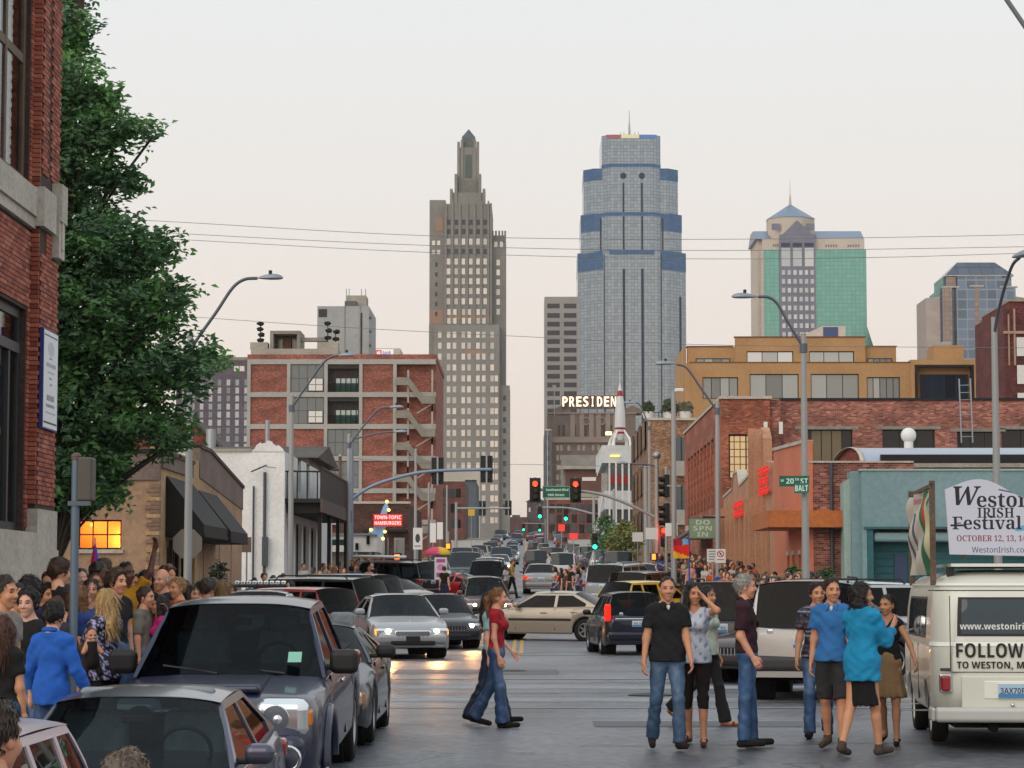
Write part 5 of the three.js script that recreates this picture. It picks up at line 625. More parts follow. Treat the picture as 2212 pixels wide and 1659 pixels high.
{ const m = canvasMat(256, 112, (g, w, h) => { g.fillStyle = '#0d5a46'; g.fillRect(0, 0, w, h); g.strokeStyle = '#bcd8cc'; g.lineWidth = 3; g.strokeRect(3, 3, w - 6, h - 6); g.fillStyle = '#d5ece2'; g.font = 'bold 30px sans-serif'; g.fillText('◄ Southwest Blvd', 10, 46, 234); g.fillText('19th Street ►', 44, 94, 200); }); const a = LR(1172, 1076), c = LR(1231, 1050), g = new THREE.Group(); g.name = 'guide_sign'; mastR.add(g); part(g, 'plate', bx(a.x, c.x, a.y, c.y, 0.12, 0.15), M.galv); part(g, 'lettered_face', card(c.x - a.x, c.y - a.y, (a.x + c.x) / 2, (a.y + c.y) / 2, 0.153), m); const s = sigHead(mastR, 0.35, LR(1423, 1160).y, 0.2, 0, 0, 1, false); signalLight(at(1427, 1152, 130).add(V(0, 0, 0.6)), LC[0], 3); const p = part(mastR, 'pedestrian_signal', rbx(0.4, 0.42, 0.25, 0.04, -0.2, LR(1410, 1203).y, 0.2), sigBody); part(p, 'lit_hand', bx(-0.3, -0.1, LR(1410, 1203).y - 0.15, LR(1410, 1203).y + 0.15, 0.33, 0.35), M.glow(0xff6a18, 5)); part(mastR, 'lamp_arm', tube([LR(1420, 1008), LR(1395, 1003), LR(1360, 1002)], 0.04, 8), armM); const h = part(mastR, 'lamp_head', lampHead(0.7, 0.34), headM); h.position.copy(LR(1345, 1001)); h.rotation.y = Math.PI; part(mastR, 'top_lamp', sph(0.22, 0, LR(1420, 984).y, 0), M.galv); }
mast('farther left signal mast with two small signal backs up the hill', 985, 1085, 205, [[986, 1098], [1040, 1098], [1102, 1098]], [[1042, 1098, undefined, 1], [1098, 1097, undefined, 1]], { s: 0.95 });
mast('farther signal mast with two bright green lights', 1283, 1072, 205, [[1282, 1110], [1230, 1098], [1160, 1096]], [[1166, 1107, 2], [1222, 1112, 2]], { plate: false });
mast('farthest signal mast with small green lights near the crest', 1178, 1120, 330, [[1177, 1132], [1150, 1131], [1128, 1131]], [[1131, 1139, 2], [1166, 1140, 2]], { plate: false });
{ // signals on posts
  const post = (label, u, d, v, heads) => { const b = at(u, HOR, d), g0 = gy(d) + KERB, t = thing('signal_post', label, 'traffic signal', [b.x, g0, -d]); part(t, 'pole', cyl(V(0, 0, 0), V(0, vy(v, d) - g0 + 0.5, 0), 0.07, 0.06), postM); for (const [hv, lit, turn, kind] of heads) { const y = vy(hv, d) - g0; if (kind) { const p = part(t, 'pedestrian_signal', rbx(0.42, 0.44, 0.24, 0.04, 0, y, 0.14), sigBody); part(p, 'lit_hand', bx(-0.12, 0.12, y - 0.15, y + 0.15, 0.265, 0.28), M.glow(0xff6a18, 5)); } else sigHead(t, 0, y, 0.22, lit, turn, 1, false); } };
  post('dark side-facing signals on a post by the brown brick block', 1440, 112, 1030, [[1050, undefined, -1.3], [1112, undefined, -1.3]]); post('orange pedestrian signal on the left pavement by the beige sedan', 858, 112, 1190, [[1205, 0, 0, 1]]); post('orange pedestrian signal farther left up the hill', 968, 150, 1165, [[1180, 0, 0, 1]]); post('green signal on a post beside the small green trees', 1285, 155, 1150, [[1170, 2, 0]]);
}
// flat signs on posts
function signPost(label, u, d, v0, v1, w, mk, faceMat, backMat = std(0x8b8a86, 0.5, 0.4), turn = 0) { const b = at(u, HOR, d), g0 = gy(d) + KERB, t = thing('sign_post', label, 'sign', [b.x, g0, -d], turn); const y0 = vy(v1, d) - g0, y1 = vy(v0, d) - g0; part(t, 'post', cyl(V(0, 0, -0.04), V(0, y1, -0.04), 0.03, 0.03, 8), M.galv); const p = part(t, 'plate', mk ? mk(y0, y1) : bx(-w / 2, w / 2, y0, y1, -0.01, 0.01), backMat); if (faceMat) part(p, 'printed_face', card(w, y1 - y0, 0, (y0 + y1) / 2, 0.013), faceMat); return t; }
const octo = (y0, y1) => { const r = (y1 - y0) / 2 / Math.cos(Math.PI / 8); return new THREE.CylinderGeometry(r, r, 0.02, 8).rotateY(Math.PI / 8).rotateX(Math.PI / 2).translate(0, (y0 + y1) / 2, 0); };
signPost('back of a stop sign beside the lamp at the tan building', 404, 62.5, 1143, 1206, 0.8, octo, null, std(0x6f6b66, 0.6, 0.2));
signPost('brown back of a square sign in front of the white building', 532, 84, 1160, 1193, 0.33, null, null, std(0x6d5a4e, 0.7));
const np = (txt, c) => canvasMat(64, 96, (g, w, h) => { g.fillStyle = '#d9d9d6'; g.fillRect(0, 0, w, h); g.strokeStyle = c; g.lineWidth = 6; g.beginPath(); g.arc(32, 34, 20, 0, 7); g.stroke(); g.beginPath(); g.moveTo(20, 20); g.lineTo(46, 50); g.stroke(); g.fillStyle = '#333'; g.font = 'bold 26px sans-serif'; g.fillText(txt, 24, 44); g.fillStyle = c; g.fillRect(10, 70, 44, 6); });
signPost('white no parking sign with red ring beside the brick block lamp', 1557, 86.5, 1186, 1216, 0.36, null, np('P', '#a83030')); signPost('plain white parking sign left of the no parking sign', 1540, 86.8, 1186, 1214, 0.42, null, canvasMat(64, 80, (g, w, h) => { g.fillStyle = '#cfd3d2'; g.fillRect(0, 0, w, h); g.fillStyle = '#6a7a72'; for (let i = 0; i < 4; i++) g.fillRect(10, 12 + i * 16, 44 - i * 5, 6); }));
signPost('white square sign under the right signals', 1451, 110, 1130, 1158, 0.55, null, null, M.white); signPost('white square sign beside the red side signal', 1408, 126, 1140, 1165, 0.62, null, null, M.white); signPost('small white sign before the olive tree', 1378, 135, 1150, 1170, 0.6, null, null, M.white);
signPost('tall white poster board on the left pavement up the hill', 902, 180, 1140, 1187, 0.7, null, canvasMat(64, 128, (g, w, h) => { g.fillStyle = '#d5d5d2'; g.fillRect(0, 0, w, h); g.fillStyle = '#3b3740'; g.beginPath(); g.ellipse(32, 62, 16, 26, 0, 0, 7); g.fill(); g.fillStyle = '#8a8690'; g.fillRect(10, 104, 44, 8); })); signPost('narrow white banner left of the far signal', 935, 200, 1130, 1172, 0.5, null, null, M.white); signPost('second narrow white banner left of the far signal', 950, 205, 1128, 1165, 0.5, null, null, M.white); signPost('yellow diamond sign on a pole up the hill', 1018, 260, 1100, 1114, 0.7, null, null, std(0xc9a52a, 0.5)); signPost('small green street name sign by the white diner', 727, 135, 1165, 1178, 0.9, null, null, std(0x1c5246, 0.5));
{ const d = 65 - 0.14, o = thing('street_name_sign', 'green 20th street name plate on the right lamp post', 'street sign', [ux(1741, d), 0, -d]), x0 = ux(1684, d) - ux(1741, d), m = canvasMat(256, 92, (g, w, h) => { g.fillStyle = '#0f5f49'; g.fillRect(0, 0, w, h); g.fillStyle = '#cfe8dd'; g.font = 'bold 64px sans-serif'; g.fillText('20', 56, 68); g.fillText('ST', 178, 68, 70); g.font = 'bold 30px sans-serif'; g.fillText('W', 12, 52); g.fillText('TH', 132, 42); }); part(o, 'plate', bx(x0, 0.1, vy(1051, d), vy(1028, d), -0.02, 0), std(0x0f5f49, 0.4)); part(o, 'lettered_face', card(0.1 - x0, vy(1028, d) - vy(1051, d), (0.1 + x0) / 2, (vy(1051, d) + vy(1028, d)) / 2, 0.002), m);
  const b = thing('street_name_sign', 'teal avenue name plate set across the 20th street plate', 'street sign', [ux(1741, d) - 0.02, 0, -d + 0.12], -0.35), m2 = canvasMat(256, 128, (g, w, h) => { g.fillStyle = '#12705e'; g.fillRect(0, 0, w, h); g.fillStyle = '#d2ece2'; g.font = 'bold 100px sans-serif'; g.fillText('BALT', 6, 100, 240); }); part(b, 'plate', bx(-0.3, 0.1, vy(1066, d), vy(1044, d), 0, 0.02), std(0x12705e, 0.4)); part(b, 'lettered_face', card(0.4, vy(1044, d) - vy(1066, d), -0.1, (vy(1066, d) + vy(1044, d)) / 2, 0.023), m2);
  const h = thing('hanging_shop_sign', 'square green shop sign hanging from the red brick block', 'sign', [ux(1518, 116), 0, -116]), m3 = canvasMat(128, 150, (g, w, h2) => { g.fillStyle = '#7d937d'; g.fillRect(0, 0, w, h2); g.fillStyle = '#b9cbb4'; g.font = 'bold 50px sans-serif'; g.textAlign = 'center'; ['DO', 'SPN', 'IN'].forEach((t, i) => g.fillText(t, 64, 46 + i * 46, 100)); }); part(h, 'board', bx(-0.68, 0.68, vy(1164, 116), vy(1119, 116), -0.06, 0), std(0x3f4a40, 0.5)); part(h, 'lettered_face', card(1.3, vy(1119, 116) - vy(1164, 116) - 0.06, 0, (vy(1164, 116) + vy(1119, 116)) / 2, 0.003), m3); part(h, 'bracket', cyl(V(0, vy(1117, 116), -0.03), V(1.6, vy(1117, 116), -0.03), 0.04), M.black); }
// shop canopy on the brick block
{ const o = thing('shop_canopy', 'dark sloping canopy below the red brick block', 'awning', [0, 0, 0]), d = 124; part(o, 'roof', extrude(poly([[-1.6, vy(1165, d)], [0, vy(1125, d)], [0, vy(1120, d)], [-1.7, vy(1162, d)]]), 9).translate(XRB, 0, -d - 9), std(0x2c2b2a, 0.7)); part(o, 'cheek', extrude(poly([[-1.5, vy(1166, d)], [0, vy(1166, d)], [0, vy(1128, d)]]), 0.05).translate(XRB, 0, -d + 0.002), std(0x1c1b1b, 0.7)); }
// flags, placard, red lit boards
function ripple(w, h, bands, amp = 0.05, n = 16) { const P = [], C = [], I = []; for (let j = 0; j <= n; j++) for (let i = 0; i <= n; i++) { const u = i / n, v = j / n; P.push(u * w, v * h, amp * Math.sin(u * 7 + v * 3)); const c = new THREE.Color(bands(u, v)); C.push(c.r, c.g, c.b); } for (let j = 0; j < n; j++) for (let i = 0; i < n; i++) { const k = j * (n + 1) + i; I.push(k, k + 1, k + n + 2, k, k + n + 2, k + n + 1); } const g = mesh(P, I); g.setAttribute('color', new THREE.Float32BufferAttribute(C, 3)); return g; }
const clothM = std(0xffffff, 0.85, 0, { vertexColors: true, side: THREE.DoubleSide });
{ const d = 94, b = at(1489, HOR, d), o = thing('colour_flag', 'red blue and yellow flag above the right pavement crowd', 'flag', [b.x, gy(d) + KERB, -d]), y = v => vy(v, d) - gy(d) - KERB; part(o, 'staff', cyl(V(0, 0, 0), V(0, y(1162), 0), 0.03), std(0x2a4f9a, 0.5)); part(o, 'cloth', ripple(0.62, y(1164) - y(1206), (u, v) => v + u * 0.3 < 0.38 ? 0xe0b020 : v < 0.62 + 0.1 * u ? 0xd8261c : u < 0.6 ? 0xa01830 : 0x55b4e0, 0.07).translate(-0.62, y(1206), 0), clothM);
  const e = 30, c = at(204, HOR, e), f = thing('rainbow_flag', 'rolled rainbow flag held up above the left crowd', 'flag', [c.x, walkY(e), -e]), yy = v => vy(v, e) - walkY(e); part(f, 'staff', cyl(V(0, 0.9, 0), V(0, yy(1160), 0), 0.012), M.galv); const g = new THREE.ConeGeometry(0.065, yy(1162) - yy(1240), 18, 14, true), q = g.attributes.position, C = []; for (let i = 0; i < q.count; i++) { const a = Math.atan2(q.getX(i), q.getZ(i)), t = a / 6.283 + 0.5, k = new THREE.Color([0xe09a20, 0xd8301c, 0xc02040, 0x7a2aa0, 0x3a40c8, 0x2f60c0][Math.floor(((t + q.getY(i) * 0.25 + 1) % 1) * 6)]); C.push(k.r, k.g, k.b); q.setX(i, q.getX(i) * (1 + 0.3 * Math.sin(a * 5))); } g.setAttribute('color', new THREE.Float32BufferAttribute(C, 3)); part(f, 'cloth', g.translate(0, (yy(1162) + yy(1240)) / 2, 0), clothM);
  const h = 104, k = at(952, HOR, h), s = thing('placard', 'white placard with pink print held up by the beige sedan', 'placard', [k.x, 0, -h], 0.15), m = canvasMat(64, 128, (g2, w, hh) => { g2.fillStyle = '#d8d2d6'; g2.fillRect(0, 0, w, hh); g2.fillStyle = '#b0508a'; g2.fillRect(8, 10, 48, 20); g2.fillRect(8, 88, 48, 26); g2.fillStyle = '#d08ab4'; g2.beginPath(); g2.arc(32, 58, 20, 0, 7); g2.fill(); }); part(s, 'board', bx(-0.27, 0.27, vy(1252, h), vy(1204, h), -0.02, 0), M.white); part(s, 'printed_face', card(0.5, vy(1204, h) - vy(1252, h), 0, (vy(1252, h) + vy(1204, h)) / 2, 0.003), m); part(s, 'handle', cyl(V(0, vy(1275, h), -0.03), V(0, vy(1252, h), -0.03), 0.02), M.wood);
  const n = 112, bb = at(945, HOR, n), um = thing('beach_umbrella', 'pink and yellow umbrella over the left pavement crowd', 'umbrella', [bb.x, gy(n) + KERB, -n]), t = vy(1182, n) - gy(n) - KERB; part(um, 'pole', cyl(V(0, 0, 0), V(0, t, 0), 0.02), M.galv); const gg = new THREE.SphereGeometry(0.62, 16, 6, 0, Math.PI * 2, 0, Math.PI / 2).scale(1, 0.6, 1).toNonIndexed(), CC = []; for (let i = 0; i < gg.attributes.position.count; i++) { const j = Math.floor(i / 3) * 3, a = Math.atan2(gg.attributes.position.getX(j), gg.attributes.position.getZ(j)), c2 = new THREE.Color(a > 0.3 ? 0xd8b52a : a > -1.2 ? 0xd04a70 : 0xc23038); CC.push(c2.r, c2.g, c2.b); } gg.setAttribute('color', new THREE.Float32BufferAttribute(CC, 3)); part(um, 'canopy', gg.translate(0, t - 0.35, 0), clothM);
  for (const [u, v, w, hh, dd, l] of [[1213, 1140, 14, 14, 300, 'slanting red lit shop board up the hill on the right'], [1239, 1158, 18, 12, 240, 'wider red lit shop board up the hill on the right'], [1150, 1168, 9, 5, 520, 'tiny red light far up the street']]) { const p = at(u, v, dd), o2 = thing('red_lit_board', l, 'sign', [p.x, p.y, p.z]), sc = dd / F; part(o2, 'lit_face', bx(-w * sc / 2, w * sc / 2, -hh * sc / 2, hh * sc / 2, 0, 0.1), M.glow(0xe8322a, 1.3)); part(o2, 'post', bx(-0.05, 0.05, gy(dd) - p.y, -hh * sc / 2, 0, 0.08), M.galv); } }
// overhead wires
function wire(label, pts, r) { const o = thing('overhead_wire', label, 'wire', [0, 0, 0], 0, 'overhead wires'); part(o, 'strand', tube(pts, r, 5, 60), std(0x6a6f76, 0.6)); return o; }
{ const W = (label, d, list) => wire(label, list.map(([u, v]) => at(u, v, d)), 0.011); W('topmost overhead wire across the skyline', 92, [[-200, 458], [290, 475], [920, 509], [1500, 517], [2212, 507], [2500, 498]]); W('second overhead wire across the skyline', 93, [[-200, 472], [340, 502], [920, 530], [1500, 541], [2212, 533], [2500, 526]]); W('third overhead wire across the skyline', 94, [[-200, 485], [400, 518], [920, 545], [1480, 559], [1900, 556], [2212, 547], [2500, 540]]); W('lowest overhead wire, passing in front of the white tower', 100, [[-200, 650], [240, 673], [760, 708], [1150, 728], [1500, 744], [2300, 752]]); W('thin wire between the two signal masts', 122, [[760, 990], [900, 1000], [1180, 1004], [1420, 1010]]); wire('thick wire cutting the top right corner of the sky', [at(2165, -14, 40), at(2188, 20, 40), at(2225, 74, 40)], 0.045); wire('slack service wire from the signal mast to the tan building', [at(757, 1000, 116), at(680, 1020, 100), at(575, 1008, 94)], 0.014); }
// ---------------------------------------------------------------- trees
function leafGeo(len, w) { return mesh([0, 0, 0, -w / 2, 0.02, len * 0.45, 0, -0.008, len * 0.5, w / 2, 0.02, len * 0.45, 0, -0.02, len], [0, 2, 1, 0, 3, 2, 1, 2, 4, 2, 3, 4]); }
function crown(parent, pts, spread, per, leaf, cols, droop = 0.4) {
  const m = new THREE.InstancedMesh(leaf, new THREE.MeshPhysicalMaterial({ color: 0xffffff, roughness: 0.75, transmission: 0.4, thickness: 0, side: THREE.DoubleSide }), pts.length * per); m.name = 'crown'; m.userData.kind = 'stuff';
  const q = new THREE.Quaternion(), e = new THREE.Euler(), M4 = new THREE.Matrix4(), c = new THREE.Color(), s = V(1, 1, 1); let k = 0;
  for (const p of pts) { const tone = rnd(), ax = V(rr(-1, 1), rr(-droop * 1.6, 0.4), rr(-1, 1)).normalize(), hue = pick(cols); for (let i = 0; i < per; i++) { const t = rr(-1, 1), o = V(rr(-1, 1), rr(-1, 1), rr(-1, 1)).multiplyScalar(spread * 0.42).addScaledVector(ax, t * spread); e.set(rr(-0.9, 0.9) + droop, rr(0, 6.28), rr(-0.7, 0.7)); q.setFromEuler(e); const z = rr(0.7, 1.25); s.set(z, z, z); M4.compose(p.clone().add(o), q, s); m.setMatrixAt(k, M4); c.set(hue).multiplyScalar(0.75 + 0.5 * rnd()); m.setColorAt(k, c); k++; } }
  parent.add(m); return m;
}
{
  const d = 46, k = d / F, bx0 = ux(95, d), g0 = walkY(d), o = thing('street_tree', 'large leafy green tree rising beside the brick corner building', 'tree', [bx0, gy(d), -d]);
  const lobes = [[150, 40, 55, 90], [165, 175, 62, 80], [215, 235, 60, 45], [205, 285, 90, 55], [305, 283, 45, 14], [165, 375, 105, 75], [275, 385, 42, 20], [150, 455, 95, 55], [215, 555, 120, 85], [335, 540, 58, 48], [200, 680, 150, 100], [345, 655, 58, 60], [250, 790, 150, 85], [400, 790, 70, 52], [220, 895, 150, 75], [350, 930, 50, 55], [190, 1000, 85, 60], [215, 1050, 40, 40], [150, 1060, 30, 40], [20, 300, 110, 220], [10, 600, 120, 220], [20, 860, 110, 160]];
  const pts = []; for (const [u, v, a, b] of lobes) { const n = Math.round(a * b * (u < 100 ? 0.006 : v < 480 ? 0.0068 : v > 980 ? 0.02 : 0.0088)) + 3, dr = Math.min(a, b) * k * 1.3 + 0.3; for (let i = 0; i < n; i++) { let x, y, z; do { x = rr(-1, 1); y = rr(-1, 1); z = rr(-1, 1); } while (x * x + y * y + z * z > 1); const f = rnd() < 0.16 ? 1.22 : 0.94, p = at(u + x * a * f, v + y * b * f, d); pts.push(V(p.x - bx0, p.y - gy(d), z * dr)); } }
  const tips = pts.filter((_, i) => i % 9 === 0), bark = mottle('#3a322b', '#544a40', 210, 1, 0.95, 0.02);
  const H = 15; part(o, 'trunk', tube([V(0, 0, 0), V(0.1, 2.4, 0), V(-0.05, 5, 0.1), V(0.2, 8, 0), V(0.35, 11, 0), V(0.5, 14.2, 0)], 0.17, 9, 40), bark);
  part(o, 'limbs', tips.map(t => { const y0 = Math.max(1.8, t.y - rr(1.2, 2.6) - Math.hypot(t.x, t.z) * 0.25), b = V(0.1 + y0 * 0.02, y0, 0); return tube([b, b.clone().lerp(t, 0.5).add(V(0, 0.25, 0)), t], 0.028, 5, 8); }), bark, { kind: 'stuff' });
  crown(o, pts, 0.34, 40, leafGeo(0.16, 0.075), [0x447638, 0x548740, 0x386434, 0x689c50, 0x437048, 0x547f54], 0.5);
}
function smallTree(label, u, v0, v1, w, d, cols, n) { const b = at(u, HOR, d), g0 = gy(d) + KERB, o = thing('small_tree', label, 'tree', [b.x, g0, -d]), y0 = Math.max(0.8, vy(v1, d) - g0), y1 = vy(v0, d) - g0, k = d / F, pts = []; for (let i = 0; i < n; i++) { const t = rnd(), r = Math.sin(Math.PI * (0.15 + 0.8 * t)) * w * k / 2, a = rr(0, 6.28), q = Math.sqrt(rnd()) * r; pts.push(V(Math.cos(a) * q, lerp(y0, y1, t), Math.sin(a) * q)); } part(o, 'trunk', cyl(V(0, 0, 0), V(0, (y0 + y1) / 2, 0), 0.1, 0.06, 8), M.wood); part(o, 'limbs', pts.filter((_, i) => i % 8 === 0).map(p => cyl(V(0, Math.max(0.6, p.y - 1), 0), p, 0.03, 0.012, 5)), M.wood, { kind: 'stuff' }); crown(o, pts, 0.3, 16, leafGeo(0.24, 0.13), cols, 0.3); }
smallTree('dark green small tree beside the white office', 1308, 1118, 1200, 70, 168, [0x3f6a34, 0x4a7a3c, 0x335a2c], 110); smallTree('olive yellow small tree left of the signal post', 1352, 1130, 1208, 80, 150, [0x75803c, 0x8a8c44, 0x626c34], 130); smallTree('green small tree behind the pedestrian crossing on the right', 1330, 1138, 1206, 50, 160, [0x4a7038, 0x587e40], 80);
function shrub(label, u, v0, d, w, off = 0, cols = [0x3c6a22, 0x4d7f2a, 0x305a1e]) { const b = at(u, HOR, d), g0 = gy(d) + KERB, o = thing('potted_shrub', label, 'shrub', [b.x, g0, -d]), H = vy(v0, d) - g0, pts = []; for (let i = 0; i < 60; i++) { const t = rnd(); pts.push(V(rr(-w, w) * (1 - 0.5 * t), lerp(H * 0.45, H, t), rr(-w, w) * 0.7)); } part(o, 'pot', new THREE.CylinderGeometry(w * 0.8, w * 0.6, H * 0.45, 14).translate(0, H * 0.225, 0), mottle('#5a4a40', '#6f5d50', 220, 1)); crown(o, pts, 0.14, 14, leafGeo(0.14, 0.05), cols, 0.1); }
shrub('bright green potted shrub beside the orange shop door', 1716, 1226, 81.5, 0.36); shrub('smaller green potted shrub by the brick side wall', 1782, 1232, 80.5, 0.28); shrub('dark conifer in a pot by the tan building door', 470, 1222, 60.5, 0.2, 0, [0x22331f, 0x2b3d26]);
// ---------------------------------------------------------------- vehicles (local frame: +x forward, y up, z to the side)
const paintCache = {}; function paint(c, rough = 0.38, metal = 0.35) { const k = c + '/' + rough + '/' + metal; return paintCache[k] ??= new THREE.MeshPhysicalMaterial({ color: c, roughness: rough, metalness: metal, clearcoat: 0.6, clearcoatRoughness: 0.08 }); }
const MC = { clear: pane(0xb9c8c6), tint: pane(0x3c484c), dark: pane(0x66747a), black: new THREE.MeshPhysicalMaterial({ color: 0x1a242a, roughness: 0.06, ior: 1.45 }), trim: std(0x17181a, 0.6), trimGrey: std(0x3a3a3c, 0.6), lamp: new THREE.MeshPhysicalMaterial({ color: 0xdfe4e6, roughness: 0.12, metalness: 0.75, clearcoat: 1 }), lampOn: M.glow(0xffe2b0, 22), red: new THREE.MeshPhysicalMaterial({ color: 0x8c0d10, roughness: 0.15, clearcoat: 1 }), redOn: M.glow(0xf01408, 1.7), amber: std(0xd07818, 0.25), amberOn: M.glow(0xff8a20, 3), seat: mottle('#70797e', '#8a949a', 230, 0.6, 0.95), under: std(0x070708, 0.9), rim: std(0xa3a7ab, 0.28, 0.85), rimDark: std(0x3d3f42, 0.4, 0.7), plate: null };
MC.plate = canvasMat(96, 48, (g, w, h) => { g.fillStyle = '#c9d6dd'; g.fillRect(0, 0, w, h); g.fillStyle = '#4d86b0'; g.fillRect(0, 32, w, 16); g.fillStyle = '#24507c'; g.font = 'bold 24px sans-serif'; g.fillText('HAR 1NO', 6, 30, 84); });
const wheelGeo = {}; function wheelParts(R, w) { const k = R + '/' + w; if (!wheelGeo[k]) { const r = R * 0.64, prof = [[r, -w / 2], [R * 0.93, -w / 2], [R, -w / 2 + 0.035], [R, w / 2 - 0.035], [R * 0.93, w / 2], [r, w / 2]].map(p => new THREE.Vector2(...p)); const tyre = new THREE.LatheGeometry(prof, 28).rotateX(Math.PI / 2); const sp = [new THREE.LatheGeometry([[r, w / 2 - 0.03], [r * 0.96, w / 2 - 0.005], [r * 0.86, w / 2 - 0.02], [r * 0.84, -w / 2 + 0.03]].map(p => new THREE.Vector2(...p)), 28).rotateX(Math.PI / 2), new THREE.CylinderGeometry(r * 0.28, r * 0.3, 0.05, 16).rotateX(Math.PI / 2).translate(0, 0, w / 2 - 0.04)]; for (let i = 0; i < 6; i++) sp.push(bx(-r * 0.11, r * 0.11, r * 0.2, r * 0.88, w / 2 - 0.06, w / 2 - 0.03).rotateZ(i * Math.PI / 3)); wheelGeo[k] = [tyre, merge(sp), new THREE.CylinderGeometry(r * 0.9, r * 0.9, 0.03, 20).rotateX(Math.PI / 2).translate(0, 0, w / 2 - 0.1)]; } return wheelGeo[k]; }
function wheel(o, x, z, R, w, side, rim = MC.rim) { const g = new THREE.Group(); g.name = 'wheel'; o.add(g); g.position.set(x, R, z); if (side < 0) g.rotation.y = Math.PI; const [t, r, b] = wheelParts(R, w); part(g, 'tyre', t, M.rubber); part(g, 'rim', r, rim); part(g, 'brake_disc', b, M.darkMetal); }
const pw = (pts, x) => { if (x <= pts[0][0]) return pts[0][1]; for (let i = 1; i < pts.length; i++) if (x <= pts[i][0]) return lerp(pts[i - 1][1], pts[i][1], (x - pts[i - 1][0]) / (pts[i][0] - pts[i - 1][0])); return pts[pts.length - 1][1]; };
const SPEC = {
  sedan: { L: 4.8, W: 1.8, R: 0.32, xf: 1.45, xr: -1.35, sill: 0.2, top: [[-2.4, 0.72], [-2.34, 0.9], [-1.75, 1.0], [-1.2, 0.97], [0.9, 0.93], [1.05, 0.92], [2.1, 0.76], [2.34, 0.66], [2.4, 0.52]], g: [1.08, 0.28, -0.95, -1.72, 1.43], pil: [-0.42], tum: 0.2 },
  coupe: { L: 4.4, W: 1.76, R: 0.31, xf: 1.35, xr: -1.25, sill: 0.18, top: [[-2.2, 0.7], [-2.1, 0.86], [-1.5, 0.92], [0.8, 0.86], [1.0, 0.85], [1.9, 0.66], [2.14, 0.56], [2.2, 0.45]], g: [0.98, 0.2, -0.55, -1.7, 1.27], pil: [-0.5], tum: 0.24 },
  suv: { L: 4.7, W: 1.86, R: 0.37, xf: 1.42, xr: -1.38, sill: 0.3, top: [[-2.35, 0.95], [-2.28, 1.1], [-1.0, 1.08], [1.0, 1.05], [1.15, 1.04], [2.1, 0.94], [2.3, 0.84], [2.35, 0.62]], g: [1.2, 0.55, -1.95, -2.25, 1.76], pil: [-0.35, -1.35], tum: 0.16, rack: 1 },
  hatch: { L: 4.4, W: 1.78, R: 0.33, xf: 1.32, xr: -1.25, sill: 0.24, top: [[-2.2, 0.9], [-2.1, 1.03], [-1.0, 1.02], [0.95, 0.98], [1.1, 0.97], [1.95, 0.84], [2.14, 0.72], [2.2, 0.55]], g: [1.2, 0.4, -1.65, -2.05, 1.63], pil: [-0.3, -1.15], tum: 0.2 },
  wagon: { L: 5.3, W: 1.98, R: 0.39, xf: 1.6, xr: -1.6, sill: 0.33, top: [[-2.65, 1.0], [-2.58, 1.16], [-1.0, 1.14], [1.05, 1.1], [1.2, 1.09], [2.35, 1.0], [2.6, 0.9], [2.65, 0.64]], g: [1.3, 0.65, -2.3, -2.55, 1.86], pil: [-0.25, -1.3], tum: 0.15, rack: 1 },
  pickup: { L: 5.55, W: 1.88, R: 0.38, xf: 1.72, xr: -1.55, sill: 0.34, top: [[-2.77, 1.0], [-2.72, 1.07], [-0.9, 1.07], [-0.86, 1.08], [1.05, 1.08], [1.2, 1.07], [2.45, 0.98], [2.7, 0.88], [2.77, 0.62]], g: [1.28, 0.55, -0.75, -0.95, 1.7], pil: [-0.05], tum: 0.2 },
};
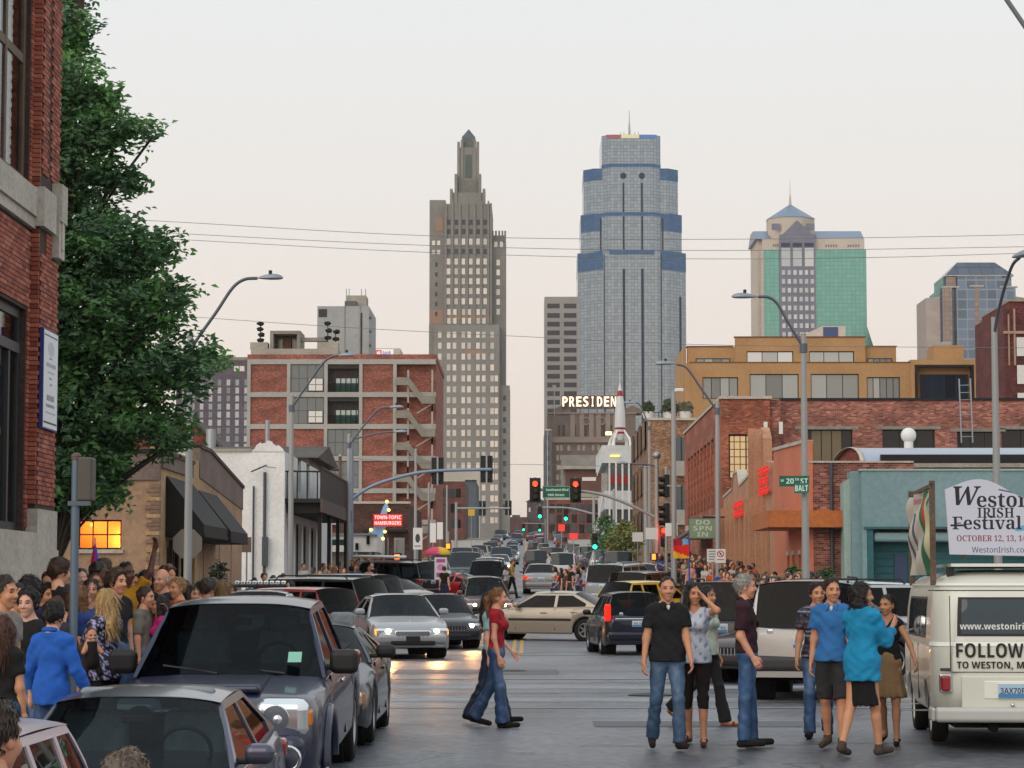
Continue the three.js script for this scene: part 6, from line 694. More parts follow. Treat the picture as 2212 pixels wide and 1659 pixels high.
function carGeo(s) {
  if (s.geo) return s.geo; const hw = s.W / 2, ra = s.R + 0.06, half = s.L / 2, G = s.geo = {};
  const top = x => (pw(s.top, x - 0.05) + pw(s.top, x) * 2 + pw(s.top, x + 0.05)) / 4, wid = x => { const e = Math.max(0, (Math.abs(x) - (half - 0.55)) / 0.55); return hw * (1 - 0.035 * (x / half) ** 2 - 0.17 * e ** 3); };
  const bot = x => { let b = s.sill + 0.06 * sstep(half - 0.5, half, Math.abs(x)); for (const c of [s.xf, s.xr]) if (Math.abs(x - c) < ra - 1e-4) b = Math.max(b, s.R + Math.sqrt(ra * ra - (x - c) ** 2)); return b; };
  const xs = new Set(); for (let i = 0; i <= 40; i++) xs.add(-half + s.L * i / 40); for (const t of [0.02, 0.06, 0.12, 0.2]) { xs.add(half - t); xs.add(-half + t); } for (const c of [s.xf, s.xr]) { for (let i = 0; i <= 12; i++) xs.add(c + ra * Math.cos(Math.PI * i / 12) * 0.9995); xs.add(c + ra + 0.004); xs.add(c - ra - 0.004); } const X = [...xs].sort((a, b) => a - b), P = [], I = []; let n = 0;
  for (const x of X) { const w = wid(x), yt = top(x), yb = Math.min(bot(x), yt - 0.06), h = yt - yb, cr = 0.025; const r = [[w - 0.05, yb], [w - 0.014, yb + Math.min(0.05, h * 0.12)], [w, yb + h * 0.36], [w - 0.006, yb + h * 0.62], [w - 0.034, yt - 0.1 * Math.min(1, h * 1.6)], [w - 0.07, yt - 0.03], [w - 0.15, yt], [w * 0.5, yt + cr], [0, yt + cr * 1.3]]; const ring = [...r, ...r.slice(0, -1).reverse().map(p => [-p[0], p[1]])]; n = ring.length; for (const [z, y] of ring) P.push(x, y, z); }
  for (let i = 0; i < X.length - 1; i++) for (let k = 0; k < n - 1; k++) { const a = i * n + k, b = a + n; I.push(a, b, a + 1, a + 1, b, b + 1); }
  for (const e of [0, X.length - 1]) { const c = P.length / 3; let y = 0; for (let k = 0; k < n; k++) y += P[(e * n + k) * 3 + 1] / n; P.push(X[e] + (e ? 0.03 : -0.03), y - 0.06, 0); for (let k = 0; k < n; k++) { const a = e * n + k, b = e * n + (k + 1) % n; e ? I.push(c, a, b) : I.push(c, b, a); } }
  G.body = toCreasedNormals(mesh(P, I), 0.55);
  // greenhouse
  const [xa, xb, xc, xd, yr] = s.g, ye = yr - 0.06, wr = hw - 0.09 - s.tum, wB = x => wid(x) - 0.075; G.wr = wr; G.top = top; G.wid = wid; G.ye = ye;
  const yu = x => x > xb ? lerp(ye, top(xa), (x - xb) / (xa - xb)) : x > xc ? ye : lerp(ye, top(xd), (x - xc) / (xd - xc));
  const warp = (g, side, off) => { const p = g.attributes.position; for (let i = 0; i < p.count; i++) { const x = p.getX(i), y = p.getY(i), t = Math.max(0, Math.min(1.1, (y - top(x)) / (ye - top(Math.min(xa, Math.max(xd, x)))))); p.setXYZ(i, x, y, side * (lerp(wB(x), wr, Math.pow(t, 1.15)) + p.getZ(i) + off)); } g.computeVertexNormals(); return g; };
  const out = [], N = 30; for (let i = 0; i <= N; i++) { const x = lerp(xa, xd, i / N); out.push([x, yu(x)]); } for (let i = N; i >= 0; i--) { const x = lerp(xa, xd, i / N); out.push([x, top(x) - 0.03]); } const shape = poly(out), holes = [], lims = [xa, ...s.pil, xd];
  for (let w = 0; w < lims.length - 1; w++) { const x0 = lims[w] - (w ? 0.045 : 0), x1 = lims[w + 1] + (w < lims.length - 2 ? 0.045 : 0), U = [], D = []; for (let i = 0; i <= 14; i++) { const x = lerp(x0, x1, i / 14), sl = x > xb ? 1.35 : x < xc ? 1.5 : 1, a = yu(x) - 0.055 * sl, b = top(x) + 0.025; if (a - b > 0.05) { U.push([x, a]); D.push([x, b]); } } if (U.length > 2) holes.push([...U, ...D.reverse()]); }
  for (const h of holes) shape.holes.push(poly(h));
  G.side = [1, -1].map(sd => warp(new THREE.ExtrudeGeometry(shape, { depth: 0.03, bevelEnabled: false }), sd, -0.03)); G.win = [1, -1].map(sd => holes.map(h => warp(new THREE.ShapeGeometry(poly(h)), sd, -0.016)));
  const grid = (nu, nv, f) => { const P2 = [], I2 = []; for (let j = 0; j <= nv; j++) for (let i = 0; i <= nu; i++) P2.push(...f(i / nu * 2 - 1, j / nv)); for (let j = 0; j < nv; j++) for (let i = 0; i < nu; i++) { const k = j * (nu + 1) + i; I2.push(k, k + 1, k + nu + 2, k, k + nu + 2, k + nu + 1); } return mesh(P2, I2); };
  const crn = q => 0.06 * (1 - Math.abs(q) ** 3.2);
  G.roof = grid(16, 14, (q, v) => { const x = lerp(xb + 0.02, xc - 0.02, v); return [x + (v < 0.5 ? 0.07 : -0.05) * (1 - q * q) * (1 - 2 * Math.min(v, 1 - v)), ye - 0.004 + crn(q) * (0.8 + 0.2 * Math.sin(Math.PI * v)) + 0.02 * Math.sin(Math.PI * v), q * (wr + 0.006)]; });
  G.screen = grid(14, 8, (q, v) => { const w = lerp(wB(xa) - 0.01, wr, v); return [lerp(xa, xb, v) + 0.13 * (1 - q * q) * (1 - 0.4 * v), lerp(top(xa) - 0.02, ye + crn(q) * 0.8, v), q * (w - 0.01)]; });
  G.rear = grid(14, 8, (q, v) => { const w = lerp(wB(xd) - 0.01, wr, v); return [lerp(xd, xc, v) - 0.09 * (1 - q * q) * (1 - 0.4 * v), lerp(top(xd) - 0.02, ye + crn(q) * 0.8, v), q * (w - 0.01)]; });
  G.floor = merge([bx(xd + 0.25, xa - 0.05, 0.3, top(0) - 0.12, -hw + 0.2, hw - 0.2), bx(-half + 0.25, half - 0.25, s.sill + 0.03, s.sill + 0.3, -hw + 0.3, hw - 0.3)]); G.well = merge([s.xf, s.xr].flatMap(c => [1, -1].map(sd => new THREE.CylinderGeometry(ra - 0.005, ra - 0.005, 0.28, 20).rotateX(Math.PI / 2).translate(c, s.R, sd * (hw - 0.26)))));
  G.seam = [1, -1].map(sd => merge(lims.slice(1, -1).concat([xa - 0.28]).map(x => { const w = wid(x), y0 = s.sill + 0.1, y1 = top(x) - 0.02; const g = bx(x - 0.006, x + 0.006, y0, y1, 0, 0.02), p = g.attributes.position; for (let i = 0; i < p.count; i++) { const t = (p.getY(i) - y0) / (y1 - y0); p.setZ(i, sd * (w - 0.004 + (p.getZ(i) > 0 ? 0.008 : -0.01) - 0.055 * sstep(0.72, 1, t))); } return g; })));
  return G;
}
// options: paint, lower (second colour), glass, headOn, tailOn, plateFront, seats, trim
function car(label, cat, spec, x, d, turn, o = {}) {
  const s = SPEC[spec], G = carGeo(s), y = o.y ?? gy(d), t = thing(o.name || ({ sedan: 'sedan_car', coupe: 'coupe_car', suv: 'sport_utility_vehicle', hatch: 'hatchback_car', wagon: 'large_utility_vehicle', pickup: 'pickup_truck' })[spec], label, cat, [x, y, -d], 0, o.group);
  t.rotation.set(Math.atan((gy(d + 2) - gy(d - 2)) / 4), turn, 0); if (o.scale) t.scale.setScalar(o.scale);
  const pm = paint(o.paint ?? 0x888c90, o.rough, o.metal), glass = o.small ? MC.black : o.glass || MC.dark, half = s.L / 2, hw = s.W / 2, front = G.top(half - 0.05), mid = s.sill + 0.42;
  const body = part(t, 'body', G.body, pm), roof = part(t, 'roof', G.roof, o.roofPaint ? paint(o.roofPaint) : pm); G.side.forEach(g => part(t, 'window_frame', g, o.roofPaint ? paint(o.roofPaint) : pm)); part(t, 'windscreen', G.screen, o.screen || glass); part(t, 'rear_window', G.rear, glass); G.win.forEach(w => w.forEach(g => part(t, 'side_window', g, glass)));
  part(t, 'underbody', G.floor, MC.under); part(t, 'wheel_well', G.well, MC.under, { kind: 'stuff' }); for (const xw of [s.xf, s.xr]) for (const sd of [1, -1]) wheel(t, xw, sd * (hw - 0.12), s.R, 0.2, sd, o.rim);
  if (o.small) { part(t, 'lamp', [1, -1].map(q => rbx(0.14, 0.14, 0.36, 0.05, half - 0.14, Math.min(front, 0.78), q * (hw - 0.34))), o.headOn ? MC.lampOn : MC.lamp); part(t, 'tail_lamp', [1, -1].map(q => rbx(0.12, 0.16, 0.3, 0.04, -half + 0.08, 0.86, q * (hw - 0.3))), o.tailOn ? MC.redOn : MC.red); part(t, 'bumper', [rbx(0.2, 0.2, s.W * 0.84, 0.07, half - 0.06, s.sill + 0.2, 0), rbx(0.2, 0.22, s.W * 0.84, 0.07, -half + 0.06, s.sill + 0.22, 0)], MC.trimGrey); return t; }
  G.seam.forEach(g => part(t, 'door_seam', g, MC.trim)); const yb = s.g[4];
  // front: lamps, grille, bumper, plate
  const hy = o.hlY ?? front - 0.02; for (const q of [1, -1]) { const h = part(t, 'headlight', rbx(0.24, o.hlH ?? 0.17, o.hlW ?? 0.4, o.hlH ? 0.1 : 0.06, half - 0.17, hy, q * (hw - 0.3 - ((o.hlW ?? 0.4) - 0.4) / 2)).rotateY(0), MC.lamp); if (o.hlH) { part(h, 'reflector', new THREE.TorusGeometry(0.115, 0.008, 8, 28).rotateY(Math.PI / 2).translate(half - 0.055, hy, q * (hw - 0.38)), M.chrome); part(h, 'reflector_bowl', new THREE.CircleGeometry(0.115, 28).rotateY(Math.PI / 2).translate(half - 0.048, hy, q * (hw - 0.38)), std(0xaab4ba, 0.22, 0.9)); part(h, 'amber_lens', rbx(0.06, 0.1, 0.09, 0.03, half - 0.06, hy, q * (hw - 0.52)), MC.amber); } part(h, o.headOn ? 'lit_bulb' : 'lens', sph(o.hlH ? 0.045 : 0.075, half - 0.06, hy, q * (hw - 0.36), 0.6, 1, 1), o.headOn ? MC.lampOn : MC.lamp); part(h, 'turn_lens', rbx(0.2, 0.14, 0.1, 0.03, half - 0.21, hy, q * (hw - 0.13)), o.headOn ? MC.amberOn : MC.amber); }
  const gr = part(t, 'grille', rbx(0.1, o.grH ?? 0.16, o.grW ?? 0.8, 0.03, half - 0.01, hy - 0.05, 0), o.grille || MC.trim); for (let i = 0; i < 9; i++) part(gr, 'grille_bar', bx(half + 0.035, half + 0.05, hy - 0.05 - (o.grH ?? 0.16) / 2 + 0.02, hy - 0.05 + (o.grH ?? 0.16) / 2 - 0.02, (i - 4) * (o.grW ?? 0.8) / 10 - 0.008, (i - 4) * (o.grW ?? 0.8) / 10 + 0.008), M.chrome);
  part(t, 'front_bumper', rbx(0.3, 0.26, s.W * 0.86, 0.1, half - 0.1, s.sill + 0.24, 0, 3), o.bumper || pm); part(t, 'lower_intake', rbx(0.1, 0.1, s.W * 0.55, 0.03, half + 0.03, s.sill + 0.16, 0), MC.trim); if (o.plateFront) part(t, 'licence_plate', rbx(0.03, 0.14, 0.31, 0.01, half + 0.07, s.sill + 0.24, 0), o.plateFront);
  // rear
  const ry = o.tlY ?? G.top(-half + 0.1) - 0.12; for (const q of [1, -1]) { const h = part(t, 'taillight', rbx(0.2, o.tlH ?? 0.17, o.tlW ?? 0.34, 0.05, -half + 0.13, ry, q * (hw - 0.21 - ((o.tlW ?? 0.34) - 0.34) / 2)), o.tailOn ? MC.redOn : MC.red); part(h, 'reverse_lens', rbx(0.05, 0.07, 0.1, 0.02, -half + 0.02, ry - 0.03, q * (hw - 0.45)), MC.lamp); }
  part(t, 'rear_bumper', rbx(0.3, 0.26, s.W * 0.88, 0.1, -half + 0.1, s.sill + 0.26, 0, 3), o.bumper || pm); const pl = part(t, 'licence_plate', rbx(0.03, 0.16, 0.32, 0.01, -half - 0.01, o.plY ?? ry - 0.05, 0), M.white); part(pl, 'plate_print', card(0.3, 0.145).rotateY(-Math.PI / 2).translate(-half - 0.027, o.plY ?? ry - 0.05, 0), MC.plate);
  // sides
  for (const q of [1, -1]) { const mx = s.g[0] - 0.32, my = G.top(mx) + 0.1; const m = part(t, 'side_mirror', rbx(0.14, o.mirH ?? 0.15, o.mirW ?? 0.22, 0.062, mx, my, q * (hw + 0.06)), o.mirror || pm); part(m, 'mirror_arm', rbx(0.06, 0.05, 0.12, 0.02, mx, my - 0.05, q * (hw - 0.06)), MC.trim); for (const px of [s.g[0] - 1.15, s.g[0] - 2.1]) if (px > -1.5) part(t, 'door_handle', rbx(0.2, 0.035, 0.03, 0.012, px, G.top(px) - 0.13, q * (G.wid(px) - 0.012)), o.handle || pm); if (o.strip) part(t, 'side_strip', bx(s.xr + s.R + 0.1, s.xf - s.R - 0.1, mid - 0.03, mid + 0.03, q > 0 ? hw - 0.006 : -hw - 0.012, q > 0 ? hw + 0.012 : -hw + 0.006), MC.trim); if (o.cladding) part(t, 'cladding', rbx(s.xf - s.xr - 2 * s.R - 0.16, 0.2, 0.05, 0.02, (s.xf + s.xr) / 2, s.sill + 0.16, q * (hw - 0.005)), o.cladding); if (s.rack && o.rack !== false) part(t, 'roof_rail', [cyl(V(s.g[1] - 0.2, yb - 0.04, q * (G.wr - 0.08)), V(s.g[1] - 0.32, yb + 0.05, q * (G.wr - 0.08)), 0.018, 0.018, 6), cyl(V(s.g[1] - 0.32, yb + 0.05, q * (G.wr - 0.08)), V(s.g[2] + 0.35, yb + 0.05, q * (G.wr - 0.08)), 0.018, 0.018, 6), cyl(V(s.g[2] + 0.35, yb + 0.05, q * (G.wr - 0.08)), V(s.g[2] + 0.22, yb - 0.04, q * (G.wr - 0.08)), 0.018, 0.018, 6)], MC.trim); }
  if (o.seats !== false) { for (const q of [1, -1]) { const st = part(t, 'seat', [rbx(0.16, 0.62, 0.5, 0.07, s.g[1] - 0.42, G.top(0) + 0.02, q * 0.38), rbx(0.12, 0.2, 0.28, 0.05, s.g[1] - 0.46, G.top(0) + 0.4, q * 0.38)], MC.seat); } part(t, 'rear_seat', rbx(0.16, 0.5, 1.2, 0.07, s.g[2] + 0.25, G.top(0) - 0.02, 0), MC.seat); part(t, 'dashboard', rbx(0.5, 0.2, s.W - 0.5, 0.08, s.g[0] - 0.3, G.top(s.g[0]) - 0.1, 0), MC.seat); part(t, 'steering_wheel', new THREE.TorusGeometry(0.19, 0.016, 8, 24).rotateY(Math.PI / 2).rotateZ(-0.4).translate(s.g[0] - 0.62, G.top(0) + 0.08, -0.38 * (o.wheelSide ?? 1)), MC.trim); part(t, 'rear_view_mirror', rbx(0.04, 0.07, 0.24, 0.02, s.g[1] + 0.05, G.ye - 0.12, 0), MC.trim); }
  return t;
}
const TO = -Math.PI / 2, AWAY = Math.PI / 2;
function headBeam(t, s, i, both = [1, -1]) { for (const q of both) { const l = new THREE.SpotLight(0xffb468, i, 30, 0.5, 0.8); const p = t.localToWorld(V(s.L / 2 + 0.06, 0.68, q * (s.W / 2 - 0.36))); l.position.copy(p); l.target.position.copy(t.localToWorld(V(s.L / 2 + 9, -0.1, q * 0.6))); l.castShadow = true; scene.add(l, l.target); } }
const at2 = (u, d) => ux(u, d);
{
  // parked row on the left kerb, nearest first
  const pinkTop = car('white and pink small car at the bottom left corner, mostly out of view', 'car', 'hatch', -3.1, 12.2, TO, { name: 'small_hatchback', paint: 0xb78aa0, roofPaint: 0xc9bcc6, glass: MC.tint, rough: 0.3, metal: 0.1, scale: 0.85 }); part(pinkTop, 'roof_stripe', rbx(1.6, 0.02, 0.12, 0.01, -0.6, 1.635, 0.5), MC.trim);
  car('dark grey sedan parked at bottom left with seats seen through its windscreen', 'car', 'sedan', -2.7, 17.1, TO, { scale: 0.93, paint: 0x4a4b5c, glass: MC.tint, screen: pane(0xa3b6bc), seats: true, rough: 0.3, metal: 0.5 });
  const pk = car('navy blue pickup truck parked in front of the left crowd', 'pickup truck', 'pickup', -2.66, 22.9, TO, { paint: 0x0b1738, glass: MC.tint, screen: pane(0x74878d), seats: true, hlH: 0.34, hlW: 0.46, hlY: 0.83, grH: 0.3, grW: 0.9, grille: M.chrome, mirror: MC.trim, mirH: 0.22, mirW: 0.26, handle: M.chrome, rough: 0.4, metal: 0.1 });
  { const s = SPEC.pickup, h = s.L / 2; for (const q of [1, -1]) { const f = part(pk, 'fog_light', [new THREE.CylinderGeometry(0.1, 0.1, 0.08, 20).rotateZ(Math.PI / 2).translate(h + 0.05, 0.52, q * 0.68), new THREE.TorusGeometry(0.1, 0.018, 8, 20).rotateY(Math.PI / 2).translate(h + 0.09, 0.52, q * 0.68)], M.chrome); part(pk, 'fender_flare', new THREE.TorusGeometry(s.R + 0.07, 0.045, 8, 20, Math.PI).scale(1, 1, 1.1).translate(s.xf, s.R, q * (s.W / 2 - 0.01)), paint(0x0b1738, 0.4, 0.1)); } part(pk, 'hood_bulge', rbx(1.1, 0.08, 0.8, 0.04, 1.85, 1.05, 0), paint(0x0b1738, 0.4, 0.1)); part(pk, 'sticker', card(0.12, 0.13).rotateY(Math.PI / 2 - 0).rotateZ(0).applyMatrix4(new THREE.Matrix4().makeRotationZ(0.86)).translate(1.24, 1.24, -0.58), std(0x7fb8a8, 0.6)); part(pk, 'wiper', [cyl(V(1.33, 1.1, -0.5), V(1.2, 1.16, 0.1), 0.012), cyl(V(1.33, 1.1, 0.1), V(1.2, 1.16, 0.6), 0.012)], MC.trim); part(pk, 'bed_interior', bx(-2.6, -1.0, 1.09, 1.11, -0.8, 0.8), MC.under); }
  car('dark grey sedan parked close behind the navy pickup', 'car', 'coupe', -2.52, 27.6, TO, { paint: 0x2b2e38, glass: MC.dark, mirror: MC.trim, rough: 0.3, metal: 0.5 });
  // junction and beyond
  const pc = car('white police car with a roof light bar behind the left crowd', 'police car', 'sedan', ux(560, 52), 52, TO, { paint: 0xc9ccd0, glass: MC.dark, rough: 0.35, metal: 0.05, y: 0.16 }); { const b = part(pc, 'light_bar', rbx(0.26, 0.06, 1.16, 0.03, -0.3, 1.53, 0), MC.trim); for (let i = 0; i < 9; i++) part(b, 'lamp_module', rbx(0.22, 0.09, 0.1, 0.03, -0.3, 1.6, (i - 4) * 0.125), MC.lamp); }
  car('red boxy utility vehicle turning behind the navy pickup', 'car', 'suv', ux(622, 62), 62, Math.PI - 0.75, { paint: 0x8c1216, glass: MC.dark, cladding: MC.trimGrey, bumper: MC.trimGrey, rack: false, scale: 0.93, tlH: 0.2 });
  car('dark green grey long utility vehicle behind the red one', 'car', 'wagon', ux(655, 70), 70, Math.PI - 0.55, { paint: 0x2a3438, glass: MC.tint, screen: MC.dark });
  car('grey pickup with a covered bed behind the dark utility vehicle', 'pickup truck', 'wagon', ux(712, 80), 80, Math.PI - 0.6, { name: 'pickup_truck', paint: 0x3c4348, glass: MC.glass, rack: false, tailOn: true });
  car('beige sedan behind the grey pickup on the left', 'car', 'sedan', ux(822, 94), 94, Math.PI - 0.75, { paint: 0x9a958c, glass: MC.dark });
  const ky = car('black utility vehicle with a white board on its roof', 'car', 'wagon', ux(832, 106), 106, Math.PI - 0.6, { paint: 0x1c2126, glass: MC.dark }); part(ky, 'roof_board', rbx(2.6, 0.12, 0.6, 0.06, 0.3, 2.03, 0), M.white);
  car('red coupe crossing behind the placard on the left', 'car', 'coupe', ux(978, 108), 108, Math.PI - 0.5, { paint: 0xa01012, glass: MC.dark, metal: 0.1 });
  const cad = car('silver large sedan with lit headlights heading towards us', 'car', 'sedan', ux(858, 58), 58, TO + 0.2, { paint: 0x9fa0a3, glass: MC.tint, screen: pane(0x8d9c9e), seats: true, headOn: true, grille: M.chrome, grW: 0.78, grH: 0.18, hlW: 0.5, plateFront: MC.trim, strip: 0, scale: 1.04 }); cad.updateMatrixWorld(); headBeam(cad, SPEC.sedan, 14); part(cad, 'hood_ornament', cyl(V(2.0, 0.78, 0), V(1.98, 0.86, 0), 0.008), M.chrome);
  const ds = car('dark sedan with lit headlights right behind the silver sedan', 'car', 'sedan', ux(945, 66), 66, TO + 0.2, { paint: 0x23262c, glass: MC.dark, headOn: true }); ds.updateMatrixWorld(); headBeam(ds, SPEC.sedan, 12);
  const mv = car('brown minivan with bright headlights behind the woman in red', 'car', 'hatch', ux(1045, 88), 88, TO + 0.12, { name: 'minivan', paint: 0x5a4a44, glass: MC.tint, screen: pane(0x93a2a4), seats: true, headOn: true }); mv.updateMatrixWorld(); headBeam(mv, SPEC.hatch, 26);
  car('dark green utility vehicle behind the brown minivan', 'car', 'suv', ux(1052, 112), 112, TO, { headOn: true, paint: 0x2f403c, glass: MC.dark });
  car('tan sedan crossing the road side on', 'car', 'sedan', ux(1192, 71.5), 71.5, Math.PI - 0.38, { paint: 0x9c9283, glass: MC.tint, strip: 1, tailOn: false, tlW: 0.5, tlH: 0.13, seats: true, screen: pane(0x93a2a4) });
  const bw = car('black small utility vehicle driving away with red tail lights', 'car', 'hatch', ux(1352, 60.5), 60.5, AWAY + 0.1, { paint: 0x11172a, glass: MC.dark, tailOn: true, tlW: 0.15, tlH: 0.44, tlY: 1.1, plY: 0.82, rack: false, scale: 0.94 }); part(bw, 'chrome_strip', rbx(0.04, 0.06, 1.2, 0.02, -2.22, 0.93, 0), M.chrome);
  car('white and dark van-like utility vehicle on the right beyond the tan sedan', 'car', 'wagon', ux(1345, 101), 101, AWAY - 0.35, { paint: 0x8f979d, glass: MC.dark });
  car('maroon utility vehicle behind the yellow car', 'car', 'suv', ux(1395, 92), 92, AWAY - 0.4, { paint: 0x3c1214, glass: MC.tint, screen: MC.dark, tlH: 0.3, rack: false });
  car('yellow hatchback behind the man in black', 'car', 'hatch', ux(1402, 83), 83, AWAY - 0.75, { paint: 0xc9a010, glass: MC.dark, metal: 0.05, tailOn: true, scale: 0.97 });
  const sr = car('silver sedan driving away up the hill with brake lights', 'car', 'sedan', ux(1168, 120), 120, AWAY, { paint: 0x8c8a8a, glass: MC.glassMid, tailOn: true });
  // right cluster
  car('silver utility vehicle seen from behind between the walkers', 'car', 'suv', 4.45, 37.3, AWAY - 0.2, { paint: 0xb3b0ac, glass: MC.tint, screen: MC.dark, bumper: MC.trimGrey, cladding: MC.trimGrey, tlW: 0.2, tlH: 0.36, tlY: 1.05, plY: 0.86 });
  car('dark utility vehicle left of the silver one on the right', 'car', 'suv', ux(1585, 46), 46, AWAY - 0.2, { paint: 0x2b2a2f, glass: MC.dark, tlH: 0.3 });
  car('brown sedan turning behind the man with grey hair', 'car', 'sedan', ux(1755, 43.5), 43.5, -2.36, { paint: 0x4a3a3c, glass: MC.tint, screen: MC.dark, strip: 1 });
  car('white utility vehicle half hidden beside the festival van', 'car', 'suv', ux(1880, 48), 48, AWAY - 0.9, { paint: 0xb4babd, glass: MC.tint, screen: MC.dark });
  // traffic and parked cars up the hill
  const cols = [0x2b2f36, 0x8f9296, 0xaeb4ba, 0x4a525c, 0xd2d5d7, 0x2a3a52, 0x7a2424, 0x66727e, 0x98a0a6], kinds = ['sedan', 'suv', 'hatch', 'sedan', 'wagon'];
  const nm = { 0x2b2f36: 'charcoal', 0x8f9296: 'mid grey', 0xaeb4ba: 'silver', 0x4a525c: 'slate', 0xd2d5d7: 'white', 0x2a3a52: 'navy', 0x7a2424: 'dark red', 0x66727e: 'blue grey', 0x98a0a6: 'pale grey' }, cnt = {}; 
  let i = 0; for (let d = 132; d < 620; d += d < 330 ? 13 : 30, i++) car(`${nm[cols[(i * 4 + 1) % 9]]} car parked on the left kerb, ${ordinal(i + 1)} from the junction`, 'car', kinds[i % 5], -5.0, d, TO, { small: 1, paint: cols[(i * 4 + 1) % 9], group: 'cars parked up the hill', name: 'parked_car' }).rotation.y += rr(-0.05, 0.05); i = 0;
  for (let d = 112; d < 620; d += d < 330 ? 14 : 32, i++) car(`${nm[cols[(i * 5 + 2) % 9]]} car parked on the right kerb, ${ordinal(i + 1)} from the junction`, 'car', kinds[(i + 2) % 5], 5.2, d, AWAY, { small: 1, paint: cols[(i * 5 + 2) % 9], group: 'cars parked up the hill', name: 'parked_car' }); i = 0;
  for (const [u, d, dir, c, k, on] of [[1006, 135, TO, 0x2d3a40, 'wagon', 0], [1045, 150, TO, 0xaeb4ba, 'sedan', 1], [1078, 168, TO, 0xd2d5d7, 'sedan', 1], [1105, 275, TO, 0xd2d5d7, 'suv', 1], [1158, 165, AWAY, 0x14161a, 'suv', 1], [1150, 225, AWAY, 0x4a525c, 'sedan', 1], [1153, 330, AWAY, 0x2b2f36, 'suv', 1], [1147, 420, AWAY, 0x2b2f36, 'sedan', 1], [1108, 360, TO, 0x8f9296, 'sedan', 1], [1157, 480, AWAY, 0x7a2424, 'sedan', 1]]) car(`${dir === TO ? 'oncoming' : 'departing'} ${d < 200 ? 'nearer' : d < 340 ? 'middle' : 'far'} ${nm[c] || (c === 0x14161a ? 'black' : 'teal grey')} car in the lane up the hill${on ? ' with lights on' : ''}`, 'car', k, ux(u, d), d, dir, { small: 1, paint: c, headOn: on && dir === TO, tailOn: on && dir === AWAY, name: 'moving_car' });
  for (const [dir, list, lane] of [[AWAY, [142, 186, 206, 250, 286, 310, 362, 392, 450], 2.0], [TO, [118, 192, 214, 238, 304, 328, 392, 440], -1.9]]) list.forEach((d, k) => { const c = cols[(k * 5 + (dir === TO ? 2 : 4)) % 9]; car(`${nm[c]} queued ${dir === TO ? 'oncoming' : 'departing'} car, ${ordinal(k + 1)} up the ${dir === TO ? 'left' : 'right'} lane`, 'car', kinds[(k * 3 + 1) % 5], lane + rr(-0.25, 0.25), d, dir, { small: 1, paint: c, headOn: dir === TO && k % 2 === 0, tailOn: dir === AWAY, group: 'cars queued up the hill', name: 'queued_car' }); });
}
